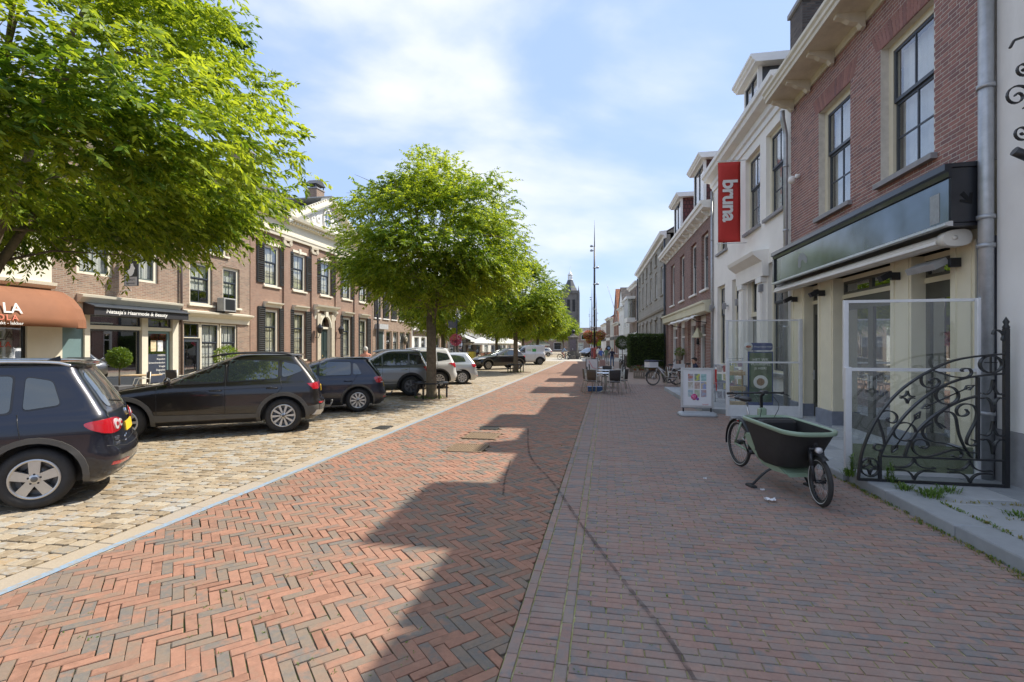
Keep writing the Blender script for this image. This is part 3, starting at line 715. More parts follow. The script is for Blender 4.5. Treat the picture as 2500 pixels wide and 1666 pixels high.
def pipe(parent, x, y, z0, z1, mat=GALV, r=.045, brackets=(), top=None, name='downpipe'):
    m = MB(); pts = [(x, y, z0), (x, y, z1)]
    if top: pts += [(x, y+.02, z1+.12), (x+top[0], y+top[1], z1+.38), (x+top[0], y+top[1], z1+.55)]
    m.tube(pts, r, 12)
    for z in brackets: m.tube([(x, y, z), (x, y, z+.05)], r*1.22, 12)
    return m.build(name, mat, parent)
def dormer(parent, x0, x1, z0, z1, yf, depth, cheek, roofm=None, trim=WHITE, cols=2, lid=.3):
    m = MB().box(x0+.03, x1-.03, yf-depth, yf-.12, z0, z1); d = m.build('dormer', cheek, parent)
    c = MB(); cw = .10
    c.box(x0, x0+cw, yf-.12, yf, z0, z1).box(x1-cw, x1, yf-.12, yf, z0, z1).box(x0+cw, x1-cw, yf-.12, yf+.003, z1-cw, z1).box(x0+cw, x1-cw, yf-.12, yf+.003, z0, z0+cw)
    c.build('dormer_frame', trim, d)
    s = MB(); a0, a1, b0, b1 = x0+cw, x1-cw, z0+cw, z1-cw; s.box(a0, a0+.05, yf-.09, yf-.03, b0, b1).box(a1-.05, a1, yf-.09, yf-.03, b0, b1).box(a0+.05, a1-.05, yf-.09, yf-.03, b1-.05, b1).box(a0+.05, a1-.05, yf-.09, yf-.03, b0, b0+.05).box((a0+a1)/2-.025, (a0+a1)/2+.025, yf-.09, yf-.03, b0+.05, b1-.05)
    s.build('sash', SASH, d)
    MB().box(a0+.05, a1-.05, yf-.07, yf-.06, b0+.05, b1-.05).build('pane', PANE, d)
    l = MB(); l.prism([(yf-depth, z1), (yf+lid*.55, z1), (yf+lid*.6, z1+.05), (yf+lid*.8, z1+.09), (yf+lid*.85, z1+.13), (yf+lid, z1+.17), (yf+lid, z1+.24), (yf-depth, z1+.26)], x0-lid, x1+lid, 'x'); l.build('dormer_roof', trim, d)
    return d
def brick_field(parent, x0, x1, z0, z1, holes, mat, bedmat, y=0., bw=.2125, bh=.0635, nkeep=300, seen=None):
    """a facade whose bricks can be told apart: every brick is built; the biggest in view stay single objects"""
    r2 = random.Random(11); w = wall(parent, 'wall', bedmat, x0, x1, z0, z1, holes, .3, y-.0035)
    allb = []; row = 0; z = z0
    while z < z1-.01:
        zt = min(z+bh, z1); x = x0-(bw*.75 if row % 2 else 0); hdr = 0
        while x < x1:
            bw_ = bw if hdr % 2 == 0 else bw*.5; hdr += 1
            for seg in [(max(x, x0), min(x+bw_, x1))]:
                segs = [seg]
                for a, b, c, d in holes:
                    if d > z+.02 and c < zt-.02:
                        ns = []
                        for p, q in segs:
                            if q <= a or p >= b: ns.append((p, q)); continue
                            if p < a: ns.append((p, a))
                            if q > b: ns.append((b, q))
                        segs = ns
                for p, q in segs:
                    if q-p > .03: allb.append((p+.0055, q-.0055, z+.0055, zt-.0055))
            x += bw_
        z += bh; row += 1
    allb.sort(key=lambda t: (seen((t[0]+t[1])/2, t[2]) if seen else 0))
    rest = MB()
    def one(m, a, b, c, d, rnd):
        e = .003; f = y+r2.uniform(0, .0025)
        m.add([(a, y-.02, c), (b, y-.02, c), (b, y-.02, d), (a, y-.02, d), (a, f-e, c), (b, f-e, c), (b, f-e, d), (a, f-e, d), (a+e, f, c+e), (b-e, f, c+e), (b-e, f, d-e), (a+e, f, d-e)],
              [(11, 10, 9, 8), (0, 4, 5, 1), (1, 5, 6, 2), (2, 6, 7, 3), (3, 7, 4, 0), (4, 8, 9, 5), (5, 9, 10, 6), (6, 10, 11, 7), (7, 11, 8, 4)], rnd)
    for i, (a, b, c, d) in enumerate(allb):
        if i < nkeep:
            m = MB(); one(m, a-(a+b)/2, b-(a+b)/2, c-(c+d)/2, d-(c+d)/2, 0.); o = link('brick', m.mesh('brick', mat), w); o.location = ((a+b)/2, 0, (c+d)/2)
        else: one(rest, a, b, c, d, r2.random()+1e-4)
    rest.build('bricks_small', mat, w, kind='stuff', fix=False)
    return w

# ================================================================== RIGHT SIDE
STUCCO = plain('white_stucco', (.85, .835, .80), .75, var=.05, scale=1.5, bump=.12, bscale=140, dirt=(.50, .48, .44))
STUCCO2 = plain('warm_white_stucco', (.86, .84, .79), .75, var=.05, scale=1.5, bump=.12, bscale=140)
STONEGREY = plain('grey_plinth', (.30, .30, .31), .7, var=.15, scale=5, bump=.3)
BLUEPLINTH = plain('blue_grey_plinth', (.22, .24, .29), .6, var=.12, scale=6)
TILE_D = brickwall('dark_roof_tiles', [(.05, .045, .045), (.085, .07, .065), (.11, .09, .08)], (.03, .03, .03), .26, .30, .02, bump=1.)
TILE_R = brickwall('orange_roof_tiles', [(.42, .15, .06), (.50, .20, .09), (.36, .13, .06)], (.22, .09, .05), .26, .30, .03, bump=1.)
TILE_DR = brickwall('dark_red_tiles', [(.12, .045, .045), (.17, .06, .055), (.10, .05, .05)], (.06, .03, .03), .18, .22, .02, bump=1.)

# R0: near white house (only a strip shows; the rest shades the street)
t = thing('white_house', 'near white plastered house with grey plinth and iron lantern', 'house', RW(-9), R_(91.71))
wall(t, 'wall', STUCCO, 0, 8.98, .75, 7.7)
wall(t, 'plinth', STONEGREY, 0, 8.98, 0, .746, y=.02)
core(t, 0, 8.98, 7.6, y=-.3); gable(t, 0, 8.98, 7.95, 10.6, 8, TILE_D, .35)
cornice(t, 0, 8.98, [(-.1, 7.65), (.06, 7.6), (.5, 7.8), (.68, 7.95), (.68, 8.02), (-.1, 8.02)], WHITE)
# wrought iron lantern bracket and a floodlight on it
lb = thing('iron_bracket', 'black wrought iron scroll bracket on the white house wall', 'bracket', RW(-.62, 0, 4.38), R_(91.71))
m = MB(); m.tube([(0, .03, -.65), (0, .03, .75)], .018, 8).bar([(0, .03, .7), (0, .12, .78), (0, .26, .74), (0, .3, .66)], .02, .03, (1, 0, 0))
for cz, r0, s in ((.42, .10, 1), (.12, .15, -1), (-.28, .11, 1)):
    m.bar([(0, .04+r0*1.3+r0*(1-k/30)*math.cos(k*.38+2), cz+s*r0*(1-k/30)*math.sin(k*.38+2)) for k in range(28)], .014, .03, (1, 0, 0))
m.build('scroll', BLACK, lb); MB().box(-.02, .02, 0, .04, -.7, .8).build('back_plate', BLACK, lb)
fl = thing('wall_floodlight', 'small black floodlight on the white house below the lantern', 'floodlight', RW(-.62, 0, 3.80), R_(91.71))
m = MB(); m.box(-.04, .04, 0, .03, -.06, .06).tube([(0, .02, 0), (0, .12, .02)], .015, 8); m.build('bracket', BLACK, fl)
MB().tube([(0, .08, .0), (0, .26, .10)], .05, 10).build('lamp_head', BLACK, fl)

# R1: brown brick shop
BRW = [(.23, .12, .108), (.30, .15, .127), (.34, .165, .138), (.26, .13, .118), (.21, .115, .113), (.31, .16, .132), (.36, .185, .157), (.27, .135, .123)]
M_R1 = pieces_mat('plum_facing_brick', BRW, .8, .2, 60., mottle=(18., .25), bump=.4)
MORTAR = plain('pale_mortar', (.62, .59, .54), .9, var=.12, scale=9, bump=.3, bscale=90)
r1 = thing('brick_shop_house', 'plum brick shop house with black fascia box and cream shopfront pilasters', 'house', RW(0), R_(91.71))
H1 = [(1.10, 2.42, 4.52, 6.80), (3.42, 4.74, 4.52, 6.80)]
def seen1(x, z): return math.hypot(x+5.5, z-2)
brick_field(r1, .12, 6.25, 4.06, 7.62, H1, M_R1, MORTAR, seen=lambda x, z: math.hypot(x+5.8, (z-1.75)))
for a, b, c, d in H1:
    window(r1, a, b, c, d, CREAM, SASH, .115, .13, ((1, 2), (2, 2)), .42, sill=STONEGREY, blind=BLIND)
    # flat arch of standing bricks over the window
    n = 19
    for i in range(n):
        x = a-.13+(b-a+.26)*(i+.5)/n; lean = (x-(a+b)/2)*.22; w = (b-a+.26)/n*.5-.004; m = MB()
        m.add([(x-w, .004, d+.012), (x+w, .004, d+.012), (x+w+lean, .004, d+.36), (x-w+lean, .004, d+.36), (x-w, -.1, d+.012), (x+w, -.1, d+.012), (x+w+lean, -.1, d+.36), (x-w+lean, -.1, d+.36)], [(3, 2, 1, 0), (0, 1, 5, 4), (1, 2, 6, 5), (2, 3, 7, 6), (3, 0, 4, 7)])
        m.build('arch_brick', M_R1, r1, fix=False)
core(r1, .1, 6.25, 7.6, y=-1.6); gable(r1, .1, 6.25, 7.95, 11.2, 8.5, TILE_D, .45, ends=M_R1)
# cornice: board, soffit, moulded gutter, consoles
cornice(r1, .05, 6.15, [(-.05, 7.55), (.04, 7.55), (.045, 7.70), (.62, 7.73), (.63, 7.80), (.66, 7.83), (.66, 7.90), (.70, 7.95), (.70, 8.02), (-.05, 8.02)], plain('aged_cream_paint', (.66, .61, .49), .55, var=.08, scale=4, dirt=(.42, .37, .29)))
for x in (.55, 1.7, 2.85, 4.0, 5.1, 6.0):
    MB().prism([(.045, 7.44), (.10, 7.44), (.16, 7.52), (.30, 7.56), (.38, 7.62), (.52, 7.66), (.52, 7.725), (.045, 7.70)], x-.06, x+.06, 'x').build('console', MATS['aged_cream_paint'], r1)
dormer(r1, 2.72, 4.05, 8.3, 10.15, -.35, 3., SLATE)
# shopfront below the fascia
SHOPF = plain('cream_shopfront_paint', (.80, .74, .56), .42, var=.05, scale=3)
OLIVE = plain('dark_olive_frame', (.075, .075, .06), .4, var=.1, scale=6)
wall(r1, 'shopfront_beam', SHOPF, .12, 6.25, 3.12, 4.055, y=-.012)
cols = [(.30, .74), (1.57, 2.11), (4.05, 4.74), (5.43, 6.13)]
for a, b in cols:
    m = MB(); m.box(a, b, -.22, .02, .42, 3.118); m.box(a+.05, a+.12, .02, .035, .45, 3.1); m.box(b-.12, b-.05, .02, .035, .45, 3.1); m.build('pilaster', SHOPF, r1)
    MB().bbox(a-.03, b+.03, -.22, .055, .08, .418, .01).build('pilaster_base', BLUEPLINTH, r1)
MB().box(.1, .298, -.2, .0, .0, 3.118).build('side_strip', BLUEPLINTH, r1); MB().box(6.132, 6.25, -.2, .0, .0, 3.118).build('side_strip', SHOPF, r1)
def shopbay(x0, x1, zt=2.70, double=False, door=False):
    y = -.18; z0 = .14
    f = MB(); f.box(x0, x1, y-.07, y+.02, zt, zt+.08).box(x0, x1, y-.07, y+.02, 3.04, 3.118)
    xs = [x0, x1] if not double else [x0, (x0+x1)/2, x1]
    f.build('transom_bar', SHOPF, r1)
    for i in range(len(xs)-1):
        a, b = xs[i], xs[i+1]
        g = MB(); g.box(a, a+.05, y-.05, y, zt+.08, 3.04).box(b-.05, b, y-.05, y, zt+.08, 3.04).box(a+.05, b-.05, y-.05, y, zt+.08, zt+.13).box(a+.05, b-.05, y-.05, y, 2.99, 3.04)
        tw = g.build('transom_window', OLIVE, r1); pane(tw, a+.05, b-.05, zt+.13, 2.99, y-.03, SHOPPANE)
    n = 2 if double else 1
    for i in range(n):
        a, b = x0+(x1-x0)*i/n, x0+(x1-x0)*(i+1)/n; fr = .085
        g = MB(); g.box(a, a+fr, y-.06, y, z0, zt).box(b-fr, b, y-.06, y, z0, zt).box(a+fr, b-fr, y-.06, y, zt-.24, zt).box(a+fr, b-fr, y-.06, y, z0, z0+.30)
        dr = g.build('shop_door' if (door or double) else 'shop_window', OLIVE, r1); pane(dr, a+fr, b-fr, z0+.30, zt-.24, y-.03, SHOPPANE)
        if double or door:
            hx = b-.05 if i == 0 else a+.05
            MB().box(hx-.02, hx+.02, y, y+.02, .98, 1.2).tube([(hx, y+.05, 1.12), (hx-(.12 if i == 0 else -.12), y+.05, 1.12)], .009, 8).box(hx-.008, hx+.008, y+.02, y+.055, 1.112, 1.128).build('handle', ALU, dr)
    MB().box(x0, x1, -.25, .05, .0, z0).build('threshold', BLUESTONE, r1)
shopbay(.74, 1.57); shopbay(2.11, 4.05, double=True); shopbay(4.74, 5.43, door=True)
# empty shop floor and back wall seen through the glass
MB().box(.3, 6.1, -1.59, -.3, .1, .13).build('shop_floor', plain('pale_floor', (.38, .34, .29), .5, var=.1), r1)
# downpipes
pipe(r1, .02, .09, .05, 7.6, brackets=(.9, 2.95, 4.9, 6.6, 3.3), r=.075)
pipe(r1, 6.32, .09, .1, 7.0, brackets=(2.2, 4.6, 6.2), r=.055, top=(-.12, .12))
# fascia box sign without lettering
FASC = plain('fascia_black', (.018, .02, .026), .3, var=.15, scale=5, coat=.3)
sg = thing('shop_fascia_box', 'black fascia sign box with blank grey glossy panel above the shopfront', 'sign', RW(0), R_(91.71))
m = MB(); m.box(.10, 6.1, -.0, .42, 3.30, 3.98); m.build('box', FASC, sg)
m = MB(); m.prism([(.42, 3.86), (.45, 3.87), (.46, 3.93), (.50, 3.95), (.50, 4.03), (0., 4.05), (0, 3.985), (.42, 3.985)], .08, 6.14, 'x'); m.box(6.02, 6.12, .421, .47, 3.26, 3.86); m.build('moulding', FASC, sg)
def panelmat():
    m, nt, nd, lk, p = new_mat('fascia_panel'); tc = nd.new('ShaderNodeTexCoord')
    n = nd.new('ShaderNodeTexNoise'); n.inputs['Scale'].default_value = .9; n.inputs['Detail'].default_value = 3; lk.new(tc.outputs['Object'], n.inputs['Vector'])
    r = nd.new('ShaderNodeValToRGB'); r.color_ramp.elements[0].color = (.075, .09, .075, 1); r.color_ramp.elements[1].color = (.20, .24, .265, 1); r.color_ramp.elements[0].position = .35; r.color_ramp.elements[1].position = .6  # green to blue-grey mottle paints in reflected trees and sky
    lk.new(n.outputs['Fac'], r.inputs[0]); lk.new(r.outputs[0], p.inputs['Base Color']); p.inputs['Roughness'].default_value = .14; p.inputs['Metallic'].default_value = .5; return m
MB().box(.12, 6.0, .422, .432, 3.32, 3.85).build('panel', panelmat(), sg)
m = MB(); m.prism([(.40, 3.25), (.49, 3.26), (.49, 3.29), (.44, 3.315), (.40, 3.315)], .09, 6.12, 'x'); m.build('lower_trim', ALU, sg)
m = MB(); m.prism([(.0, 3.25), (.42, 3.25), (.42, 3.29), (0, 3.29)], .1, 6.1, 'x'); m.build('underside', FASC, sg)
MB().add([(x, .4345, z) for x, z in chaikin([(4.55, 3.42), (4.68, 3.44), (4.72, 3.62), (4.60, 3.74), (4.42, 3.72), (4.22, 3.60), (4.25, 3.46), (4.38, 3.52), (4.45, 3.60), (4.52, 3.56)], 1)], [tuple(range(20))]).build('torn_film_patch', plain('dull_grey_film', (.24, .26, .26), .5, var=.1), sg)
MB().box(.28, .46, .4325, .436, 3.34, 3.72).build('glue_patch', plain('glue_residue', (.30, .33, .34), .5, var=.2, scale=20), sg)
# black sprayed arrow on the end panel (faces the near end)
am = MB(); AR = [(.20, 3.64), (.24, 3.68), (.30, 3.60), (.31, 3.66), (.34, 3.66), (.33, 3.52), (.20, 3.55), (.20, 3.58), (.27, 3.57)]
am.prism([(.42-(a-.1), b) for a, b in AR], .094, .0985, 'x'); am.build('sprayed_arrow', plain('spray_black', (.004, .004, .005), .8, var=0), sg)
# retracted awning cassette
aw = thing('awning_cassette', 'long white retracted awning cassette under the black fascia box', 'awning', RW(0), R_(91.71))
OFFW = plain('offwhite_powdercoat', (.68, .65, .58), .4, var=.06, scale=3)
m = MB(); m.prism(chaikin([(.16, 3.06), (.34, 3.05), (.40, 3.09), (.40, 3.17), (.30, 3.22), (.16, 3.22)], 2), .36, 6.2, 'x', smooth=True); m.build('cassette', OFFW, aw)
MB().prism(chaikin([(.10, 3.03), (.36, 3.02), (.43, 3.08), (.42, 3.19), (.32, 3.235), (.10, 3.235)], 2), .22, .358, 'x', smooth=True).lathe([(.001, .0), (.03, 0), (.03, -.012), (.001, -.012)], 12, (.22, .3, 3.13), 'x').build('end_cap', OFFW, aw)
MB().prism([(.40, 3.075), (.425, 3.075), (.425, 3.115), (.40, 3.115)], .37, 6.2, 'x').build('front_rail', WHITE, aw)
# infrared heaters on the pilasters
HEAT = plain('heater_grey', (.45, .46, .46), .4, .4, var=.1)
def heater(label, u, big):
    h = thing('patio_heater', label, 'heater', RW(u, .03, 2.86), R_(91.71), 'heaters under the awning')
    MB().box(-.03, .03, 0, .12, -.06, .06).build('bracket', BLACK, h)
    m = MB(); T = TR(0, .2, 0) @ Matrix.Rotation(R_(-28), 4, 'X')
    L = .30 if big else .055
    xo = .33 if big else 0
    m.box(xo-L, xo+L, -.09, .09, -.045, .045, T); m.build('housing', HEAT if big else BLACK, h)
    if big:
        for i in range(11):
            MB().box(xo-.27+i*.05, xo-.245+i*.05, -.075, .075, -.052, -.046, T).build('louvre', BLACK, h)
heater('wide grey infrared heater on the pilaster nearest the gate', .55, True)
for u, lab in ((1.85, 'small black heater on the pilaster left of the double door'), (4.4, 'small black heater on the pilaster between double and single door'), (5.8, 'small black heater on the last cream pilaster by the drainpipe')): heater(lab, u, False)
cc = thing('security_camera', 'white dome security camera on the plum brick wall', 'camera', RW(5.72, 0, 5.72), R_(91.71))
MB().tube([(0, 0, .05), (0, .09, .05)], .05, 10).build('bracket', WHITE, cc); MB().sphere((.04, .16, -.02), .085, 12, 8, (1, 1, 1.15)).build('housing', WHITE, cc)
ch = thing('brick_chimney', 'dark weathered brick chimney between the plum and the white house', 'chimney', RW(6.35), R_(91.71))
OLDB = brickwall('sooty_brick', [(.06, .05, .045), (.10, .075, .065), (.14, .11, .09)], (.09, .085, .08), .2, .065, .012, bump=1.2)
MB().box(.0, .75, -1.1, -.3, 8.0, 10.35).build('stack', OLDB, ch); MB().bbox(-.06, .81, -1.16, -.24, 10.352, 10.48, .02).build('coping', STONEGREY, ch)

# R2: white stucco house with portico
r2 = thing('white_stucco_house', 'white stucco house with columned doorway and roof dormer beside plum brick shop', 'house', RW(6.26), R_(91.71))
o2 = 6.26
up = [(6.62, 8.0), (8.5, 9.88), (12.05, 13.4)]; dn = [(6.62, 7.85), (10.45, 11.4), (12.35, 13.45)]
hol = [(a-o2, b-o2, 5.32, 7.66) for a, b in up]+[(a-o2, b-o2, 1.02, 4.05) for a, b in dn]+[(8.5-o2, 9.65-o2, .12, 4.05)]
wall(r2, 'wall', STUCCO2, 0.0, 7.84, .46, 8.15, [(h[0], h[1], max(h[2], .46), h[3]) for h in hol]); wall(r2, 'plinth', BLUEPLINTH, .0, 7.84, 0, .458, [(8.5-o2, 9.65-o2, .1, .458)], y=.025)
for h in hol[:3]: window(r2, *h, CREAM, SASH, .1, .12, ((1, 2), (2, 2)), .42, sill=STONEGREY, blind=BLIND if h is hol[0] else None)
for h in hol[3:6]: window(r2, *h, CREAM, SASH, .09, .12, ((2, 2), (3, 2)), .36, sill=STONEGREY)
dx0, dx1 = 8.5-o2, 9.65-o2
window(r2, dx0, dx1, 2.75, 4.05, CREAM, SASH, .08, .12, ((1, 1),), 0)
m = MB()
for s in (-1, 1):       # curved tracery bars of the fanlight
    m.bar([((dx0+dx1)/2+s*(.06+.38*(k/10-.5)**2*2), -.16, 2.86+1.06*k/10) for k in range(11)], .02, .02, (0, 1, 0))
m.build('tracery', SASH, r2)
m = MB(); m.box(dx0+.06, dx1-.06, -.2, -.14, .12, 2.66); dd = m.build('door', OLIVE, r2); MB().box(dx0+.2, dx1-.2, -.139, -.132, .95, 2.5).build('pane', SHOPPANE, dd); MB().box(dx0, dx1, -.25, -.1, 2.66, 2.75).build('transom', CREAM, r2)
for a in (7.95-o2, 9.75-o2):
    m = MB(); m.box(a, a+.42, .0, .12, .5, 3.55).box(a+.05, a+.37, .12, .15, .6, 3.45); m.build('portico_pilaster', STUCCO2, r2); MB().bbox(a-.03, a+.45, 0, .17, .0, .498, .01).build('pilaster_base', BLUEPLINTH, r2)
    MB().box(a-.03, a+.45, 0, .17, 3.552, 3.70).build('capital', WHITE, r2)
m = MB(); m.prism([(0, 3.71), (.16, 3.71), (.18, 4.12), (.26, 4.18), (.40, 4.30), (.44, 4.40), (0, 4.46)], 7.78-o2, 10.35-o2, 'x'); m.build('portico_cornice', STUCCO2, r2)
cornice(r2, -.02, 7.84, [(-.05, 7.95), (.05, 7.95), (.06, 8.1), (.12, 8.14), (.14, 8.3), (.36, 8.36), (.40, 8.46), (.46, 8.5), (.48, 8.62), (-.05, 8.64)], WHITE)
core(r2, 0, 7.84, 8.1); gable(r2, 0, 7.84, 8.55, 11.6, 8.5, TILE_D, .1, ends=STUCCO2)
dormer(r2, 9.0-o2, 10.4-o2, 8.75, 10.2, -.1, 3., SLATE)
pipe(r2, 7.80, .07, .1, 8.0, r=.045, brackets=(2, 4, 6))
for u, z, lab in ((10.3, 3.2, 'small grey wall lamp on the white house beside the doorway pilaster'), (11.9, 3.2, 'small grey wall lamp between two tall ground floor windows'), (13.9, 3.3, 'small grey wall lamp at the corner by the dark brick house'), (8.0, 3.4, 'grey wall lamp on the doorway pilaster towards the plum shop')):
    lb = thing('facade_lamp', lab, 'wall lamp', RW(u, 0, z), R_(91.71), 'wall lamps on the white house')
    MB().box(-.03, .03, 0, .10, -.03, .03).build('arm', GALV, lb); MB().bbox(-.06, .06, .08, .2, -.12, .10, .015).build('lamp_head', STONEGREY, lb)
# vertical banner
RED_B = plain('red_banner_cloth', (.52, .035, .028), .7, var=.06, scale=4, bump=.1)
bn = thing('shop_banner', 'tall red banner with white lettering bruna on the white house', 'banner', RW(9.78, .16, 5.07), R_(91.71))
n = 20; m = MB(); v = []
for j in range(n+1):
    for i in range(7):
        v.append((.012*math.sin(j*.5+i*.6), .02+.68*i/6, 2.56*j/n))
m.add(v, [(j*7+i, j*7+i+1, j*7+i+8, j*7+i+7) for j in range(n) for i in range(6)], smooth=True)
fb = m.build('cloth', RED_B, bn); md = fb.modifiers.new('t', 'SOLIDIFY'); md.thickness = .004
MB().tube([(0, -.16, 2.60), (0, .74, 2.60)], .012, 8).tube([(0, -.16, -.04), (0, .74, -.04)], .012, 8).build('pole', ALU, bn)
# faces the near end (-x local): text running downwards
TB = Matrix(((0, 0, -1, -.018), (0, -1, 0, .36), (-1, 0, 0, 1.33), (0, 0, 0, 1)))
text('lettering', 'bruna', .62, WHITE, bn, TB, .003, bold=.018, space=.93)
# R3: long dark brick shop with dormers
DBR = brickwall('dark_plum_brick', [(.15, .075, .068), (.20, .095, .082), (.24, .115, .095), (.17, .085, .078)], (.34, .31, .28), .21, .064, .008)
DBR2 = brickwall('pier_brick', [(.22, .085, .06), (.28, .115, .08), (.17, .07, .055)], (.45, .42, .38), .21, .064, .010)
r3 = thing('brick_house_with_dormers', 'dark brick house with two white dormers and a cream fascia over its shop', 'house', RW(14.12), R_(91.71)); o3 = 14.12
up3 = [(15.0, 16.3), (17.4, 18.75), (20.45, 21.8), (23.6, 25.0)]; h3 = [(a-o3, b-o3, 4.22, 6.68) for a, b in up3]
wall(r3, 'wall', DBR, 0, 13.0, 3.55, 7.3, h3)
for h in h3: window(r3, *h, WHITE, SASH, .11, .13, ((1, 1), (1, 1)), .42, sill=WHITE)
cornice(r3, -.02, 13.02, [(-.05, 7.15), (.05, 7.15), (.06, 7.36), (.40, 7.40), (.44, 7.52), (.50, 7.56), (.52, 7.68), (-.05, 7.70)], WHITE)
for i in range(12): MB().prism([(.05, 7.16), (.12, 7.18), (.30, 7.30), (.36, 7.395), (.05, 7.36)], .5+i*1.09, .64+i*1.09, 'x').build('console', WHITE, r3)
core(r3, 0, 13, 7.25); gable(r3, 0, 13, 7.6, 11.0, 8.5, TILE_DR, .05, ends=DBR)
dormer(r3, 16.8-o3, 19.0-o3, 8.1, 10.3, -.2, 3., TILE_DR); dormer(r3, 22.7-o3, 25.0-o3, 8.1, 10.3, -.2, 3., TILE_DR)
CR2 = plain('pale_cream_board', (.66, .63, .47), .5, var=.07, scale=2)
cornice(r3, .1, 12.2, [(-.02, 3.12), (.16, 3.12), (.30, 3.2), (.32, 3.48), (.40, 3.54), (.40, 3.62), (-.02, 3.66)], CR2, 'fascia')
piers = [(14.2, 15.45), (17.15, 17.55), (19.48, 20.35), (22.2, 22.6), (25.0, 25.9), (26.7, 27.1)]
for a, b in piers: MB().box(a-o3, b-o3, -.35, .0, .0, 3.55).build('brick_pier', DBR2 if a < 26 else DBR, r3)
for a, b in zip([p[1] for p in piers[:-1]], [p[0] for p in piers[1:]]):
    x0, x1 = a-o3, b-o3; y = -.2; w = (x1-x0)
    g = MB(); g.box(x0, x0+.16, y-.08, y+.05, .1, 3.12).box(x1-.16, x1, y-.08, y+.05, .1, 3.12).box(x0+.16, x1-.16, y-.08, y+.05, 2.75, 3.12).box(x0+.16, x1-.16, y-.08, y+.05, .1, .6).box(x0+.16, x1-.16, y-.05, y+.03, 2.2, 2.28)
    s = g.build('shop_window', WHITE, r3); pane(s, x0+.16, x1-.16, .6, 2.2, y-.02, SHOPPANE); pane(s, x0+.16, x1-.16, 2.28, 2.75, y-.02, SHOPPANE)
a3 = thing('folding_awning', 'white folding arm awning under the cream fascia', 'awning', RW(14.6), R_(91.71))
m = MB(); v = []
for i in range(13):
    x = .2+6.6*i/12; s_ = .06*math.sin(i*1.9)
    v += [(x, .36, 3.06+s_*.4), (x, .62, 3.0+s_), (x, .66, 2.88+s_*.6)]
m.add(v, [(i*3+j, i*3+3+j, i*3+4+j, i*3+1+j) for i in range(12) for j in range(2)], smooth=True); m.build('cloth', plain('white_canvas', (.66, .65, .60), .8, var=.08, scale=3), a3, fix=False)
MB().tube([(.15, .66, 2.93), (6.85, .66, 2.93)], .03, 8).build('front_rail', WHITE, a3)
for x in (.5, 6.4): MB().tube([(x, .05, 2.75), (x+.3, .4, 2.82), (x, .64, 2.92)], .02, 8).build('arm', BLACK, a3)
ln = thing('wall_lantern', 'hanging wall lantern with pale conical shade beside the shop door', 'lantern', RW(15.9, .12, 1.8), R_(91.71))
MB().lathe([(.04, .75), (.05, .72), (.24, .34), (.24, .32), (.03, .66)], 4, (0, .12, 0), smooth=False).build('lamp_shade', plain('cream_shade', (.62, .60, .42), .6), ln); MB().tube([(0, -.1, .8), (0, .12, .8), (0, .12, .7)], .012, 6).lathe([(.001, .3), (.06, .26), (.07, .02), (.001, 0)], 8, (0, .12, 0)).build('bracket', BLACK, ln)
pipe(r3, 12.95, .08, .1, 7.1, SASH, .05)

# R4: grey stone house
GST = brickwall('grey_ashlar', [(.27, .255, .22), (.33, .31, .27), (.29, .275, .24)], (.20, .19, .165), .85, .42, .012, bump=1.)
GSTP = plain('grey_stone', (.33, .31, .27), .8, var=.12, scale=4, bump=.25)
r4 = thing('grey_stone_house', 'long grey ashlar house with three rows of windows', 'house', RW(27.12), R_(91.71))
h4 = []; 
for i in range(6):
    x = 1.2+i*3.2; h4 += [(x, x+1.25, 5.35, 7.35), (x, x+1.25, 7.85, 8.75), (x, x+1.25, .9, 3.7)]
wall(r4, 'wall', GST, 0, 19.8, 0, 9.2, h4)
for a, b, c, d in h4: window(r4, a, b, c, d, GSTP if c > 7.5 else WHITE, SASH, .10, .1, ((1, 2), (2, 2)) if c < 7.5 else ((1, 2),), .4, sill=GSTP, simple=True, blind=BLIND if 5 < c < 7 else None)
cornice(r4, -.05, 19.85, [(-.05, 8.95), (.08, 8.95), (.12, 9.12), (.34, 9.2), (.40, 9.4), (-.05, 9.45)], WHITE)
cornice(r4, 0, 19.8, [(-.03, 4.2), (.10, 4.22), (.16, 4.36), (-.03, 4.42)], GSTP, 'string_course')
core(r4, 0, 19.8, 9.1); gable(r4, 0, 19.8, 9.4, 12, 9, TILE_D, 0., ends=GST); pipe(r4, .05, .08, .1, 8.9, SASH, .06); pipe(r4, 19.7, .08, .1, 8.9, SASH, .06)
for i in range(6): MB().bbox(1.05+i*3.2, 2.6+i*3.2, .0, .12, 3.72, 3.95, .02).build('lintel', GSTP, r4)

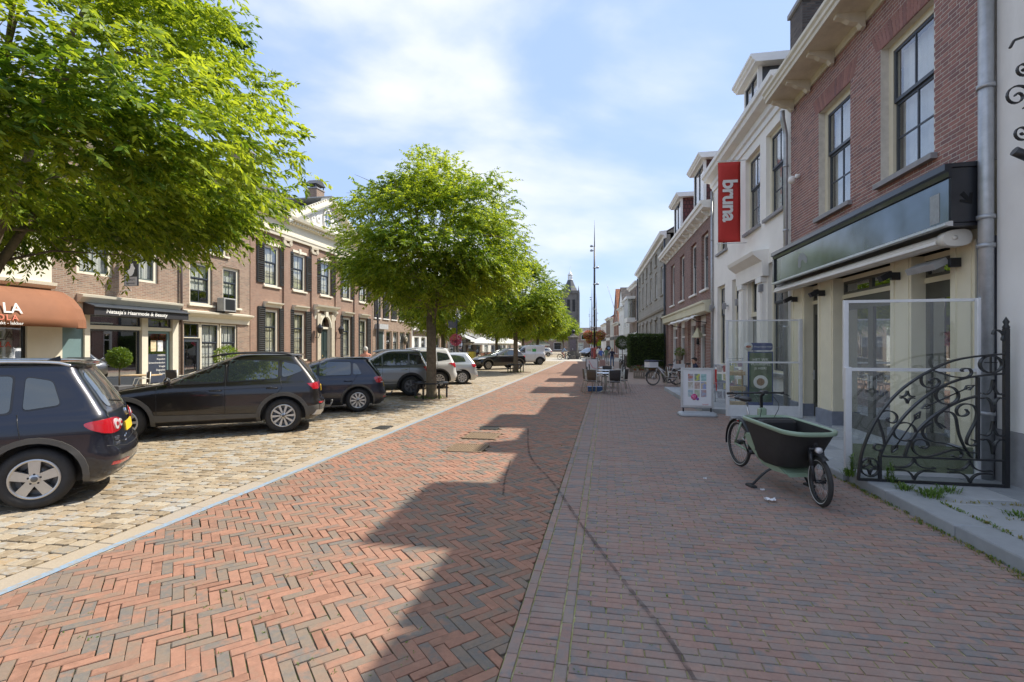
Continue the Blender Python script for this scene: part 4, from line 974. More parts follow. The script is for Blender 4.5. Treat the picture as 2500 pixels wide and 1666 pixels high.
# further houses along the right, street bending left
def rowhouse(name, label, o, rz, w, he, hr, wallm, rows, roofm=TILE_D, trim=WHITE, shop=None, bay=False, gablefront=False, depth=8., side=True, sill=WHITE):
    """plain street house: rows = list of (sill, head, [window centre fractions], width)"""
    t = thing(name, label, 'house', o, rz)
    holes = []
    for zs, zh, fr, ww in rows:
        for f in fr: holes.append((w*f-ww/2, w*f+ww/2, zs, zh))
    wall(t, 'wall', wallm, 0, w, 0, he, holes)
    for a, b, c, d in holes: window(t, a, b, c, d, trim, SASH, .09, .1, ((1, 2), (1, 2)), .42, simple=True, blind=BLIND if (int(a*7+c) % 2) else None, sill=sill)
    cornice(t, -.02, w+.02, [(-.05, he-.3), (.06, he-.3), (.1, he-.1), (.32, he-.04), (.36, he+.12), (-.05, he+.14)], trim)
    core(t, 0, w, he-.05, depth)
    if gablefront:
        m = MB()
        for x in (0, w): 
            m.add([(x+(.25 if x else -.25), .1, he), (w/2, .1, hr), (w/2, -depth, hr), (x+(.25 if x else -.25), -depth, he)], [(0, 1, 2, 3)])
        m.build('roof', roofm, t); MB().add([(0, 0, he), (w, 0, he), (w/2, 0, hr-.05)], [(0, 1, 2)]).build('gable_wall', wallm, t, fix=False)
    else: gable(t, 0, w, he+.1, hr, depth, roofm, .05, ends=wallm)
    if shop:
        m = MB(); m.box(.15, w-.15, -.02, .06, 2.75, 3.25); m.build('shop_fascia', shop, t)
    return t
RB2 = R_(90+4.4); ub = Vector((-math.sin(R_(4.4)), math.cos(R_(4.4)), 0)); pb = RW(46.95)
def R2W(s): return pb+ub*s
BRN = brickwall('brown_grey_brick', [(.15, .105, .085), (.20, .14, .11), (.24, .17, .13)], (.30, .27, .23), .21, .064, .008)
REDB = brickwall('orange_red_brick', [(.26, .10, .065), (.33, .135, .085), (.22, .09, .06)], (.38, .34, .29), .21, .064, .008)
PALEW = plain('pale_grey_white_render', (.62, .61, .57), .8, var=.06, scale=1)
rowhouse('brick_bay_house', 'brown brick house with white glazed bay beyond the grey stone house', R2W(0), RB2, 7.5, 8.6, 11.5, BRN, [(4.6, 6.8, (.2, .5, .8), 1.1), (1.0, 3.4, (.2, .5, .8), 1.3), (7.2, 8.0, (.3, .7), .8)], shop=WHITE)
b = thing('glazed_bay', 'white glazed bay window box on the brown brick house', 'bay window', R2W(2.2), RB2)
MB().box(0, 2.6, 0, .9, 4.4, 4.9).build('bay_base', WHITE, b)
m = MB()
for x in (0, .83, 1.67, 2.52): m.box(x, x+.08, .82, .9, 4.9, 7.0)
m.box(0, 2.6, 0, .95, 7.0, 7.3); m.build('bay_frame', WHITE, b); MB().box(.05, 2.55, .05, .86, 4.905, 6.995).build('pane', SHOPPANE, b)
rowhouse('white_row_house', 'narrow pale house with tall windows next to the bay house', R2W(7.55), RB2, 6.5, 7.6, 10.2, PALEW, [(4.2, 6.4, (.25, .72), 1.1), (.8, 3.2, (.25, .72), 1.6)], shop=plain('beige_fascia', (.5, .47, .4), .6))
rowhouse('white_gabled_house', 'white plastered house with pointed gable beside the narrow pale house', R2W(14.1), RB2, 6.0, 7.0, 10.0, STUCCO, [(4.0, 6.0, (.3, .7), 1.0), (.8, 3.0, (.3, .7), 1.4)], gablefront=True, shop=SASH)
rowhouse('orange_roofed_house', 'brick house with a steep orange tiled roof', R2W(20.2), RB2, 8.0, 5.2, 10.6, REDB, [(3.4, 4.8, (.25, .7), 1.0), (.6, 2.6, (.25, .7), 1.6)], TILE_R, gablefront=True, depth=11, shop=SASH)
rowhouse('distant_white_house', 'small white house beyond the orange roofed one', R2W(28.4), RB2, 7.0, 6.4, 9.0, PALEW, [(3.6, 5.4, (.3, .7), 1.0), (.6, 2.6, (.3, .7), 1.5)], shop=SASH)
rowhouse('distant_brick_house', 'small dark brick house far along the footway', R2W(35.6), RB2, 9.0, 6.8, 9.6, BRN, [(3.8, 5.6, (.2, .5, .8), 1.0), (.6, 2.6, (.3, .7), 2.0)], shop=WHITE)
rowhouse('furthest_pale_house', 'furthest pale house closing the row of shops', R2W(44.8), RB2, 14.0, 6.2, 8.6, STUCCO, [(3.6, 5.4, (.15, .4, .65, .9), 1.0)], shop=SASH)

# ================================================================== LEFT SIDE (facade line x=-18, local x runs towards the camera)
def LW(y): return Vector((-18, y, 0))
LR = R_(-90)
BRK_T = brickwall('tan_red_brick', [(.24, .16, .11), (.30, .195, .135), (.34, .23, .16), (.25, .145, .10), (.21, .155, .115)], (.36, .33, .28), .21, .063, .008, stain=(.20, .16, .13))
BRK_P = brickwall('rose_brick', [(.26, .15, .105), (.32, .19, .135), (.29, .165, .115), (.24, .145, .105)], (.32, .28, .225), .19, .057, .006, stain=(.36, .29, .23))
CRM = plain('ivory_paint', (.75, .70, .57), .5, var=.05, scale=3)
GREENB = plain('grey_green_window_paint', (.09, .12, .115), .4, var=.1)
TEAL = plain('grey_teal_door', (.16, .25, .26), .45, var=.06, scale=4)
# L1 cafe with brown awning
l1 = thing('cafe_house', 'ivory plastered cafe building with large shop window', 'house', LW(13.05), LR)
w1 = 12.0; h1 = [(.70, 5.2, .5, 2.45), (7, 10, .5, 2.45), (3.0, 4.4, 4.6, 6.6)]
wall(l1, 'wall', plain('ivory_stucco', (.74, .69, .57), .75, var=.05, scale=1.5, bump=.1, bscale=120), 0, w1, 0, 7.6, h1); core(l1, 0, w1, 7.5, y=-.8); gable(l1, 0, w1, 7.6, 10.6, 9, TILE_D, .2)
cornice(l1, 0, w1, [(-.02, 3.62), (.12, 3.62), (.22, 3.72), (.24, 3.82), (-.02, 3.84)], CRM, 'string_course')
cornice(l1, 0, w1, [(-.05, 7.3), (.06, 7.3), (.3, 7.5), (.34, 7.68), (-.05, 7.7)], CRM)
window(l1, *h1[2], CRM, GREENB, .12, .1, ((1, 2), (2, 2)), sill=CRM)
for a, b, c, d in h1[:2]:
    m = MB(); m.box(a, a+.07, -.16, -.08, c, d).box(b-.07, b, -.16, -.08, c, d).box(a+.07, b-.07, -.16, -.08, d-.07, d).box(a+.07, b-.07, -.16, -.08, c, c+.07); s = m.build('shop_window', BLACK, l1); pane(s, a+.07, b-.07, c+.07, d-.07, -.12, SHOPPANE)
    MB().box(a+.1, b-.1, -.5, -.45, c+.1, d-.1).build('screen', BLIND, l1)
WARMRED = plain('lettering_red', (.55, .06, .03), .6, var=0); DKTXT = plain('lettering_dark', (.06, .05, .05), .6, var=0)
text('lettering', 'ALA', .42, DKTXT, l1, at(.98, -.072, 2.05), .002, 'RIGHT'); text('lettering', 'OLA', .24, WARMRED, l1, at(1.08, -.072, 1.79), .002, 'RIGHT', space=1.25)
# brown barrel awning
AWN = plain('terracotta_canvas', (.26, .108, .052), .8, var=.07, scale=3, bump=.15, bscale=150)
aw = thing('cafe_awning', 'terracotta rounded canvas awning with white lettering over the cafe window', 'awning', LW(13.05), LR)
prof = [(0, 3.58), (.30, 3.52), (.62, 3.30), (.86, 2.98), (.98, 2.62), (1.0, 2.34)]
xa = -.35; m = MB()
n = len(prof)
def awpt(x, y, z):    # x: along, rounded end at xa
    return (x, y, z)
xs = [-.05+.78*i for i in range(15)]
v = []
for x in xs:
    for y_, z_ in prof: v.append((x, y_, z_))
m.add(v, [(i*n+j, i*n+j+1, i*n+n+j+1, i*n+n+j) for i in range(len(xs)-1) for j in range(n-1)], smooth=True)
# the quarter-round end: the profile turns back to the wall
v = []
K = 5
for k_ in range(K+1):
    a = math.pi/2*k_/K
    for y_, z_ in prof: v.append((-.05-y_*math.sin(a)*.72, y_*math.cos(a), z_))
m.add(v, [(i*n+j, i*n+j+1, i*n+n+j+1, i*n+n+j) for i in range(K) for j in range(n-1)], smooth=False)
o = m.build('canvas', AWN, aw, fix=False); md = o.modifiers.new('t', 'SOLIDIFY'); md.thickness = .006
for x in xs[:8]: MB().tube([(x, y_-.01, z_+.005) for y_, z_ in prof], .012, 6).build('rib_seam', AWN, aw)
WT = plain('lettering_white', (.85, .85, .82), .6, var=0); PK = plain('lettering_pink', (.80, .22, .14), .6, var=0)
aT = lambda x, z, y: Matrix.Translation((x, y, z)) @ Matrix.Rotation(R_(8), 4, 'X') @ FACE
text('lettering', 'LA', .42, WT, aw, aT(1.50, 2.84, .975), .002, 'RIGHT', bold=.006); text('lettering', 'OLA', .24, PK, aw, aT(1.62, 2.57, 1.022), .002, 'RIGHT', space=1.25); text('lettering', 'akt - lekker', .13, WT, aw, aT(1.50, 2.41, 1.03), .002, 'RIGHT')
# L2 hairdresser
Y2 = 17.92
l2 = thing('hairdresser_house', 'tan brick house with black shop sign over a wide hairdresser window', 'house', LW(Y2), LR)
fx = lambda y: Y2-y
h2 = [(fx(15.12), fx(13.82), 4.28, 6.3), (fx(16.98), fx(15.72), 4.28, 6.3), (fx(16.95), fx(15.7), 7.0, 8.2), (fx(15.1), fx(13.9), 7.0, 8.2)]
wall(l2, 'wall', BRK_T, 0, 4.87, 3.28, 9.0, h2)
for h in h2: window(l2, *h, CRM, GREENB, .15, .08, ((1, 2), (1, 2)), .42, sill=None, blind=BLIND)
core(l2, 0, 4.87, 8.9, y=-1.2); gable(l2, 0, 4.87, 9.0, 11.5, 9, TILE_D, .2, ends=BRK_T)
cornice(l2, -.02, 4.9, [(-.05, 8.7), (.06, 8.7), (.3, 8.9), (.34, 9.08), (-.05, 9.1)], CRM)
cornice(l2, 0, 4.1, [(-.02, 3.28), (.10, 3.28), (.16, 3.36), (.26, 3.46), (.28, 3.54), (-.02, 3.58)], CRM, 'shop_cornice')
# shop frame: pilasters, transom, glass, door
sf = [(0, .30), (.62, .70), (1.40, 1.66), (3.62, 3.84), (4.6, 4.87)]
m = MB(); m.box(0, .30, -.2, .04, 0, 3.28); m.build('pilaster', CRM, l2); MB().box(1.42, 1.68, -.2, .02, 0, 3.0).build('pilaster', CRM, l2); MB().box(3.66, 3.84, -.2, .02, 0, 3.0).build('pilaster', CRM, l2)
MB().box(4.55, 4.87, -.2, .0, 0, 3.28).build('pilaster', CRM, l2)
m = MB(); m.box(.3, 1.42, -.2, -.02, 2.36, 2.50).box(1.68, 3.66, -.2, -.02, 2.36, 2.50); m.build('transom_bar', CRM, l2)
def glazed(p, nm, a, b, c, d, y, fr, mat, gm=SHOPPANE):
    m = MB(); m.box(a, a+fr, y-.06, y, c, d).box(b-fr, b, y-.06, y, c, d).box(a+fr, b-fr, y-.06, y, d-fr, d).box(a+fr, b-fr, y-.06, y, c, c+fr); o = m.build(nm, mat, p); pane(o, a+fr, b-fr, c+fr, d-fr, y-.03, gm); return o
glazed(l2, 'shop_window', 1.68, 3.66, .55, 2.36, -.1, .06, SASH); MB().box(1.68, 3.66, -.2, .0, 0, .55).build('stall_riser', SASH, l2)
dr = glazed(l2, 'shop_door', .34, 1.42, .1, 2.36, -.1, .11, TEAL); glazed(l2, 'fanlight', .3, 1.42, 2.5, 3.0, -.08, .05, SASH); glazed(l2, 'fanlight', 1.68, 3.66, 2.5, 3.0, -.08, .05, SASH)
MB().box(3.84, 4.55, -.12, -.06, .1, 2.5).build('house_door', TEAL, l2); MB().box(3.84, 4.55, -.2, .0, 2.5, 3.28).build('door_head', CRM, l2)
for x, z, c in ((.62, 1.75, (.75, .75, .74)), (.93, 1.75, (.78, .62, .40))):
    MB().box(x, x+.24, -.128, -.122, z-.22, z+.22).build('poster', plain('poster_%d' % int(x*100), c, .6, var=.35, scale=9), l2)
MB().box(.45, 1.31, -.129, -.123, .25, 1.42).build('price_film', plain('dark_blue_film', (.05, .06, .09), .3, var=.1), l2)
for i, w in enumerate(('HAREN', 'Kapsalon', 'Schoonheidssalon', 'Visagie', 'Dagstylist', 'Nagels')): text('lettering', w, .105, WT, l2, at(.52, -.118, 1.36-i*.15), .001, 'RIGHT')
sg = thing('hairdresser_sign', 'black sign board with white script over the hairdresser window', 'sign', LW(Y2), LR)
m = MB(); m.prism([(.02, 2.85), (.50, 2.85), (.50, 3.12), (.02, 3.26)], -.02, 3.90, 'x'); m.build('board', plain('black_sign_board', (.03, .03, .035), .5, var=.1), sg)
MB().prism([(.02, 3.265), (.50, 3.125), (.56, 3.10), (.58, 3.12), (.52, 3.16), (.02, 3.30)], -.03, 3.92, 'x').build('hood', SASH, sg)
text('lettering', "Natasja's Haarmode & Beauty", .205, WT, sg, Matrix.Translation((2.25, .503, 2.98)) @ FACE, .002, 'CENTER', shear=.12, bold=.004)
# projecting sign with a white cat silhouette
ps = thing('hanging_sign', 'dark hanging sign with a white animal silhouette above the hairdresser', 'sign', (-18, 15.42, 4.0), LR)
MB().tube([(0, .02, 1.15), (0, .85, 1.15)], .015, 6).tube([(0, .02, -.15), (0, .45, -.15)], .015, 6).build('bracket', WHITE, ps)
MB().box(-.03, .03, .15, .75, .0, 1.1).build('box', BLACK, ps)
MB().box(-.034, .034, .16, .74, .0, .34).build('lower_panel', plain('grey_panel', (.45, .45, .46), .5, var=.1), ps)
m = MB(); cat = chaikin([(.18, .36), (.2, .5), (.28, .58), (.40, .62), (.46, .72), (.45, .85), (.5, .82), (.56, .86), (.58, .74), (.66, .66), (.62, .60), (.60, .50), (.5, .36)], 1)
m.prism(cat, .031, .0365, 'x'); m.build('silhouette', WT, ps)
text('lettering', 'Natasja\'s', .12, BLACK, ps, Matrix(((0, 0, 1, .036), (-1, 0, 0, .45), (0, 1, 0, .24), (0, 0, 0, 1))) if False else Matrix(((0, 0, 1, .036), (1, 0, 0, .45), (0, 1, 0, .24), (0, 0, 0, 1))), .001); text('lettering', 'Haarmode', .09, BLACK, ps, Matrix(((0, 0, 1, .036), (1, 0, 0, .45), (0, 1, 0, .1), (0, 0, 0, 1))), .001)
# L3 narrow brick house with AC box
Y3 = 22.2; fx = lambda y: Y3-y
l3 = thing('narrow_brick_house', 'narrow tan brick house with cream sash windows and ground floor office front', 'house', LW(Y3), LR)
h3 = [(fx(19.78), fx(18.5), 3.62, 5.52), (fx(21.5), fx(20.4), 3.62, 5.55), (fx(20.7), fx(19.3), 6.05, 8.0)]
wall(l3, 'wall', BRK_T, 0, 4.28, 0, 8.3, h3+[(fx(21.35), fx(18.2), .35, 2.8)])
for h in h3: window(l3, *h, CRM, SASH, .13, .09, ((1, 2), (2, 2)), .36, sill=CRM, blind=BLIND, bl=(.35, 1))
gable(l3, 0, 4.28, 8.3, 11.2, 9, TILE_D, .15, ends=BRK_T); core(l3, 0, 4.28, 8.2)
cornice(l3, .1, 4.15, [(-.02, 2.82), (.06, 2.82), (.08, 3.04), (.16, 3.08), (.34, 3.2), (.36, 3.27), (-.02, 3.34)], CRM, 'shop_cornice')
for a, b in ((.86, 1.9), (1.98, 3.05)): window(l3, a, b, .36, 2.79, CRM, SASH, .07, .06, ((1, 2), (3, 2)), .36, blind=BLIND)
glazed(l3, 'office_door', 3.08, 3.98, .1, 2.05, -.1, .12, SASH); window(l3, 3.08, 3.98, 2.1, 2.79, CRM, SASH, .05, .06, ((1, 2),))
cornice(l3, -.02, 4.3, [(-.05, 8.0), (.06, 8.0), (.3, 8.2), (.34, 8.38), (-.05, 8.4)], CRM)
pipe(l3, 4.2, .09, .1, 8.0, plain('dark_pipe', (.10, .07, .06), .5), .05, name='downpipe')
ac = thing('air_conditioner', 'grey air conditioner box on the narrow brick house', 'air conditioner', (-18, 20.25, 3.38), LR)
MB().bbox(-.45, .35, .12, .5, 0, .62, .02).build('housing', plain('ac_grey', (.36, .36, .35), .5, .3, var=.1), ac); MB().box(-.35, .25, .5, .505, .06, .56).build('grille', BLACK, ac); MB().box(-.4, -.36, 0, .5, -.05, -.005).box(.26, .3, 0, .5, -.05, -.005).build('bracket', BLACK, ac)
# L4 stately house with pediment and louvred shutters
Y4 = 35.6; fx = lambda y: Y4-y; W4 = 13.35
l4 = thing('pediment_house', 'stately rose brick house with white pediment and black louvred shutters', 'house', LW(Y4), LR)
ys = [23.9, 26.35, 29.15, 31.8, 34.15]; ups = [(fx(y)-.62, fx(y)+.62, 5.02, 7.22) for y in ys]; gfs = [(fx(y)-.56, fx(y)+.56, .95, 3.75) for y in ys if y != 29.15]
DX = fx(28.95)
wall(l4, 'wall', BRK_P, 0, W4, 0, 8.0, ups+gfs+[(DX-.62, DX+.62, .2, 3.75)])
for h in ups+gfs: window(l4, *h, CRM, SASH, .14, .07, ((1, 2), (2, 2)) if h[2] > 4 else ((1, 2), (3, 2)), .4 if h[2] > 4 else .33, sill=CRM, blind=plain('buff_curtain', (.80, .73, .54), .8, var=.08, scale=5))
SHUT = plain('black_shutter_paint', (.028, .03, .03), .45, var=.15, scale=8)
def shutter_mesh(w, h):
    m = MB(); m.box(0, .06, .02, .07, 0, h).box(w-.06, w, .02, .07, 0, h).box(.06, w-.06, .02, .07, 0, .07).box(.06, w-.06, .02, .07, h-.07, h).box(.06, w-.06, .02, .07, h/2-.04, h/2+.04)
    return m.mesh('shutter', SHUT)
sl_me = {}
def shutter(parent, x, z, w, h, me):
    o = link('shutter', me, parent); o.location = (x, 0, z)
    n = int((h-.2)/.105)
    if w not in sl_me:
        sl_me[w] = MB().box(.06, w-.06, -.012, .012, -.055, .055, Matrix.Rotation(R_(48), 4, 'X')).mesh('slat', SHUT)
    for i in range(n):
        s = link('slat', sl_me[w], o); s.location = (0, .045, .12+i*(h-.22)/(n-1))
    return o
mu, mg = shutter_mesh(.56, 2.1), shutter_mesh(.54, 2.95)
for a, b, c, d in ups:
    shutter(l4, a-.58, 5.12, .56, 2.1, mu); shutter(l4, b+.02, 5.12, .56, 2.1, mu)
for a, b, c, d in gfs:
    shutter(l4, a-.57, .9, .54, 2.95, mg); shutter(l4, b+.03, .9, .54, 2.95, mg)
    MB().prism([(0, 3.85), (.08, 3.85), (.12, 3.98), (.26, 4.05), (.28, 4.12), (0, 4.15)], a-.12, b+.12, 'x').build('window_cornice', CRM, l4)
for a, b, c, d in ups: MB().bbox(a-.05, b+.05, 0, .05, 7.24, 7.38, .01).box((a+b)/2-.1, (a+b)/2+.1, 0, .08, 7.2, 7.5).build('window_head', CRM, l4)
# pilasters with carved capitals
STN = plain('buff_stone', (.52, .46, .35), .8, var=.15, scale=8, bump=.4)
for y_ in (25.1, 27.75, 30.5, 33.0):
    x = fx(y_); MB().box(x-.28, x+.28, 0, .09, .3, 7.45).build('pilaster', BRK_P, l4)
    m = MB(); m.box(x-.3, x+.3, .0, .14, 7.45, 7.6)
    for s in (-1, 1): m.tube([(x+s*.27, .16, 7.62), (x+s*.27, .02, 7.62)], .13, 12)
    m.box(x-.36, x+.36, 0, .17, 7.74, 7.86); m.build('capital', STN, l4)
# entablature and pediment
cornice(l4, -.05, W4+.05, [(-.05, 7.88), (.12, 7.88), (.14, 8.02), (.18, 8.06), (.18, 8.2), (.08, 8.24), (.08, 8.75), (.2, 8.8), (.24, 8.9), (.5, 8.98), (.55, 9.12), (-.05, 9.16)], CRM, 'entablature')
for i in range(52): MB().box(.08+i*.257, .19+i*.257, .2, .36, 8.78, 8.9).build('dentil', CRM, l4)
pa, pb_, pc, zb, zt_ = fx(25.0), fx(33.2), fx(29.1), 9.16, 11.2
MB().prism([(pb_, zb), (pa, zb), (pc, zt_-.15)], -.3, .10, 'y').build('tympanum', WHITE, l4)
for s, xe in ((1, pa), (-1, pb_)):
    m = MB(); L = math.hypot(xe-pc, zt_-zb); an = math.atan2(zt_-zb, (pc-xe))
    T = TR(xe, 0, zb) @ Matrix.Rotation(-math.atan2(zt_-zb, pc-xe), 4, 'Y')
    m.box(-.3, L+.05, -.3, .30, -.02, .10, T).box(-.35, L+.05, -.3, .48, .1, .22, T); m.build('raking_cornice', CRM, l4)
    for i in range(15): MB().box(.2+i*(L-.3)/15, .32+i*(L-.3)/15, .14, .30, -.13, -.025, T).build('dentil', CRM, l4)
    m = MB(); m.box(-.4, L+.1, -5, .46, .222, .30, T); m.build('pediment_roof', plain('lead_roof', (.40, .40, .37), .6, var=.15, scale=3), l4)
ov = MB().lathe([(.42, -.02), (.56, -.02), (.56, .1), (.44, .1), (.42, .04)], 24, (0, 0, 0), 'y', M4=TR(pc, .10, 9.95) @ Matrix.Diagonal((.85, 1, 1.25, 1))).build('oval_window', WHITE, l4)
MB().lathe([(.001, .03), (.43, .03)], 24, axis='y', M4=TR(pc, .10, 9.95) @ Matrix.Diagonal((.85, 1, 1.25, 1))).build('pane', plain('sky_blue_glass', (.18, .24, .33), .1, var=0), ov); MB().box(pc-.02, pc+.02, .14, .17, 9.42, 10.48).box(pc-.36, pc+.36, .14, .165, 9.93, 9.97).build('glazing_bar', WHITE, ov)
m = MB()
for s in (-1, 1):
    for cx_, cz_, r_ in ((.95, 9.75, .3), (1.55, 9.62, .27), (2.1, 9.5, .2)):
        m.lathe([(.06, .0), (.1, .06), (.2, .08), (.28, .04), (.30, 0)], 14, (0, 0, 0), 'y', M4=TR(pc+s*cx_, .10, cz_) @ Matrix.Diagonal((r_/.3, 1, r_/.3, 1)))
m.build('carving', WHITE, l4)
# doorway with arched fanlight
m = MB(); m.box(DX-.98, DX-.62, 0, .18, .1, 3.8).box(DX+.62, DX+.98, 0, .18, .1, 3.8); m.build('door_surround', STN, l4)
m = MB(); pts = [(DX+.62*math.cos(a), 2.95+.75*math.sin(a)) for a in [math.pi*i/16 for i in range(17)]]
for i in range(16): m.add([(pts[i][0], .06, pts[i][1]), (pts[i+1][0], .06, pts[i+1][1]), (pts[i+1][0], .06, 3.8), (pts[i][0], .06, 3.8)], [(0, 1, 2, 3)])
m.build('arch_spandrel', CRM, l4, fix=False)
m = MB().bar([(x, .1, z) for x, z in pts], .12, .14, (0, 1, 0)); m.build('arch_moulding', CRM, l4); MB().box(DX-.14, DX+.14, .1, .24, 3.62, 3.95).build('keystone', CRM, l4)
MB().prism([(0, 4.0), (.16, 4.0), (.2, 4.12), (.4, 4.22), (.44, 4.32), (0, 4.38)], DX-1.3, DX+1.3, 'x').build('door_cornice', CRM, l4)
for s in (-1, 1): MB().prism([(0, 3.4), (.1, 3.45), (.14, 3.7), (.3, 3.9), (.32, 4.0), (0, 4.0)], DX+s*1.1-.1, DX+s*1.1+.1, 'x').build('console', CRM, l4)
DOOR = plain('dark_green_door', (.03, .05, .05), .35, var=.1)
m = MB(); m.box(DX-.52, DX+.52, -.2, -.1, .2, 2.85)
for sx in (-.27, .27):
    for za, zb2 in ((.4, 1.2), (1.4, 2.65)): m.box(DX+sx-.17, DX+sx+.17, -.1, -.075, za, zb2)
dd = m.build('door', DOOR, l4); MB().sphere((DX+.08, -.06, 1.1), .04).build('door_knob', plain('brass', (.6, .45, .2), .3, .9), dd)
MB().box(DX-.62, DX+.62, -.2, .02, 2.85, 2.98).build('transom', CRM, l4); MB().box(DX-.55, DX+.55, -.16, -.15, 2.98, 3.72).build('fanlight', PANE, l4)
for s in (-1, 1): MB().box(DX+s*.57-.05, DX+s*.57+.05, -.2, .02, .2, 2.85).build('door_frame', CRM, l4)
MB().bbox(DX-1.3, DX+1.3, 0, .9, 0, .2, .02).build('door_step', STONEGREY, l4)
core(l4, 0, W4, 7.95, 10); gable(l4, 0, W4, 9.1, 12.8, 10, TILE_D, .1, ends=BRK_P)
for y_ in (25.9, 33.4):
    c = thing('brick_chimney', 'square brick chimney with flat cap on the roof left of the pediment' if y_ < 30 else 'square brick chimney on the roof right of the pediment', 'chimney', (-21.5, y_, 0), LR)
    MB().box(-.5, .5, -.45, .45, 10.2, 13.4).build('stack', BRK_T, c); MB().bbox(-.56, .56, -.5, .5, 13.4, 13.5, .02).build('coping', STONEGREY, c); m = MB(); m.prism([(-.62, 13.75), (.62, 13.75), (0, 14.2)], -.5, .5, 'y')
    for sx in (-.5, .5): m.box(sx-.03, sx+.03, -.4, -.34, 13.5, 13.75).box(sx-.03, sx+.03, .34, .4, 13.5, 13.75)
    m.build('chimney_cowl', SLATE, c)
for y_ in (27.85, 30.35):
    lb = thing('wall_lantern', 'old black wall lantern beside the arched door' if y_ < 29 else 'old black wall lantern on the other side of the arched door', 'lantern', (-18, y_, 2.6), LR)
    MB().tube([(0, 0, -.3), (0, .3, -.35), (0, .4, -.1)], .02, 6).build('bracket', BLACK, lb); MB().lathe([(.02, .55), (.06, .48), (.2, .3), (.2, .28), (.1, -.05), (.03, -.08), (.001, -.08)], 6, (0, .4, 0), smooth=False).build('lamp_housing', BLACK, lb)
# L5 .. further left row
l5 = rowhouse('shuttered_brick_house', 'brick house with black louvred upper shutters and white ground floor windows', LW(43.45), LR, 7.8, 7.2, 10.4, BRK_T, [(.8, 3.0, (.1, .27, .45, .62), 1.05), (4.0, 6.2, (.1, .3, .5, .7, .9), 1.0)], trim=CRM)
for f in (.1, .3, .5, .7, .9):
    for s in (-1, 0): shutter(l5, 7.8*f+s*.5, 4.05, .5, 2.1, shutter_mesh(.5, 2.1))
MB().box(6.0, 7.2, .0, .12, .1, 3.1).box(5.8, 7.4, 0, .4, 3.1, 3.5).build('door_surround', plain('grey_blue_stone', (.42, .43, .44), .6), l5); MB().box(6.25, 6.95, .12, .14, .1, 2.9).build('door', DOOR, l5)
sgb = thing('round_shop_sign', 'dark ornamental shield sign on the brick house with upper shutters', 'sign', (-18, 42.0, 2.35), LR); MB().lathe([(.001, .1), (.3, .12), (.42, .06), (.42, 0)], 14, axis='y').build('shield', plain('dark_bronze', (.08, .07, .05), .5, .4), sgb); MB().lathe([(.08, .12), (.2, .16), (.22, .12)], 12, axis='y').build('emblem', plain('pale_bronze', (.4, .36, .28), .5), sgb)
rowhouse('white_shop_house', 'white plastered shop house with dark fascia next to the brick house', LW(49.45), LR, 5.9, 7.4, 10.2, STUCCO, [(4.0, 6.0, (.25, .75), 1.1), (.4, 2.6, (.2, .5, .8), 1.2)], shop=plain('dark_brown_fascia', (.08, .05, .04), .5))
rowhouse('small_brick_house', 'small brick house with white ground floor windows between two white ones', LW(54.2), LR, 4.7, 7.0, 9.8, BRK_T, [(4.0, 6.0, (.3, .75), 1.1), (.4, 2.7, (.25, .75), 1.3)], trim=CRM)
rowhouse('white_brick_awning_house', 'white painted house with grey awning below', LW(61.5), LR, 7.2, 7.6, 10.4, STUCCO, [(4.2, 6.2, (.2, .5, .8), 1.1), (.4, 2.7, (.25, .75), 2.2)])
rowhouse('tan_brick_house', 'tan brick house beyond the grey awnings', LW(70), LR, 8.3, 7.8, 10.6, BRK_T, [(4.2, 6.2, (.2, .5, .8), 1.1), (.4, 2.7, (.25, .75), 2.4)], trim=CRM)
rowhouse('pale_long_house', 'long pale house with many windows at the far end of the square', LW(88), LR, 17.8, 7.4, 10.4, PALEW, [(4.2, 6.2, (.08, .25, .42, .58, .75, .92), 1.2), (.6, 2.8, (.12, .37, .62, .87), 2.6)])
rowhouse('far_dark_house', 'dark shuttered building beyond the pale long house', LW(104), LR, 15.8, 7.8, 11, BRN, [(4.2, 6.4, (.1, .3, .5, .7, .9), 1.3), (.6, 2.8, (.15, .5, .85), 2.6)])
rowhouse('closing_brick_house', 'red brick house closing the far end of the street', Vector((-18, 150, 0)), R_(180), 24, 7.5, 11, REDB, [(4.2, 6.4, (.1, .3, .5, .7, .9), 1.3), (.6, 2.8, (.15, .5, .85), 2.6)])
rowhouse('end_pale_house', 'pale house facing down the street at its far end', Vector((7, 150, 0)), R_(180), 12, 6.2, 7.6, PALEW, [(3.6, 5.2, (.2, .5, .8), 1.3), (.6, 2.8, (.25, .75), 2.6)])
rowhouse('end_brick_house', 'brown brick house beside the pale house at the street end', Vector((-5.1, 150, 0)), R_(180), 12.8, 6.0, 7.4, BRN, [(3.6, 5.2, (.15, .4, .65, .9), 1.3), (.6, 2.8, (.25, .75), 2.6)])
GREYC = plain('grey_canvas', (.20, .20, .20), .8, var=.08, scale=3)
def slope_awning(label, y0, y1, out, zt, zb, mat):
    a = thing('shop_awning', label, 'awning', (-18, y1, 0), LR); w = y1-y0
    MB().add([(0, .02, zt), (w, .02, zt), (w, out, zb), (0, out, zb)], [(0, 1, 2, 3)]).add([(0, out, zb), (w, out, zb), (w, out, zb-.22), (0, out, zb-.22)], [(0, 1, 2, 3)]).build('cloth', mat, a, fix=False)
    MB().add([(0, out+.003, zb-.02), (w, out+.003, zb-.02), (w, out+.003, zb-.20), (0, out+.003, zb-.20)], [(0, 1, 2, 3)]).build('valance', WHITE, a, fix=False)
    for x in (.05, w-.05): MB().tube([(x, .05, zb-.3), (x, out-.05, zb-.05)], .02, 6).build('arm', BLACK, a)
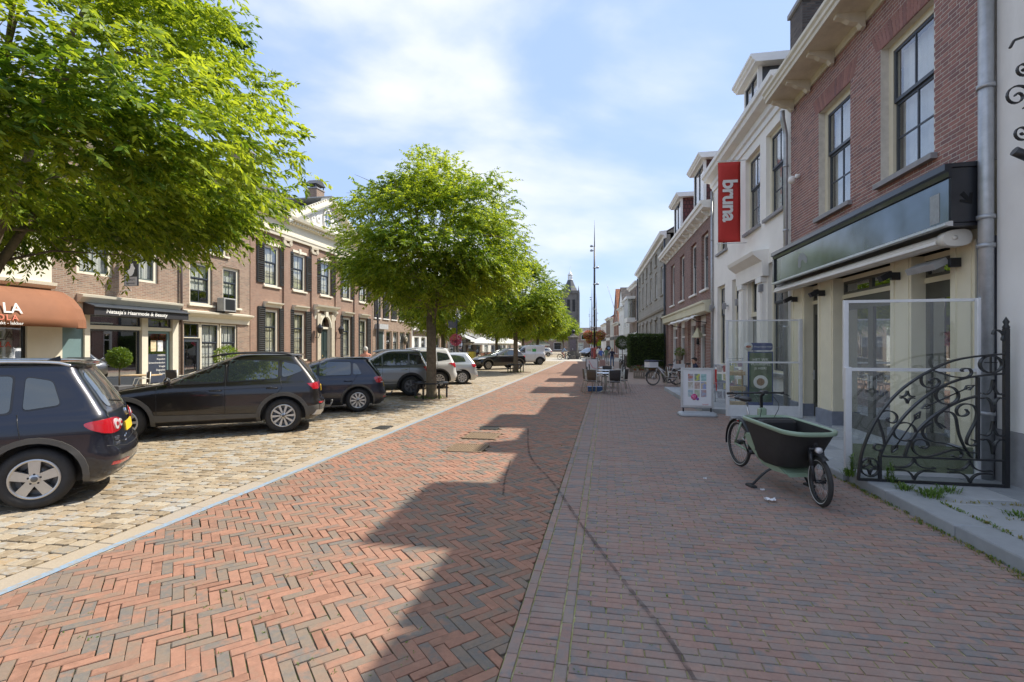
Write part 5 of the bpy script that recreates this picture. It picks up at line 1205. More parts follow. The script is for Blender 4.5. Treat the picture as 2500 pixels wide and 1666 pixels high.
slope_awning('light grey sloping awning on the white painted house', 54.6, 58.2, 2.6, 3.5, 2.45, plain('light_grey_canvas', (.36, .37, .38), .8, var=.08))
slope_awning('dark grey sloping awning beside the light grey one', 58.4, 63.4, 3.0, 3.6, 2.4, GREYC)
slope_awning('dark grey awning on the tan brick house', 63.8, 69, 3.0, 3.4, 2.4, GREYC)
# ================================================================== TREES
import numpy as np
BARK = plain('grey_brown_bark', (.19, .15, .105), .9, var=.35, scale=9, bump=.9, bscale=30, dirt=(.16, .17, .08))
LEAF = leafmat('zelkova_leaf', (.075, .16, .018), (.33, .45, .055), .52, .42)
def leaves_mesh(name, P, D, S, Lg, Wd, rnd, mat):
    n = len(P); V = np.empty((n, 4, 3), np.float32)
    mid = P+D*(Lg*.45)[:, None]; nrm = np.cross(D, S); nrm /= np.maximum(np.linalg.norm(nrm, axis=1), 1e-6)[:, None]
    V[:, 0] = P; V[:, 1] = mid+S*(Wd/2)[:, None]; V[:, 2] = P+D*Lg[:, None]-nrm*(Lg*.12)[:, None]*np.sign(nrm[:, 2])[:, None]; V[:, 3] = mid-S*(Wd/2)[:, None]
    me = bpy.data.meshes.new(name); me.vertices.add(n*4); me.loops.add(n*4); me.polygons.add(n)
    me.vertices.foreach_set('co', V.ravel()); me.loops.foreach_set('vertex_index', np.arange(n*4, dtype=np.int32)); me.polygons.foreach_set('loop_start', np.arange(0, n*4, 4, dtype=np.int32)); me.polygons.foreach_set('loop_total', np.full(n, 4, np.int32))
    a = me.attributes.new('rnd', 'FLOAT', 'FACE'); a.data.foreach_set('value', rnd.astype(np.float32))
    me.materials.append(mat); me.update(calc_edges=True); return me
def unit(v): return v/np.maximum(np.linalg.norm(v, axis=-1, keepdims=True), 1e-6)
def make_tree(name, label, loc, seed, trunk_r, fork, top, rad, bottom, n_limb, n_spray, per, leaf, zc=None, group=None, lean=(0, 0), flat=1.0):
    """trunk to the fork, rising limbs, side branches, then leafy sprays in a rounded, broken crown"""
    rg = np.random.default_rng(seed); rr = random.Random(seed)
    t = thing(name, label, 'tree', loc, 0, group)
    tm = MB()
    zc = zc or (top*.45+bottom*.55); 
    pts = [(0, 0, -.05), (.01, 0, .15), (.0, .01, fork*.5), (lean[0]*.5, lean[1]*.5, fork)]
    tm.tube(pts, trunk_r, 14, rr=[trunk_r*1.45, trunk_r*1.08, trunk_r*.96, trunk_r*.98])
    ends = []
    for i in range(n_limb):
        a = 2*math.pi*i/n_limb+rr.uniform(-.3, .3); inc = rr.uniform(.25, 1.0) if i else .05
        s = Vector((lean[0]*.5, lean[1]*.5, fork-rr.uniform(0, .35))); r_out = rad*(.35+.55*inc)
        zt = bottom+(top-bottom)*(.95-.42*inc)
        e = Vector((r_out*math.cos(a), r_out*math.sin(a), zt)); m1 = s.lerp(e, .3)+Vector((0, 0, .12*(top-fork)*inc)); m0 = s.lerp(e, .12)+Vector((0, 0, .05*(top-fork)))
        m2 = s.lerp(e, .65)+Vector((rr.uniform(-.2, .2), rr.uniform(-.2, .2), .07*(top-fork)*inc))
        c = [s, m0, m1, m2, e]; r0 = trunk_r*rr.uniform(.36, .55); q = [Vector(x) for x in chaikin([tuple(p) for p in c], 1, False)]
        tm.tube(q, r0, 8, rr=[r0*(1-.85*k/(len(q)-1)) for k in range(len(q))]); ends.append((q, r0))
    br = []
    for q, r0 in ends:
        for b in range(7):
            k = rr.randint(2, len(q)-2); s = q[k]; o = Vector((s.x, s.y, 0)); o = (o.normalized() if o.length > .1 else Vector((1, 0, 0)))
            d = (o+Vector((rr.gauss(0, .6), rr.gauss(0, .6), rr.uniform(-.05, .75)))).normalized(); l = rad*rr.uniform(.25, .55)
            e = s+d*l+Vector((0, 0, -.08*l)); mm = s.lerp(e, .5)+Vector((0, 0, .08*l)); rb = r0*.34
            tm.tube([s, mm, e], rb, 5, rr=[rb, rb*.65, rb*.2]); br.append((s, mm, e))
            for _ in range(2):
                s2 = mm.lerp(e, rr.random()); d2 = (d+Vector((rr.gauss(0, .7), rr.gauss(0, .7), rr.gauss(0, .35)))).normalized(); e2 = s2+d2*l*.45; tm.tube([s2, e2], rb*.35, 4, rr=[rb*.35, rb*.12])
    tm.build('trunk', BARK, t, fix=False)
    # clumps: flattened groups of sprays in the outer part of the crown
    ncl = 190; u = rg.random(ncl); th = rg.random(ncl)*2*np.pi; cz = rg.uniform(-1, 1, ncl)
    rr_ = (0.55+.45*u)**.6; h = np.where(cz > 0, (top-zc), (zc-bottom)); rho = np.sqrt(np.maximum(1-np.abs(cz)**2.2, 0))
    C = np.stack([rad*rr_*rho*np.cos(th), rad*rr_*rho*np.sin(th), zc+h*cz*rr_], 1)
    C += rg.normal(0, rad*.03, C.shape)
    size = rad*rg.uniform(.15, .30, ncl)
    ci = rg.integers(0, ncl, n_spray); off = rg.normal(0, 1, (n_spray, 3)); off /= np.maximum(np.linalg.norm(off, axis=1), 1)[:, None]
    SP = C[ci]+off*size[ci][:, None]*np.array([1, 1, .42])
    out = unit(SP-np.array([0, 0, zc-.35*(zc-bottom)])); sd_ = unit(out*np.array([1, 1, .5])+rg.normal(0, .45, SP.shape)); sl = rg.uniform(.28, .62, n_spray)*(leaf/.11)**.5
    # leaves along each spray
    k = np.tile(np.arange(per), n_spray); si = np.repeat(np.arange(n_spray), per); tt = (k+rg.random(len(k)))/per
    d = sd_[si]; droop = np.zeros_like(d); droop[:, 2] = -.30*tt**2
    P = SP[si]+d*(sl[si]*tt)[:, None]+droop*sl[si][:, None]
    lat = unit(np.cross(d, np.array([0, 0, 1.0]))); sg_ = np.where(k % 2 == 0, 1, -1)[:, None]
    D = unit(d*.75+lat*sg_*.75+np.array([0, 0, -.42])+rg.normal(0, .28, d.shape)); S = unit(np.cross(D, np.array([0, 0, 1.0])+rg.normal(0, .55, d.shape)))
    n = len(P); Lg = leaf*rg.uniform(.6, 1.2, n); Wd = Lg*rg.uniform(.30, .42, n)
    rv = np.clip(rg.normal(.48, .26, n)+(size[ci][si]/rad-.2)*1.0+np.repeat(rg.normal(0, .14, n_spray), per)+rg.normal(0, .2, ncl)[ci][si], 0, 1)
    link('crown', leaves_mesh('crown', P, D, S, Lg, Wd, rv, LEAF), t)
    return t
def tree_guard(label, x, y):
    g = thing('tree_guard', label, 'tree guard', (x, y, 0), 0, 'tree guards around the trunks')
    m = MB(); m.lathe([(.46, .49), (.58, .49), (.58, .53), (.46, .53), (.46, .49)], 24); m.build('ring_rail', BLACK, g)
    for i in range(6):
        a = .35+2*math.pi*i/6; MB().box(-.03, .03, -.015, .015, 0, .489, TR(.52*math.cos(a), .52*math.sin(a), 0) @ RZ(a)).build('post', BLACK, g)
    p = MB().lathe([(.001, .006), (1.05, .006), (1.05, -.02)], 28); o = p.build('tree_pit', plain('pit_soil', (.17, .125, .085), .95, var=.25, scale=8, bump=.6), g)
    gr = MB()
    for i in range(60): a = rng.uniform(0, 6.28); q = rng.uniform(.25, .6); blades(gr, (q*math.cos(a), q*math.sin(a), 0), 3, .12, .06, .006)
    gr.build('pit_grass', WEED, g, kind='stuff', fix=False)
t1 = make_tree('street_tree', 'large leafy tree overhanging the two dark cars nearest the cafe', (-10.3, 6.3, 0), 3, .19, 2.6, 9.8, 4.25, 4.1, 9, 8800, 26, .14, zc=5.0)
t2 = make_tree('street_tree', 'round crowned tree in the black ring guard beside the silver cars', (-5.82, 15.75, 0), 12,   .165, 2.75, 7.7, 2.85, 3.35, 9, 6000, 22, .125, zc=4.9)
t3 = make_tree('street_tree', 'leafy tree in a ring guard beside the black car facing the square', (-6.0, 32.3, 0), 21, .15, 2.7, 7.4, 2.8, 3.0, 8, 4200, 18, .16, zc=4.8)
tree_guard('black ring guard around the round crowned tree by the silver cars', -5.82, 15.75); tree_guard('black ring guard around the tree by the black car and the van', -6.0, 32.3)
for i, (x, y, s, rz, lab) in enumerate([(-6.8, 48.6, .95, 1.1, 'street tree behind the white van'), (-11.2, 49.5, .95, 2.3, 'tree among the white parasols of the terrace'), (-11.2, 66, 1., 4.0, 'slim tree between the parasols and the pale long house'),
        (-9.0, 70, 1.05, .5, 'tree beside the flower baskets beyond the cross street'), (-11.5, 86, 1.1, 3.3, 'tree behind the stone monument'), (-9.5, 108, 1.1, 5.2, 'far tree at the end of the street below the tower'), (-2.6, 125, .72, 2.0, 'furthest tree closing the street beside the flower baskets'), (-14, 82, 1.1, 1.7, 'tree before the dark shuttered building'), (-11.5, 33.5, .9, 2.9, 'tree behind the black car in the second row')]):
    c = copy_tree(t3, (x, y, 0), rz, lab, None); c.scale = (s, s, s)
# ================================================================== VEHICLES
def carpaint(name, rgb, metal=.35, rough=.32):
    if name in MATS: return MATS[name]
    m, nt, nd, lk, p = new_mat(name); p.inputs['Metallic'].default_value = metal; p.inputs['Roughness'].default_value = rough
    p.inputs['Coat Weight'].default_value = 1; p.inputs['Coat Roughness'].default_value = .025
    tc = nd.new('ShaderNodeTexCoord'); n = nd.new('ShaderNodeTexNoise'); n.inputs['Scale'].default_value = 3; n.inputs['Detail'].default_value = 8; lk.new(tc.outputs['Object'], n.inputs['Vector'])
    # road dust gathers low on the body
    s = nd.new('ShaderNodeSeparateXYZ'); lk.new(tc.outputs['Object'], s.inputs[0])
    mr = nd.new('ShaderNodeMapRange'); lk.new(s.outputs[2], mr.inputs[0]); mr.inputs[1].default_value = .15; mr.inputs[2].default_value = .75; mr.inputs[3].default_value = .16; mr.inputs[4].default_value = .0
    mu = nd.new('ShaderNodeMath'); mu.operation = 'MULTIPLY'; lk.new(mr.outputs[0], mu.inputs[0]); lk.new(n.outputs['Fac'], mu.inputs[1])
    mx = nd.new('ShaderNodeMix'); mx.data_type = 'RGBA'; lk.new(mu.outputs[0], mx.inputs['Factor']); mx.inputs['A'].default_value = (*rgb, 1); mx.inputs['B'].default_value = (.26, .22, .17, 1); lk.new(mx.outputs['Result'], p.inputs['Base Color'])
    MATS[name] = m; return m
def cglass():
    m, nt, nd, lk, p = new_mat('car_glass'); p.inputs['Base Color'].default_value = (.03, .04, .042, 1); p.inputs['Roughness'].default_value = .02; p.inputs['Specular IOR Level'].default_value = 1.0; p.inputs['IOR'].default_value = 1.6
    p.inputs['Coat Weight'].default_value = .6; p.inputs['Coat Roughness'].default_value = .01; return m
CGLASS = cglass()
RUBBER = plain('tyre_rubber', (.03, .029, .028), .75, var=.25, scale=12, bump=.2); PLAST = plain('black_plastic', (.035, .035, .036), .55, var=.12, scale=8); CLAD = plain('dusty_grey_cladding', (.10, .095, .085), .65, var=.15, scale=6)
ALLOY = plain('alloy_rim', (.55, .54, .52), .32, .85, var=.08, scale=10); ALLOYD = plain('dark_alloy', (.16, .16, .16), .4, .7, var=.1); CHROME = plain('chrome', (.8, .8, .8), .08, 1., var=0)
def lampmat(name, c):
    m, nt, nd, lk, p = new_mat(name); p.inputs['Base Color'].default_value = (*c, 1); p.inputs['Roughness'].default_value = .12; p.inputs['Coat Weight'].default_value = 1; p.inputs['Specular IOR Level'].default_value = .8
    n = nd.new('ShaderNodeTexVoronoi'); n.inputs['Scale'].default_value = 45; tc = nd.new('ShaderNodeTexCoord'); lk.new(tc.outputs['Object'], n.inputs['Vector']); b = nd.new('ShaderNodeBump'); b.inputs['Strength'].default_value = .25; lk.new(n.outputs['Distance'], b.inputs['Height']); lk.new(b.outputs[0], p.inputs['Normal']); return m
REDL = lampmat('red_lamp_glass', (.42, .006, .014)); CLEARL = lampmat('clear_lamp_glass', (.66, .64, .64)); PLATE = plain('yellow_plate', (.85, .55, .03), .45, var=.05)
def interp(tab, z):
    if z <= tab[0][0]: return tab[0][1:]
    for a, b in zip(tab, tab[1:]):
        if z <= b[0]:
            t = (z-a[0])/(b[0]-a[0]); return tuple(p+(q-p)*t for p, q in zip(a[1:], b[1:]))
    return tab[-1][1:]
def ring(z, xr, xf, w, rc, fc, bowr, bowf, drop, x_d0, n_end=7, n_c=7, n_s=26):
    """one level of the body: half outline rear centre -> left side -> front centre, mirrored"""
    rc = min(rc, w*.9); fc = min(fc, w*.9)
    half = []
    for i in range(n_end):
        y = (w-rc)*i/n_end; half.append((xr+bowr*(y/w)**2, y))
    x0 = xr+bowr*((w-rc)/w)**2
    for i in range(n_c+1):
        a = math.pi/2*i/n_c; half.append((x0+rc*1.1*(1-math.cos(a)), (w-rc)+rc*math.sin(a)))
    xa = x0+rc*1.1; x1 = xf-bowf*((w-fc)/w)**2; xb = x1-fc*1.3
    for i in range(1, n_s):
        t = i/n_s; half.append((xa+(xb-xa)*t, w*(1-.0*t)+.012*math.sin(math.pi*t)))
    for i in range(n_c+1):
        a = math.pi/2*i/n_c; half.append((xb+fc*1.3*math.sin(a), (w-fc)+fc*math.cos(a)))
    for i in range(1, n_end+1):
        y = (w-fc)*(1-i/n_end); half.append((xf-bowf*(y/w)**2, y))
    full = half+[(x, -y) for x, y in half[-2:0:-1]]
    L = xf-x_d0
    return [Vector((x, y, z-drop*max(0, (x-x_d0)/L)**1.3 if L > 0 else z)) for x, y in full]
def loft(rings):
    m = MB(); n = len(rings[0])
    for r in rings: m.v.extend(r)
    for k in range(len(rings)-1):
        for i in range(n):
            j = (i+1) % n; m.f.append([k*n+i, k*n+j, k*n+n+j, k*n+n+i]); m.r.append(0.); m.sm.append(True); m.mi.append(0)
    for b, rev in ((0, True), ((len(rings)-1)*n, False)):
        h = n//2+1
        # strip fill between the two halves
        for i in range(n//2):
            a, c = b+i, b+i+1; d, e = b+(n-i) % n, b+(n-i-1) % n
            f = []
            for q in (a, c, e, d):
                if q not in f: f.append(q)
            if len(f) >= 3: m.f.append(f if not rev else f[::-1]); m.r.append(0.); m.sm.append(True); m.mi.append(0)
    return m
class Car:
    def __init__(s, name, label, spec, loc, ang, paint, cat='car', group='cars parked on the setts'):
        s.t = thing(name, label, cat, loc, ang, group); s.sp = spec; s.paint = paint
        rings = [ring(*r) for r in spec['rings']]
        me = loft(rings).mesh('body', [paint, PLAST]); bm = bmesh.new(); bm.from_mesh(me); bmesh.ops.recalc_face_normals(bm, faces=bm.faces)
        bmesh.ops.subdivide_edges(bm, edges=[], cuts=0)
        s.bvh = BVHTree.FromBMesh(bm); bm.to_mesh(me); bm.free()
        s.body = link('body', me, s.t)
        # wheel arches are cut out of the body
        R, wb = spec['R'], spec['wb']; W2 = spec['W']/2; cut = MB(); cut.cur = 0
        for x in (0, wb):
            for sy in (-1, 1):
                y0, y1 = sorted((sy*(W2-.36), sy*(W2+.2)))
                cut.prism([(x+(R+.075)*math.cos(2*math.pi*i/36), R+(R+.065)*math.sin(2*math.pi*i/36)) for i in range(36)], y0, y1, 'y')
        cme = cut.mesh('cut', [PLAST]); bm = bmesh.new(); bm.from_mesh(cme); bmesh.ops.recalc_face_normals(bm, faces=bm.faces); bm.to_mesh(cme); bm.free()
        co = bpy.data.objects.new('cut', cme); COL.objects.link(co); co.parent = s.t
        md = s.body.modifiers.new('b', 'BOOLEAN'); md.object = co; md.operation = 'DIFFERENCE'; md.solver = 'EXACT'; md.material_mode = 'TRANSFER'
        bpy.context.view_layer.update(); dg = bpy.context.evaluated_depsgraph_get()
        nm = bpy.data.meshes.new_from_object(s.body.evaluated_get(dg)); s.body.modifiers.clear(); s.body.data = nm; bpy.data.objects.remove(co)
        for p in nm.polygons: p.use_smooth = True
        try: nm.set_sharp_from_angle(angle=R_(48))
        except Exception: pass
    def hit(s, o, d):
        h = s.bvh.ray_cast(Vector(o), Vector(d), 8); return h[0], h[1]
    def cast(s, view, a, b):
        if view == 'L': return s.hit((a, 4, b), (0, -1, 0))
        if view == 'R': return s.hit((a, -4, b), (0, 1, 0))
        if view == 'B': return s.hit((-5, a, b), (1, 0, 0))
        if view == 'F': return s.hit((9, a, b), (-1, 0, 0))
        if view == 'T': return s.hit((a, b, 5), (0, 0, -1))
    def patch(s, name, poly, view, mat, off=.004, step=.07, parent=None, thick=.012):
        bm = bmesh.new(); vs = [bm.verts.new((x, y, 0)) for x, y in poly]; bm.faces.new(vs)
        x0, x1 = min(p[0] for p in poly), max(p[0] for p in poly); y0, y1 = min(p[1] for p in poly), max(p[1] for p in poly)
        for ax, a, b in ((0, x0, x1), (1, y0, y1)):
            k = max(1, int((b-a)/step))
            for i in range(1, k):
                c = a+(b-a)*i/k; g = bm.verts[:]+bm.edges[:]+bm.faces[:]
                bmesh.ops.bisect_plane(bm, geom=g, plane_co=(c, 0, 0) if ax == 0 else (0, c, 0), plane_no=(1, 0, 0) if ax == 0 else (0, 1, 0))
        bad = []
        for v in bm.verts:
            p, n = s.cast(view, v.co.x, v.co.y)
            if p is None: bad.append(v); continue
            d = {'L': Vector((0, 1, 0)), 'R': Vector((0, -1, 0)), 'B': Vector((-1, 0, 0)), 'F': Vector((1, 0, 0)), 'T': Vector((0, 0, 1))}[view]
            if n.dot(d) < 0: n = -n
            if n.dot(d) < .12: bad.append(v); continue
            v.co = p+(n*.7+d*.3)*off
        bmesh.ops.delete(bm, geom=bad, context='VERTS')
        bmesh.ops.triangulate(bm, faces=bm.faces[:]); bmesh.ops.recalc_face_normals(bm, faces=bm.faces[:])
        d = {'L': Vector((0, 1, 0)), 'R': Vector((0, -1, 0)), 'B': Vector((-1, 0, 0)), 'F': Vector((1, 0, 0)), 'T': Vector((0, 0, 1))}[view]
        if bm.faces and sum((f.normal.dot(d) for f in bm.faces)) < 0: bmesh.ops.reverse_faces(bm, faces=bm.faces[:])
        be = [e for e in bm.edges if e.is_boundary]
        if be and thick:
            r = bmesh.ops.extrude_edge_only(bm, edges=be)
            for v in [g for g in r['geom'] if isinstance(g, bmesh.types.BMVert)]: v.co -= d*thick
        me = bpy.data.meshes.new(name); bm.to_mesh(me); bm.free()
        for p in me.polygons: p.use_smooth = True
        try: me.set_sharp_from_angle(angle=R_(40))
        except Exception: pass
        me.materials.append(mat); return link(name, me, parent or s.t)
    def seam(s, name, pts, view, mat=None, w=.010, off=.0005, parent=None):
        out = []
        for a, b in zip(pts, pts[1:]):
            k = max(1, int(math.dist(a, b)/.06))
            for i in range(k): out.append((a[0]+(b[0]-a[0])*i/k, a[1]+(b[1]-a[1])*i/k))
        out.append(pts[-1]); P = []
        for a, b in out:
            p, n = s.cast(view, a, b)
            if p is not None: P.append(p+n*off*(1 if n.dot({'L': Vector((0, 1, 0)), 'R': Vector((0, -1, 0)), 'B': Vector((-1, 0, 0)), 'F': Vector((1, 0, 0)), 'T': Vector((0, 0, 1))}[view]) > 0 else -1))
        if len(P) > 1: return MB().tube(P, w/2, 5).build(name, mat or BLACK, parent or s.t)
    def both(s, fn):
        for v in ('L', 'R'): fn(v)
    def wheels(s, rim, n, tw=.205):
        R, wb, W2 = s.sp['R'], s.sp['wb'], s.sp['W']/2; k = ('wheel', R, n, rim)
        if k not in WHEELS:
            rr = R*.66; ty = MB().lathe([(rr, -tw/2+.01), (rr+.02, -tw/2), (R-.05, -tw/2-.006), (R-.012, -tw/2+.025), (R, -tw/2+.05), (R, tw/2-.05), (R-.012, tw/2-.025), (R-.05, tw/2+.006), (rr+.02, tw/2), (rr, tw/2-.01)], 40, axis='y').mesh('wheel', RUBBER)
            rm = MB(); rm.lathe([(rr+.004, tw/2-.012), (rr-.006, tw/2+.0), (rr-.022, tw/2-.004), (rr-.03, tw/2-.03), (rr-.035, -tw/2+.01)], 40, axis='y')
            y0, y1 = tw/2-.045, tw/2-.012
            if n in (5, 6):
                for i in range(n):
                    a = 2*math.pi*i/n+math.pi/2; M_ = Matrix.Rotation(-a, 4, 'Y')
                    w0, w1 = (.040, .052) if n == 5 else (.022, .045)
                    rm.prism([(.03, -w0), (rr-.02, -w1), (rr-.02, w1), (.03, w0)], y0-.01, y1+.002, 'y', M_)
            else:
                for i in range(n):
                    a = 2*math.pi*i/n; M_ = Matrix.Rotation(-a, 4, 'Y'); rm.prism([(.04, -.012), (rr-.02, -.030), (rr-.02, .018), (.04, .014)], y0, y1, 'y', M_)
            rm.lathe([(.001, y1+.008), (.03, y1+.008), (.065, y1-.002), (.075, y0-.02)], 20, axis='y')
            rim_me = rm.mesh('rim', rim); dk = MB().lathe([(.001, -.02), (rr-.03, -.02)], 24, axis='y').lathe([(.05, .0), (rr*.62, .0), (rr*.62, -.01)], 24, axis='y').mesh('brake_disc', ALLOYD)
            cap = MB().lathe([(.001, y1+.013), (.026, y1+.012), (.03, y1+.008)], 16, axis='y').mesh('hub_cap', ALLOYD)
            bolt = MB()
            for i in range(5): a = 2*math.pi*i/5+.3; bolt.lathe([(.001, y1+.004), (.011, y1+.004), (.012, y1-.01)], 8, (.052*math.cos(a), 0, .052*math.sin(a)), 'y')
            WHEELS[k] = (ty, rim_me, dk, cap, bolt.mesh('wheel_bolts', BLACK))
        ty, rm, dk, cap, bo = WHEELS[k]
        for x in (0, wb):
            for sy in (1, -1):
                w = link('wheel', ty, s.t); w.location = (x, sy*(W2-tw/2-.025), R); w.rotation_euler = (0, 0, 0 if sy > 0 else math.pi)
                for nm, me in (('rim', rm), ('brake_disc', dk), ('hub_cap', cap)): link(nm, me, w)
                link('wheel_bolts', bo, w)
    def arch(s, mat, x, w=.055, off=.012, a0=-12, a1=192):
        R = s.sp['R']
        for v in ('L', 'R'):
            out = [(x+(R+.072+ww)*math.cos(R_(a)), R+(R+.062+ww)*math.sin(R_(a))) for ww, rngs in ((.0, range(a0, a1+1, 12)), (w, range(a1, a0-1, -12))) for a in rngs]
            s.patch('arch_trim', out, v, mat, off, .05, thick=.03)
    def mirror(s, x, z, y, mat):
        for sy in (1, -1):
            m = MB(); m.sphere((x, sy*(y+.10), z), .1, 12, 8, (.55, 1.15, .72)); m.tube([(x, sy*(y-.03), z-.05), (x, sy*(y+.05), z-.03)], .025, 6); o = m.build('mirror', mat, s.t)
    def handle(s, x, z, mat, w=.20):
        for v, sy in (('L', 1), ('R', -1)):
            p, n = s.cast(v, x, z)
            if p: MB().tube([p+Vector((-w/2, sy*.005, 0)), p+Vector((-w/2+.03, sy*.035, .004)), p+Vector((w/2-.03, sy*.035, .004)), p+Vector((w/2, sy*.005, 0))], .013, 6).build('door_handle', mat, s.t)
    def rail(s, x0, x1, z, y, mat):
        for sy in (1, -1): MB().tube(chaikin([(x0, sy*y, z-.05), (x0+.15, sy*y, z), (x1-.3, sy*(y), z+.005), (x1, sy*(y-.01), z-.07)], 2, False), .018, 8).build('roof_rail', mat, s.t)
WHEELS = {}
def hatch_rings(L0, xf, W, H, belt, zb=.2, cowl=2.0, roof=(.05, 1.0), top_w=.60, slope=1., hood=.12, rbow=.10, tail=0., nose=.0, spoil=.06, boxy=False):
    """L0: rear overhang, xf: front end, belt: shoulder height, cowl: foot of the windscreen, roof: x where the roof ends (rear, front)"""
    w = W/2; xr = -L0; r = []
    #        z       x_rear         x_front      width     rc   fc   bowr bowf drop x0
    r += [(zb,      xr+.16,        xf-.20,      w*.86,   .16, .30, rbow, .18, 0, 99),
          (zb+.09,  xr+.05,        xf-.07,      w*.955,  .20, .36, rbow, .20, 0, 99),
          (zb+.22,  xr+.00,        xf-.01,      w*.985,  .22, .40, rbow, .22, 0, 99),
          (zb+.36,  xr+.01+tail*.2, xf+.00,     w*.995,  .22, .42, rbow, .24, .02, cowl),
          (zb+.40,  xr+.06+tail*.3, xf-.02,     w*.99,   .20, .42, rbow*.8, .24, .03, cowl),
          (belt-.22, xr+.08+tail*.5, xf-.05,    w*1.0,   .17, .42, rbow*.8, .26, .07, cowl),
          (belt-.10, xr+.09+tail*.7, xf-.12,    w*.992,  .16, .42, rbow*.8, .28, .12, cowl*.95),
          (belt-.02, xr+.11+tail*.9, xf-.22,    w*.965,  .15, .42, rbow*.8, .30, hood+.05, cowl*.9),
          (belt+.015, xr+.12+tail, xf-.34,      w*.94,   .14, .40, rbow*.8, .32, hood+.03, cowl*.9),
          (belt+.05, xr+.145+tail, cowl+.02,    w*.915,  .13, .25, rbow*.8, .20, .0, 99)]
    zr = H; xa, xb = roof
    for t, bow in ((.35, .8), (.7, .7), (.88, .6)):
        z = belt+.05+(zr-.07-belt-.05)*t
        r.append((z, xr+.145+tail+(xa-(xr+.145+tail))*t**1.1, cowl+.02+(xb-cowl-.02)*t**.92, w*(.915-(.915-top_w/w*1.0-.04)*t**1.05), .12, .22, rbow*bow, .16, 0, 99))
    r += [(zr-.075, xa-.01, xb, top_w+.030, .12, .2, rbow*.5, .14, 0, 99), (zr-.045, xa-spoil, xb-.06, top_w, .13, .2, rbow*.5, .13, 0, 99),
          (zr-.018, xa-spoil+.06, xb-.20, top_w*.90, .2, .2, rbow*.5, .12, 0, 99), (zr-.003, xa+.25, xb-.38, top_w*.70, .2, .2, .05, .10, 0, 99), (zr, xa+.6, xb-.6, top_w*.35, .1, .1, .03, .05, 0, 99)]
    return r
def plate_text(c, x, z, y=0):
    pass
def std(c, wins, rearwin, doors, lights, plate, screen, cap=None, trimmat=BLACK):
    """parts common to every car, given as outlines in the side (x,z) and rear (y,z) view"""
    for v in ('L', 'R'):
        for p in wins:
            s_ = [((x-sum(q[0] for q in p)/len(p))*1.045+sum(q[0] for q in p)/len(p), (z-sum(q[1] for q in p)/len(p))*1.09+sum(q[1] for q in p)/len(p)) for x, z in p]
            c.patch('window_surround', rnd(s_, .05), v, trimmat, .002, .08, thick=.004); c.patch('side_window', rnd(p, .045), v, CGLASS, .005, .08)
        for d in doors: c.seam('door_seam', d, v)
    rw = rnd(rearwin, .08); c.patch('rear_window', rw, 'B', CGLASS, .006, .08)
    c.patch('windscreen', rnd(screen, .08), 'F', CGLASS, .006, .09)
    if plate: c.patch('number_plate', plate, 'B', PLATE, .012, .2, thick=.012)
def P(x0, x1, z0, z1): return [(x0, z0), (x1, z0), (x1, z1), (x0, z1)]
def place(wheel, phi, W):
    b = Vector((math.cos(R_(phi)), math.sin(R_(phi)), 0)); l = Vector((math.sin(R_(phi)), -math.cos(R_(phi)), 0))
    o = Vector((wheel[0], wheel[1], 0))-l*(W/2-.03); return o, math.atan2(-b.y, -b.x)

NAVY = carpaint('navy_black_paint', (.006, .007, .016)); GREY = carpaint('dark_brown_grey_paint', (.016, .013, .012)); NAVY2 = carpaint('deep_navy_paint', (.008, .010, .026)); SILV = carpaint('silver_grey_paint', (.27, .28, .28), .7, .35)
WHTC = carpaint('white_car_paint', (.66, .66, .65), 0., .4); SILL = carpaint('light_silver_paint', (.52, .53, .53), .55, .36); BLKC = carpaint('black_car_paint', (.008, .008, .010))
# ---- tall navy hatchback at the left edge
W = 1.76; o, a = place((-6.0, 4.18), 43, W)
c = Car('parked_car', 'navy black tall hatchback with five spoke wheels cropped by the picture edge', dict(rings=hatch_rings(.80, 3.41, W, 1.58, .98, .20, 2.25, (-.34, 1.15), .60, tail=.02, rbow=.13, spoil=.09), R=.325, wb=2.58, W=W), o, a, NAVY)
std(c, [[(2.0, 1.02), (1.15, 1.02), (1.15, 1.42), (1.35, 1.42)], [(1.05, 1.01), (.20, 1.04), (.20, 1.42), (1.05, 1.43)], [(.10, 1.06), (-.20, 1.10), (-.12, 1.36), (.10, 1.41)]], [(-.62, 1.04), (.62, 1.04), (.54, 1.44), (-.54, 1.44)],
    [[(1.10, .25), (1.10, 1.0)], [(2.1, .3), (2.12, 1.0)], [(.14, 1.02), (.10, .75), (.32, .55), (.42, .28)]], None, P(-.26, .26, .70, .81), [(-.62, 1.08), (.62, 1.08), (.55, 1.42), (-.55, 1.42)])
for sy, v in ((1, 'L'), (-1, 'R')):
    lamp = chaikin([(sy*.44, .75), (sy*.86, .74), (sy*.9, .86), (sy*.82, .93), (sy*.44, .90)], 2); l = c.patch('tail_lamp', lamp, 'B', REDL, .012, .04, thick=.03)
    c.patch('tail_lamp_side', chaikin([(-.70, .75), (-.55, .77), (-.42, .84), (-.40, .90), (-.70, .92)], 2), v, REDL, .012, .04, thick=.03)
    for yy, rr_ in ((.62, .062), (.485, .045)): c.patch('lamp_lens', [(sy*yy+rr_*math.cos(k_*.42), .835+rr_*math.sin(k_*.42)) for k_ in range(15)], 'B', CLEARL, .022, .03, parent=l); c.patch('lamp_core', [(sy*yy+rr_*.4*math.cos(k_*.42), .835+rr_*.4*math.sin(k_*.42)) for k_ in range(15)], 'B', REDL, .030, .03, parent=l)
    c.patch('bumper_reflector', [(sy*.44, .375), (sy*.80, .39), (sy*.80, .425), (sy*.44, .41)], 'B', REDL, .008, .06)
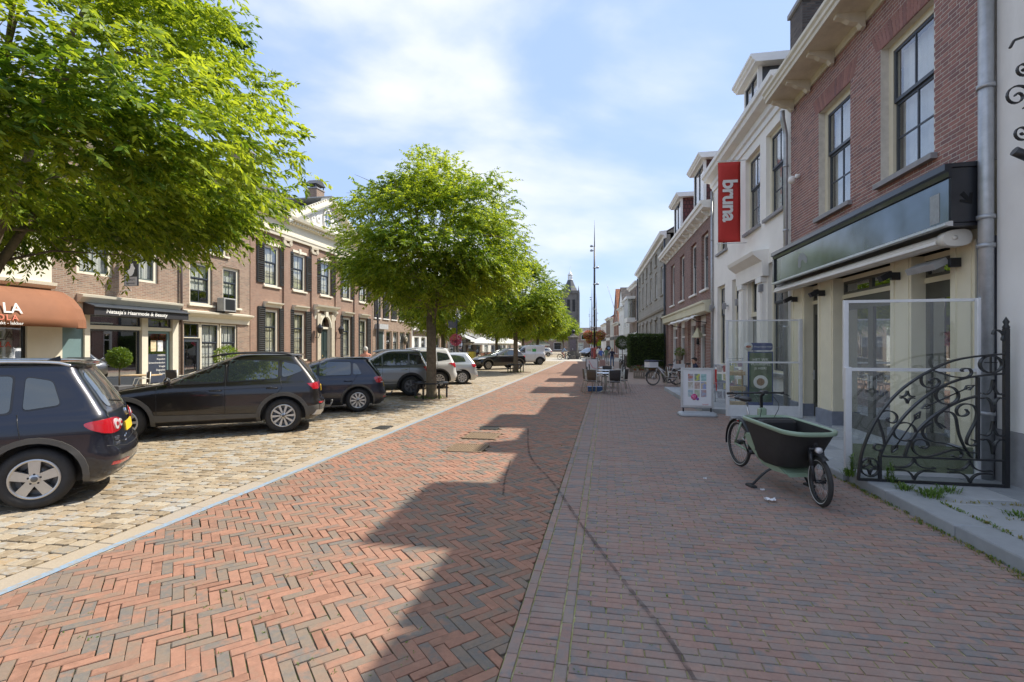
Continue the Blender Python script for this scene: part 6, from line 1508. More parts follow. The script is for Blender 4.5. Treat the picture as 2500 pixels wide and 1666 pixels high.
c.seam('tailgate_seam', [(-.74, .98), (-.72, .66), (-.40, .60), (.40, .60), (.72, .66), (.74, .98)], 'B'); c.seam('bumper_seam', [(-.86, .62), (-.5, .56), (.5, .56), (.86, .62)], 'B')
c.patch('lower_bumper', chaikin([(-.80, .24), (.80, .24), (.82, .36), (-.82, .36)], 1), 'B', CLAD, .008, .08); c.patch('badge', [(.055*math.cos(k_*.35), .925+.055*math.sin(k_*.35)) for k_ in range(18)], 'B', CHROME, .014, .05)
text('lettering', 'GOLF', .055, CHROME, c.t, Matrix(((0, 0, -1, -.735), (-1, 0, 0, .50), (0, 1, 0, .675), (0, 0, 0, 1))), .004); text('lettering', 'PLUS', .035, CHROME, c.t, Matrix(((0, 0, -1, -.74), (-1, 0, 0, .50), (0, 1, 0, .625), (0, 0, 0, 1))), .004)
c.seam('wiper', [(.02, 1.05), (.42, 1.10)], 'B', BLACK, .016, .012); c.patch('brake_light', P(-.16, .16, 1.525, 1.55), 'B', REDL, .01, .06)
for x in (0, 2.58): c.arch(CLAD, x, .06, .012)
c.patch('sill_trim', [(.4, .22), (2.2, .22), (2.2, .34), (.4, .34)], 'L', CLAD, .01, .1); c.handle(.42, .86, NAVY); c.handle(1.25, .86, NAVY); c.mirror(1.95, 1.08, .84, NAVY); c.rail(-.25, 1.2, 1.575, .60, ALU); c.wheels(ALLOY, 5)
MB().prism([(-.06, 1.565), (.10, 1.565), (.02, 1.60), (-.05, 1.63)], -.012, .012, 'y').build('antenna', BLACK, c.t)
# ---- brown-grey SUV
W = 1.84; o, a = place((-6.4, 8.84), 33, W)
c = Car('parked_car', 'brown grey SUV with roof rails and ten spoke wheels beside the tall hatchback', dict(rings=hatch_rings(.80, 3.50, W, 1.60, 1.00, .24, 2.12, (-.28, .98), .58, tail=.0, rbow=.10, spoil=.12, hood=.14), R=.345, wb=2.64, W=W), o, a, GREY)
std(c, [[(2.02, 1.03), (1.05, 1.05), (1.05, 1.46), (1.28, 1.45), (1.62, 1.28)], [(.98, 1.06), (.10, 1.10), (.10, 1.44), (.98, 1.47)], [(.03, 1.12), (-.08, 1.13), (-.36, 1.24), (-.26, 1.36), (.03, 1.43)]], [(-.64, 1.06), (.64, 1.06), (.55, 1.46), (-.55, 1.46)],
    [[(1.02, .28), (1.02, 1.05), (1.02, 1.5)], [(2.13, .30), (2.13, .98)], [(.06, 1.1), (.02, .9), (.30, .62), (.45, .30)]], None, P(-.26, .26, .78, .89), [(-.62, 1.08), (.62, 1.08), (.55, 1.45), (-.55, 1.45)])
for sy, v in ((1, 'L'), (-1, 'R')):
    c.patch('tail_lamp', [(sy*.40, .90), (sy*.95, .86), (sy*.95, 1.0), (sy*.42, 1.0)], 'B', REDL, .012, .05, thick=.03); c.patch('tail_lamp_side', [(-.73, .855), (-.56, .87), (-.44, .985), (-.73, .995)], v, REDL, .012, .04, thick=.03)
    c.patch('rear_skid', [(sy*.30, .30), (sy*.86, .34), (sy*.86, .44), (sy*.55, .42), (sy*.40, .38)], 'B', ALLOY, .02, .06, thick=.04); c.patch('lower_cladding', [(-.72, .26), (-.46, .26), (-.46, .52), (-.76, .56)], v, CLAD, .01, .08)
    c.patch('sill_cladding', [(.44, .22), (2.2, .22), (2.2, .46), (.44, .42)], v, CLAD, .014, .1, thick=.03); c.patch('bumper_reflector', [(sy*.55, .56), (sy*.84, .57), (sy*.84, .60), (sy*.55, .59)], 'B', REDL, .01, .05)
    c.seam('crease', [(.2, .93), (1.2, .90), (2.2, .86)], v, GREY, .010, .002)
c.patch('lower_bumper', [(-.80, .26), (.80, .26), (.82, .54), (-.82, .54)], 'B', CLAD, .008, .08); c.seam('tailgate_seam', [(-.74, 1.0), (-.70, .66), (.70, .66), (.74, 1.0)], 'B'); c.seam('fuel_flap', [(-.05, .92), (-.05, .78), (-.20, .78), (-.20, .92), (-.05, .92)], 'R')
for x in (0, 2.64): c.arch(CLAD, x, .075, .014)
c.handle(.20, .91, GREY); c.handle(1.18, .89, GREY); c.mirror(1.95, 1.09, .86, GREY); c.rail(-.15, 1.3, 1.605, .58, PLAST); c.wheels(ALLOY, 10, .215)
MB().tube([(-.78, 0, .42), (-.92, 0, .42), (-.95, 0, .5)], .02, 8).sphere((-.95, 0, .52), .028).build('tow_bar', ALLOYD, c.t); c.patch('head_lamp', [(.45, .72), (.84, .76), (.86, .84), (.5, .82)], 'F', CLEARL, .01, .05); c.patch('head_lamp', [(-.45, .72), (-.84, .76), (-.86, .84), (-.5, .82)], 'F', CLEARL, .01, .05)
# ---- navy compact hatchback
def golf(label, wheel, phi, paint, L0=.80, belt=.93, H=1.455, three=False, rim=ALLOY, n=10, side_lamp=None, archm=None):
    W = 1.79; o, a = place(wheel, phi, W)
    c = Car('parked_car', label, dict(rings=hatch_rings(L0, 3.40, W, H, belt, .19, 2.10, (-.30, .95), .60, tail=.02, rbow=.11, spoil=.12), R=.315, wb=2.62, W=W), o, a, paint)
    if three: w = [[(1.95, .97), (.95, .98), (.95, 1.33), (1.2, 1.34)], [(.86, .99), (-.15, 1.04), (-.05, 1.26), (.3, 1.32), (.86, 1.33)]]; d = [[(.90, .26), (.90, .98)], [(2.1, .3), (2.1, .92)]]
    else: w = [[(1.95, .97), (1.02, .98), (1.02, 1.33), (1.25, 1.34)], [(.95, .98), (.18, .99), (.18, 1.32), (.95, 1.34)], [(.12, .99), (-.10, 1.0), (.03, 1.27), (.12, 1.30)]]; d = [[(.98, .26), (.98, 1.35)], [(2.1, .3), (2.1, .92)], [(-.02, 1.05), (.10, .85), (.34, .55), (.44, .28)]]
    std(c, w, [(-.62, 1.0), (.62, 1.0), (.54, 1.31), (-.54, 1.31)], d, None, P(-.26, .26, .62, .73), [(-.62, 1.02), (.62, 1.02), (.55, 1.31), (-.55, 1.31)])
    for sy, v in ((1, 'L'), (-1, 'R')):
        c.patch('tail_lamp', [(sy*.42, .79), (sy*.92, .77), (sy*.92, .93), (sy*.42, .91)], 'B', REDL, .012, .05, thick=.03); c.patch('tail_lamp_side', [(-.70, .77), (-.47, .78), (-.40, .90), (-.44, .93), (-.70, .94)], v, REDL, .012, .04, thick=.03)
        c.patch('tail_lamp_stripe', [(sy*.5, .785), (sy*.9, .78), (sy*.9, .805), (sy*.5, .81)], 'B', CLEARL, .018, .05, thick=.01); c.patch('bumper_reflector', [(sy*.5, .37), (sy*.82, .38), (sy*.82, .41), (sy*.5, .40)], 'B', REDL, .01, .06)
        c.patch('sill_trim', [(.42, .20), (2.2, .20), (2.2, .29), (.42, .29)], v, PLAST, .008, .1)
        c.patch('head_lamp', [(sy*.45, .64), (sy*.82, .68), (sy*.84, .78), (sy*.5, .75)], 'F', CLEARL, .01, .05)
    c.seam('tailgate_seam', [(-.72, .96), (-.70, .58), (.70, .58), (.72, .96)], 'B'); c.patch('lower_bumper', [(-.78, .21), (.78, .21), (.8, .33), (-.8, .33)], 'B', PLAST, .008, .08); c.patch('badge', [(.05*math.cos(k_*.35), .88+.05*math.sin(k_*.35)) for k_ in range(18)], 'B', CHROME, .014, .05)
    if archm:
        for x in (0, 2.62): c.arch(archm, x, .05, .012)
    c.handle(.25, .83, paint) if not three else c.handle(1.05, .82, paint); c.handle(1.15, .82, paint) if not three else None
    if three: c.seam('side_moulding', [(1.0, .62), (1.9, .62)], 'L', paint, .035, .01); c.seam('side_moulding', [(.05, .64), (.6, .63)], 'L', paint, .035, .01)
    c.mirror(1.9, 1.02, .84, paint); c.wheels(rim, n); return c
c = golf('deep navy hatchback with tow bar between the brown grey SUV and the silver SUV', (-6.45, 11.96), 31, NAVY2, archm=CLAD)
MB().tube([(-.70, 0, .38), (-.92, 0, .36), (-.98, 0, .46)], .022, 8).sphere((-.98, 0, .50), .03).build('tow_bar', BLACK, c.t)
# ---- silver SUV, black roof
W = 1.775; o, a = place((-6.73, 16.2), 30, W)
c = Car('parked_car', 'silver grey SUV with black arch trim behind the round crowned tree', dict(rings=hatch_rings(.78, 3.35, W, 1.60, 1.02, .25, 2.0, (-.40, 1.0), .62, tail=-.0, rbow=.08, spoil=.06), R=.345, wb=2.5, W=W), o, a, SILV)
std(c, [[(1.9, 1.06), (1.0, 1.07), (1.0, 1.47), (1.25, 1.46)], [(.93, 1.07), (.10, 1.09), (.10, 1.47), (.93, 1.48)], [(.03, 1.10), (-.44, 1.13), (-.34, 1.40), (.03, 1.46)]], [(-.62, 1.08), (.62, 1.08), (.56, 1.46), (-.56, 1.46)], [[(.97, .28), (.97, 1.06)], [(2.05, .3), (2.05, 1.0)], [(.06, 1.1), (.05, .85), (.36, .5), (.42, .3)]], None, P(-.26, .26, .72, .83), [(-.62, 1.1), (.62, 1.1), (.56, 1.46), (-.56, 1.46)])
for sy, v in ((1, 'L'), (-1, 'R')):
    c.patch('tail_lamp', [(sy*.55, .88), (sy*.92, .86), (sy*.92, 1.03), (sy*.55, 1.02)], 'B', REDL, .014, .05, thick=.03); c.patch('tail_lamp_side', [(-.70, .86), (-.52, .90), (-.42, 1.02), (-.70, 1.03)], v, REDL, .014, .04, thick=.03); c.patch('sill_cladding', [(.42, .23), (2.1, .23), (2.1, .42), (.42, .40)], v, PLAST, .014, .1, thick=.03); c.patch('chrome_strip', [(.5, .44), (2.0, .44), (2.0, .47), (.5, .47)], v, ALU, .012, .1)
c.patch('lower_bumper', [(-.80, .26), (.80, .26), (.82, .5), (-.82, .5)], 'B', PLAST, .01, .08)
for x in (0, 2.5): c.arch(PLAST, x, .075, .014)
c.handle(.22, .93, CHROME); c.handle(1.15, .92, CHROME); c.mirror(1.8, 1.1, .84, SILV); c.rail(-.3, 1.2, 1.61, .60, ALU); c.wheels(ALLOYD, 6, .215)
# ---- white SUV
W = 1.86; o, a = place((-6.75, 19.2), 30, W)
c = Car('parked_car', 'white SUV half hidden by the silver SUV and the tree trunk', dict(rings=hatch_rings(.85, 3.45, W, 1.66, 1.04, .26, 2.1, (-.46, 1.0), .62, tail=.0, rbow=.10, spoil=.08), R=.355, wb=2.66, W=W), o, a, WHTC)
std(c, [[(2.0, 1.08), (1.05, 1.09), (1.05, 1.5), (1.3, 1.49)], [(.97, 1.09), (.12, 1.12), (.12, 1.50), (.97, 1.51)], [(.05, 1.13), (-.46, 1.2), (-.36, 1.42), (.05, 1.49)]], [(-.62, 1.1), (.62, 1.1), (.56, 1.5), (-.56, 1.5)], [[(1.0, .28), (1.0, 1.06)], [(.08, 1.1), (.05, .9), (.36, .5), (.44, .3)]], None, P(-.26, .26, .8, .91), [(-.62, 1.12), (.62, 1.12), (.56, 1.5), (-.56, 1.5)])
for sy, v in ((1, 'L'), (-1, 'R')):
    c.patch('tail_lamp', [(sy*.5, .90), (sy*.95, .86), (sy*.95, 1.06), (sy*.5, 1.02)], 'B', REDL, .014, .05, thick=.03); c.patch('tail_lamp_side', [(-.78, .86), (-.58, .92), (-.40, 1.04), (-.78, 1.07)], v, REDL, .014, .04, thick=.03)
c.patch('lower_bumper', [(-.80, .27), (.80, .27), (.84, .5), (-.84, .5)], 'B', PLAST, .01, .08)
for x in (0, 2.66): c.arch(PLAST, x, .06, .014)
c.rail(-.3, 1.2, 1.67, .6, ALU); c.wheels(ALLOY, 10); c.mirror(1.9, 1.15, .87, WHTC)
golf('light silver three door hatchback at the end of the row of angled cars', (-6.45, 21.5), 24, SILL, three=True, n=10, rim=ALLOY)
# ---- black crossover facing the square and the delivery van
W = 1.82; o, a = place((-6.6, 36.9), 41, W)
c = Car('parked_car', 'black crossover with silver roof line parked before the white van', dict(rings=hatch_rings(.78, 3.45, W, 1.575, 1.0, .25, 2.1, (-.20, .95), .58, tail=.02, rbow=.10, spoil=.1), R=.345, wb=2.6, W=W), o, a, BLKC)
std(c, [[(2.0, 1.04), (1.02, 1.05), (1.02, 1.42), (1.25, 1.42), (1.6, 1.27)], [(.95, 1.05), (.1, 1.08), (.1, 1.38), (.95, 1.42)]], [(-.62, 1.06), (.62, 1.06), (.54, 1.42), (-.54, 1.42)], [[(1.0, .28), (1.0, 1.05)], [(2.1, .3), (2.1, .95)]], None, P(-.26, .26, .75, .86), [(-.64, 1.08), (.64, 1.08), (.56, 1.42), (-.56, 1.42)])
for sy, v in ((1, 'L'), (-1, 'R')):
    c.patch('tail_lamp_side', [(-.70, .88), (-.50, .9), (-.42, 1.0), (-.70, 1.02)], v, REDL, .014, .04, thick=.03); c.patch('head_lamp', [(sy*.5, .74), (sy*.86, .78), (sy*.88, .86), (sy*.5, .83)], 'F', CLEARL, .012, .05); c.patch('fog_lamp', [(sy*.55, .45), (sy*.8, .45), (sy*.8, .62), (sy*.6, .62)], 'F', ALLOYD, .012, .06); c.seam('roof_strip', [(2.05, 1.06), (1.55, 1.34), (1.2, 1.46), (.2, 1.46), (-.25, 1.3)], v, ALU, .03, .006); c.patch('sill_cladding', [(.44, .23), (2.2, .23), (2.2, .42), (.44, .40)], v, CLAD, .014, .1)
c.patch('grille', [(-.48, .70), (.48, .70), (.5, .84), (-.5, .84)], 'F', PLAST, .01, .08); c.patch('number_plate', P(-.26, .26, .52, .63), 'F', PLATE, .02, .2); c.patch('lower_bumper', [(-.7, .27), (.7, .27), (.7, .45), (-.7, .45)], 'F', CLAD, .01, .08)
for x in (0, 2.6): c.arch(CLAD, x, .075, .014)
c.mirror(1.9, 1.1, .86, BLKC); c.wheels(ALLOY, 10)
W = 1.83; o, a = place((-6.1, 45.3), 20, W)
vr = hatch_rings(.62, 3.60, W, 1.84, 1.10, .25, 2.35, (-.52, 1.55), .74, tail=.0, rbow=.05, spoil=.0, hood=.16)
c = Car('delivery_van', 'white delivery van with a green emblem on its side', dict(rings=vr, R=.33, wb=2.7, W=W), o, a, WHTC, 'van', None)
std(c, [[(2.3, 1.14), (1.42, 1.14), (1.42, 1.58), (1.75, 1.58)]], [(-.6, 1.15), (.6, 1.15), (.58, 1.6), (-.58, 1.6)], [[(1.35, .3), (1.35, 1.1), (1.38, 1.62)], [(.5, .3), (.45, 1.7)], [(2.4, .3), (2.4, 1.0)]], None, P(-.26, .26, .5, .61), [(-.7, 1.16), (.7, 1.16), (.66, 1.6), (-.66, 1.6)])
c.patch('emblem', [(.72, 1.22), (.38, 1.22), (.36, 1.52), (.46, 1.44), (.55, 1.52), (.64, 1.44), (.74, 1.52)], 'L', plain('leaf_green', (.05, .32, .07), .5, var=.1), .006, .06); c.patch('lettering_mark', [(1.22, 1.30), (.84, 1.30), (.84, 1.42), (1.22, 1.42)], 'L', plain('pale_green', (.45, .62, .46), .5, var=.2), .004, .06)
for sy, v in ((1, 'L'), (-1, 'R')): c.patch('tail_lamp_side', [(-.56, .8), (-.46, .8), (-.46, 1.3), (-.56, 1.3)], v, REDL, .014, .05); c.patch('rear_corner_trim', [(-.60, .3), (-.44, .3), (-.44, .78), (-.60, .78)], v, PLAST, .012, .06)
for x in (0, 2.7): c.arch(PLAST, x, .05, .012)
c.handle(1.6, 1.0, BLACK); c.wheels(ALLOYD, 6); c.mirror(2.1, 1.2, .9, PLAST)
# ---- parked further off
for i, (lab, x, y, ang, pm) in enumerate([('white hatchback across the square beyond the van', -10.5, 74, 10, WHTC), ('dark red hatchback beside the white one across the square', -12.5, 77.5, 15, carpaint('dark_red_paint', (.12, .01, .012))), ('white car behind the dark red hatchback', -9.5, 80.5, 8, WHTC), ('dark grey hatchback beyond the stone monument', -1.8, 80, 70, GREY)]):
    golf(lab, (x, y), ang, pm)
# ================================================================== STREET FURNITURE, RIGHT FOREGROUND
# --- wrought iron gate leaf, standing across the stoop
gt = thing('iron_gate', 'black wrought iron quarter-arch gate with scrolls before the white wall', 'gate', (4.50, 6.62, .127))
NY = (0, 1, 0)
def pt(x, z): return (x, 0, z)
def arc(cx, cz, r, a0, a1, n=18, sx=1.): return [pt(cx+r*sx*math.cos(R_(a0+(a1-a0)*i/n)), cz+r*math.sin(R_(a0+(a1-a0)*i/n))) for i in range(n+1)]
def spiral(cx, cz, r0, r1, a0, a1, n=26): return [pt(cx+(r0+(r1-r0)*i/n)*math.cos(R_(a0+(a1-a0)*i/n)), cz+(r0+(r1-r0)*i/n)*math.sin(R_(a0+(a1-a0)*i/n))) for i in range(n+1)]
m = MB(); m.box(-.024, .024, -.024, .024, 0, 1.82); m.lathe([(.03, 1.82), (.036, 1.84), (.02, 1.87), (.032, 1.90), (.001, 1.96)], 8); m.build('post', BLACK, gt)
m = MB(); m.box(-1.53, -.025, -.02, .02, .0, .028); m.build('bottom_rail', BLACK, gt)
m = MB(); m.box(-1.26, -.025, -.018, .018, .293, .312); m.build('lower_rail', BLACK, gt)
m = MB(); m.box(-.295, -.265, -.018, .018, .313, 1.262); m.build('upright', BLACK, gt)
m = MB(); m.box(-1.305, -1.275, -.018, .018, .028, .30); m.build('upright', BLACK, gt)
def bar(name, pts, w=.014, d=.042, it=2): return MB().bar([pt(*q) for q in chaikin(pts, it, False)], w, d, NY).build(name, BLACK, gt)
for q in ([(-1.52, .025), (-1.5, .265), (-1.45, .455), (-1.37, .665), (-1.24, .895), (-1.07, 1.105), (-.87, 1.265), (-.74, 1.345), (-.58, 1.435), (-.41, 1.485), (-.2, 1.515), (-.02, 1.53)],
          [(-1.29, .30), (-1.28, .33), (-1.24, .445), (-1.15, .615), (-1.04, .785), (-.92, .925), (-.78, 1.055), (-.62, 1.165), (-.46, 1.235), (-.3, 1.275), (-.02, 1.305)],
          [(-1.03, .305), (-.99, .455), (-.91, .605), (-.78, .755), (-.62, .885), (-.46, .985), (-.28, 1.045)]): bar('arch_bar', q, .019, .045)
for q in ([(-.13, 1.755), (-.12, 1.805), (-.07, 1.805), (-.02, 1.755), (-.04, 1.695), (-.02, 1.685)],
          [(-.85, 1.285), (-.86, 1.205), (-.83, 1.145), (-.76, 1.125), (-.69, 1.145), (-.66, 1.205), (-.7, 1.245), (-.75, 1.235), (-.78, 1.205), (-.75, 1.175)],
          [(-.74, 1.335), (-.68, 1.315), (-.58, 1.275), (-.49, 1.255), (-.39, 1.255), (-.34, 1.295), (-.35, 1.355), (-.41, 1.365), (-.45, 1.345), (-.43, 1.325)],
          [(-1.27, .835), (-1.22, .855), (-1.14, .835), (-1.1, .775), (-1.13, .705), (-1.19, .705), (-1.22, .745), (-1.19, .765)], [(-1.32, .765), (-1.28, .645), (-1.25, .535), (-1.24, .435)],
          [(-1.24, .425), (-1.29, .445), (-1.34, .445), (-1.36, .395), (-1.32, .365), (-1.25, .375)],
          [(-.64, .855), (-.55, .855), (-.5, .795), (-.49, .705), (-.47, .585), (-.42, .455), (-.36, .345), (-.34, .325)], [(-.64, .855), (-.69, .815), (-.71, .755), (-.69, .705), (-.65, .655)], [(-.7, .725), (-.66, .705), (-.61, .665)],
          [(-.4, .885), (-.37, .845), (-.41, .805), (-.48, .805), (-.5, .875), (-.47, .925), (-.41, .955), (-.32, .935), (-.285, .865), (-.3, .755), (-.36, .625), (-.4, .515), (-.38, .465), (-.31, .465), (-.29, .515), (-.34, .535)],
          [(-.74, .725), (-.83, .665), (-.85, .605), (-.81, .525), (-.74, .495), (-.62, .485), (-.49, .435), (-.39, .385), (-.29, .385)],
          [(-.87, .435), (-.84, .405), (-.78, .435), (-.79, .495), (-.87, .525), (-.93, .505), (-.95, .445), (-.94, .375), (-.87, .315), (-.78, .315), (-.65, .365), (-.55, .405), (-.47, .415), (-.43, .365), (-.46, .315), (-.52, .325), (-.54, .345)]): bar('scroll', q)
def ring_(cx, cz, rx, rz): return MB().bar([pt(cx+rx*math.cos(2*math.pi*i/30), cz+rz*math.sin(2*math.pi*i/30)) for i in range(30)], .013, .05, NY, closed=True)
for cx, cz, r_, e0, e1 in ((-.59, 1.045, .115, (-.81, .905), (-.36, 1.145)), (-1.03, .605, .118, (-1.14, .395), (-.89, .805))):
    ring_(cx, cz, r_, r_*.92).build('ring', BLACK, gt)
    m = MB(); m.tube([pt(*e0), pt(*e1)], .008, 6); a = math.atan2(e1[1]-e0[1], e1[0]-e0[0])
    for (bx, bz), sg2 in ((e0, -1), (e1, 1)):
        dx, dz = sg2*math.cos(a), sg2*math.sin(a); m.bar([pt(bx-dx*.06, bz-dz*.06), pt(bx-dx*.02-dz*.028, bz-dz*.02+dx*.028), pt(bx+dx*.05, bz+dz*.05), pt(bx-dx*.02+dz*.028, bz-dz*.02-dx*.028)], .010, .03, NY, closed=True)
    m.build('arrow_rod', BLACK, gt)
m = ring_(-.15, 1.41, .11, .098); m.box(-.157, -.143, -.01, .01, 1.315, 1.505).box(-.21, -.09, -.01, .01, 1.425, 1.438); m.build('ring_with_cross', BLACK, gt)
def star(cx, cz, rx, rz, flare=.03):
    # four concave arms with split tips
    for sx, sz in ((1, 1), (1, -1), (-1, 1), (-1, -1)):
        q = [(cx, cz+sz*rz), (cx+sx*rx*.10, cz+sz*rz*.55), (cx+sx*rx*.30, cz+sz*rz*.22), (cx+sx*rx*.62, cz+sz*rz*.08), (cx+sx*rx, cz+sz*rz*.16)]
        bar('star_arm', q, .014, .04, 2)
star(-.93, .165, .22, .125); star(-.36, .16, .22, .125); star(-.13, 1.045, .11, .19); star(-.13, .565, .11, .19); star(-1.0, 1.015, .075, .075)
ring_(-1.40, .165, .10, .11).build('ring', BLACK, gt); star(-1.40, .165, .085, .09)
# --- glass wind screens
SCREEN = glass('screen_glass', (.95, .97, .96), 1.6, .0, .04, (.62, .64, .60)); WALU = plain('white_aluminium', (.72, .73, .74), .4, .2, var=.06, scale=6)
def screen(label, x0, x1, y, z0, zm, z1, panel):
    t = thing('wind_screen', label, 'wind screen', (x0, y, 0)); w = x1-x0
    m = MB(); m.bbox(0, .075, -.03, .03, z0, zm+.02, .006); m.build('post', WALU, t)
    m = MB(); m.bbox(.005, .065, .031, .075, zm-.4, z1, .006); m.build('upper_post', WALU, t)
    m = MB(); m.bbox(w-.075, w, -.03, .03, z0, z1, .006); m.build('post', WALU, t)
    m = MB(); m.box(.075, w-.075, -.02, .02, zm-.03, zm+.01); m.build('middle_rail', WALU, t); m = MB(); m.box(.066, w-.01, .035, .07, z1-.035, z1); m.build('top_rail', WALU, t); m = MB(); m.box(.075, w-.075, -.02, .02, z0, z0+.05); m.build('bottom_rail', WALU, t)
    if panel: m = MB(); m.box(.076, w-.076, -.012, .012, z0+.05, z0+.26); m.build('kick_panel', panel, t)
    MB().box(.076, w-.076, -.004, .004, z0+(.26 if panel else .05), zm-.03).build('lower_pane', SCREEN, t); MB().box(.066, w-.076, .05, .056, zm-.03, z1-.035).build('upper_pane', SCREEN, t)
screen('clear glass wind screen in white frame behind the iron gate', 3.0, 4.53, 7.02, .12, 1.46, 2.34, None)
MB().box(.09, 1.42, -.010, -.005, .13, .50).build('grimy_film', glass('mossy_glass', (.62, .66, .56), .8, .1, .45, (.30, .33, .22)), bpy.data.objects['wind_screen'])
screen('clear glass wind screen with white kick panel beside the magazine racks', 2.74, 4.38, 12.28, .11, 1.38, 2.36, WALU)
# --- cargo bicycle
GRN = plain('sage_green_paint', (.25, .34, .24), .42, var=.05, scale=4, coat=.4); BOXM = plain('black_box_plastic', (.028, .027, .027), .6, var=.15, scale=14, bump=.25, bscale=200); SADDLE = plain('black_vinyl', (.02, .02, .022), .5, var=.1)
hd = math.atan2(-1.76, .40)
cb = thing('cargo_bike', 'cargo bicycle with black box and sage green rim standing on the footway', 'cargo bike', (1.89, 7.67, 0), hd)
def bike_wheel(parent, x, R, tw=.045, steer=0., y=0., wall=True, spokes=28):
    T = TR(x, y, R) @ RZ(steer); t = MB(); t.lathe([(R-tw, -tw*.35), (R-tw*.5, -tw*.5), (R-.004, -tw*.25), (R, 0), (R-.004, tw*.25), (R-tw*.5, tw*.5), (R-tw, tw*.35)], 40, axis='y', M4=T); w = t.build('wheel', RUBBER, parent)
    r = MB(); r.lathe([(R-tw+.004, -tw*.36), (R-tw-.018, -tw*.25), (R-tw-.018, tw*.25), (R-tw+.004, tw*.36)], 40, axis='y', M4=T); r.tube([(0, -.05, 0), (0, .05, 0)], .022, 10, M4=T); r.build('rim', BLACK, w)
    if wall: MB().lathe([(R-tw*.78, tw*.45), (R-tw*.60, tw*.515)], 40, axis='y', M4=T).lathe([(R-tw*.78, -tw*.45), (R-tw*.60, -tw*.515)], 40, axis='y', M4=T).build('reflective_band', plain('reflective_white', (.5, .5, .48), .5, var=.05), w)
    s = MB()
    for i in range(spokes):
        a = 2*math.pi*i/spokes; q = a+(.5 if i % 2 else -.5); s.tube([(.02*math.cos(q), (.03 if i % 4 < 2 else -.03), .02*math.sin(q)), ((R-tw-.01)*math.cos(a), 0, (R-tw-.01)*math.sin(a))], .0013, 4, M4=T)
    o = s.build('spokes', ALU, w); o['kind'] = 'stuff'
    MB().lathe([(.05, .045), (.085, .045), (.085, .05), (.05, .05)], 20, axis='y', M4=T).build('brake_disc', ALU, w)
    return w
bike_wheel(cb, 0, .335); ST = R_(-10); bike_wheel(cb, 1.80, .265, .052, ST)
def rrect(x0, x1, hw, r, z0, z1, n=5, fr=None):
    """rounded plan outline x0..x1, half width hw; z tilts from z0 (rear) to z1 (front)"""
    fr = fr or r; out = []
    for cx, cy, a0, rr_ in ((x1-fr, hw-fr, 90, fr), (x0+r, hw-r, 180, r), (x0+r, -hw+r, 270, r), (x1-fr, -hw+fr, 0, fr)):
        for i in range(n+1):
            a = R_(a0-90+90*i/n) if False else R_({90: 0, 180: 90, 270: 180, 0: 270}[a0]+90*i/n); x, y = cx+rr_*math.cos(a), cy+rr_*math.sin(a); out.append(Vector((x, y, z0+(z1-z0)*(x-x0)/(x1-x0))))
    return out
bx = [(.98, 1.42, .20, .08, .30, .32, .14), (.90, 1.50, .235, .08, .34, .36, .16), (.80, 1.62, .27, .09, .56, .56, .2), (.68, 1.76, .303, .09, .80, .765, .22), (.67, 1.77, .306, .09, .815, .775, .22), (.70, 1.74, .28, .08, .815, .775, .2), (.84, 1.58, .255, .08, .50, .50, .18), (.98, 1.44, .20, .07, .38, .38, .12)]
rg_ = [rrect(a, b, c_, d_, e_, f_, 5, g_) for a, b, c_, d_, e_, f_, g_ in bx]
def ringloft(rings, cap0=True, cap1=True, flip=False):
    m = MB(); n = len(rings[0])
    for r in rings: m.v.extend(r)
    for k_ in range(len(rings)-1):
        for i in range(n):
            j = (i+1) % n; m.f.append([k_*n+i, k_*n+j, k_*n+n+j, k_*n+n+i]); m.r.append(0.); m.sm.append(True); m.mi.append(0)
    if cap0: m.f.append(list(range(n-1, -1, -1))); m.r.append(0.); m.sm.append(False); m.mi.append(0)
    if cap1: m.f.append([(len(rings)-1)*n+i for i in range(n)]); m.r.append(0.); m.sm.append(False); m.mi.append(0)
    return m
o = ringloft(rg_).build('cargo_box', BOXM, cb)
try: o.data.set_sharp_from_angle(angle=R_(50))
except Exception: pass
rim = [rrect(.672, 1.768, .305, .09, .785, .745, 5, .22), rrect(.658, 1.782, .318, .1, .79, .75, 5, .23), rrect(.655, 1.785, .321, .1, .83, .79, 5, .23), rrect(.672, 1.768, .304, .09, .838, .797, 5, .22), rrect(.70, 1.74, .282, .08, .834, .792, 5, .2), rrect(.705, 1.735, .279, .08, .79, .75, 5, .2)]
o = ringloft(rim, False, False).build('box_rim', GRN, cb)
MB().bbox(.86, 1.02, -.24, .24, .42, .82, .03).build('child_seat', SADDLE, cb); MB().bbox(1.02, 1.22, -.22, .22, .42, .52, .03).build('seat_cushion', SADDLE, cb)
m = MB()
for sy in (1, -1):      # green keel plates under the box
    for p in [[(.52, .56), (.62, .58), (1.46, .26), (1.20, .24), (.95, .27), (.62, .44)]]:
        m.prism(p, sy*.16, sy*.185, 'y')
m.prism([(.50, .50), (1.50, .235), (1.46, .27), (.52, .58)], -.16, .16, 'y'); m.build('frame_keel', GRN, cb)
text('lettering', 'LOVENS', .06, BLACK, cb, Matrix(((-1*math.cos(-.29), math.sin(-.29), 0, .99), (0, 0, 1, .187), (math.sin(.29), math.cos(.29), 0, .385), (0, 0, 0, 1))), .002)
m = MB(); m.tube([(0, .06, .335), (.42, .05, .29)], .016, 8).tube([(0, -.06, .335), (.42, -.05, .29)], .016, 8).tube([(0, .06, .335), (.16, .05, .66), (.30, 0, .70)], .014, 8).tube([(0, -.06, .335), (.16, -.05, .66)], .014, 8).tube([(.42, 0, .29), (.30, 0, .72)], .022, 8).tube([(.30, 0, .68), (.66, 0, .56)], .022, 8).tube([(.42, 0, .29), (.62, 0, .48)], .03, 8); m.build('frame', GRN, cb)
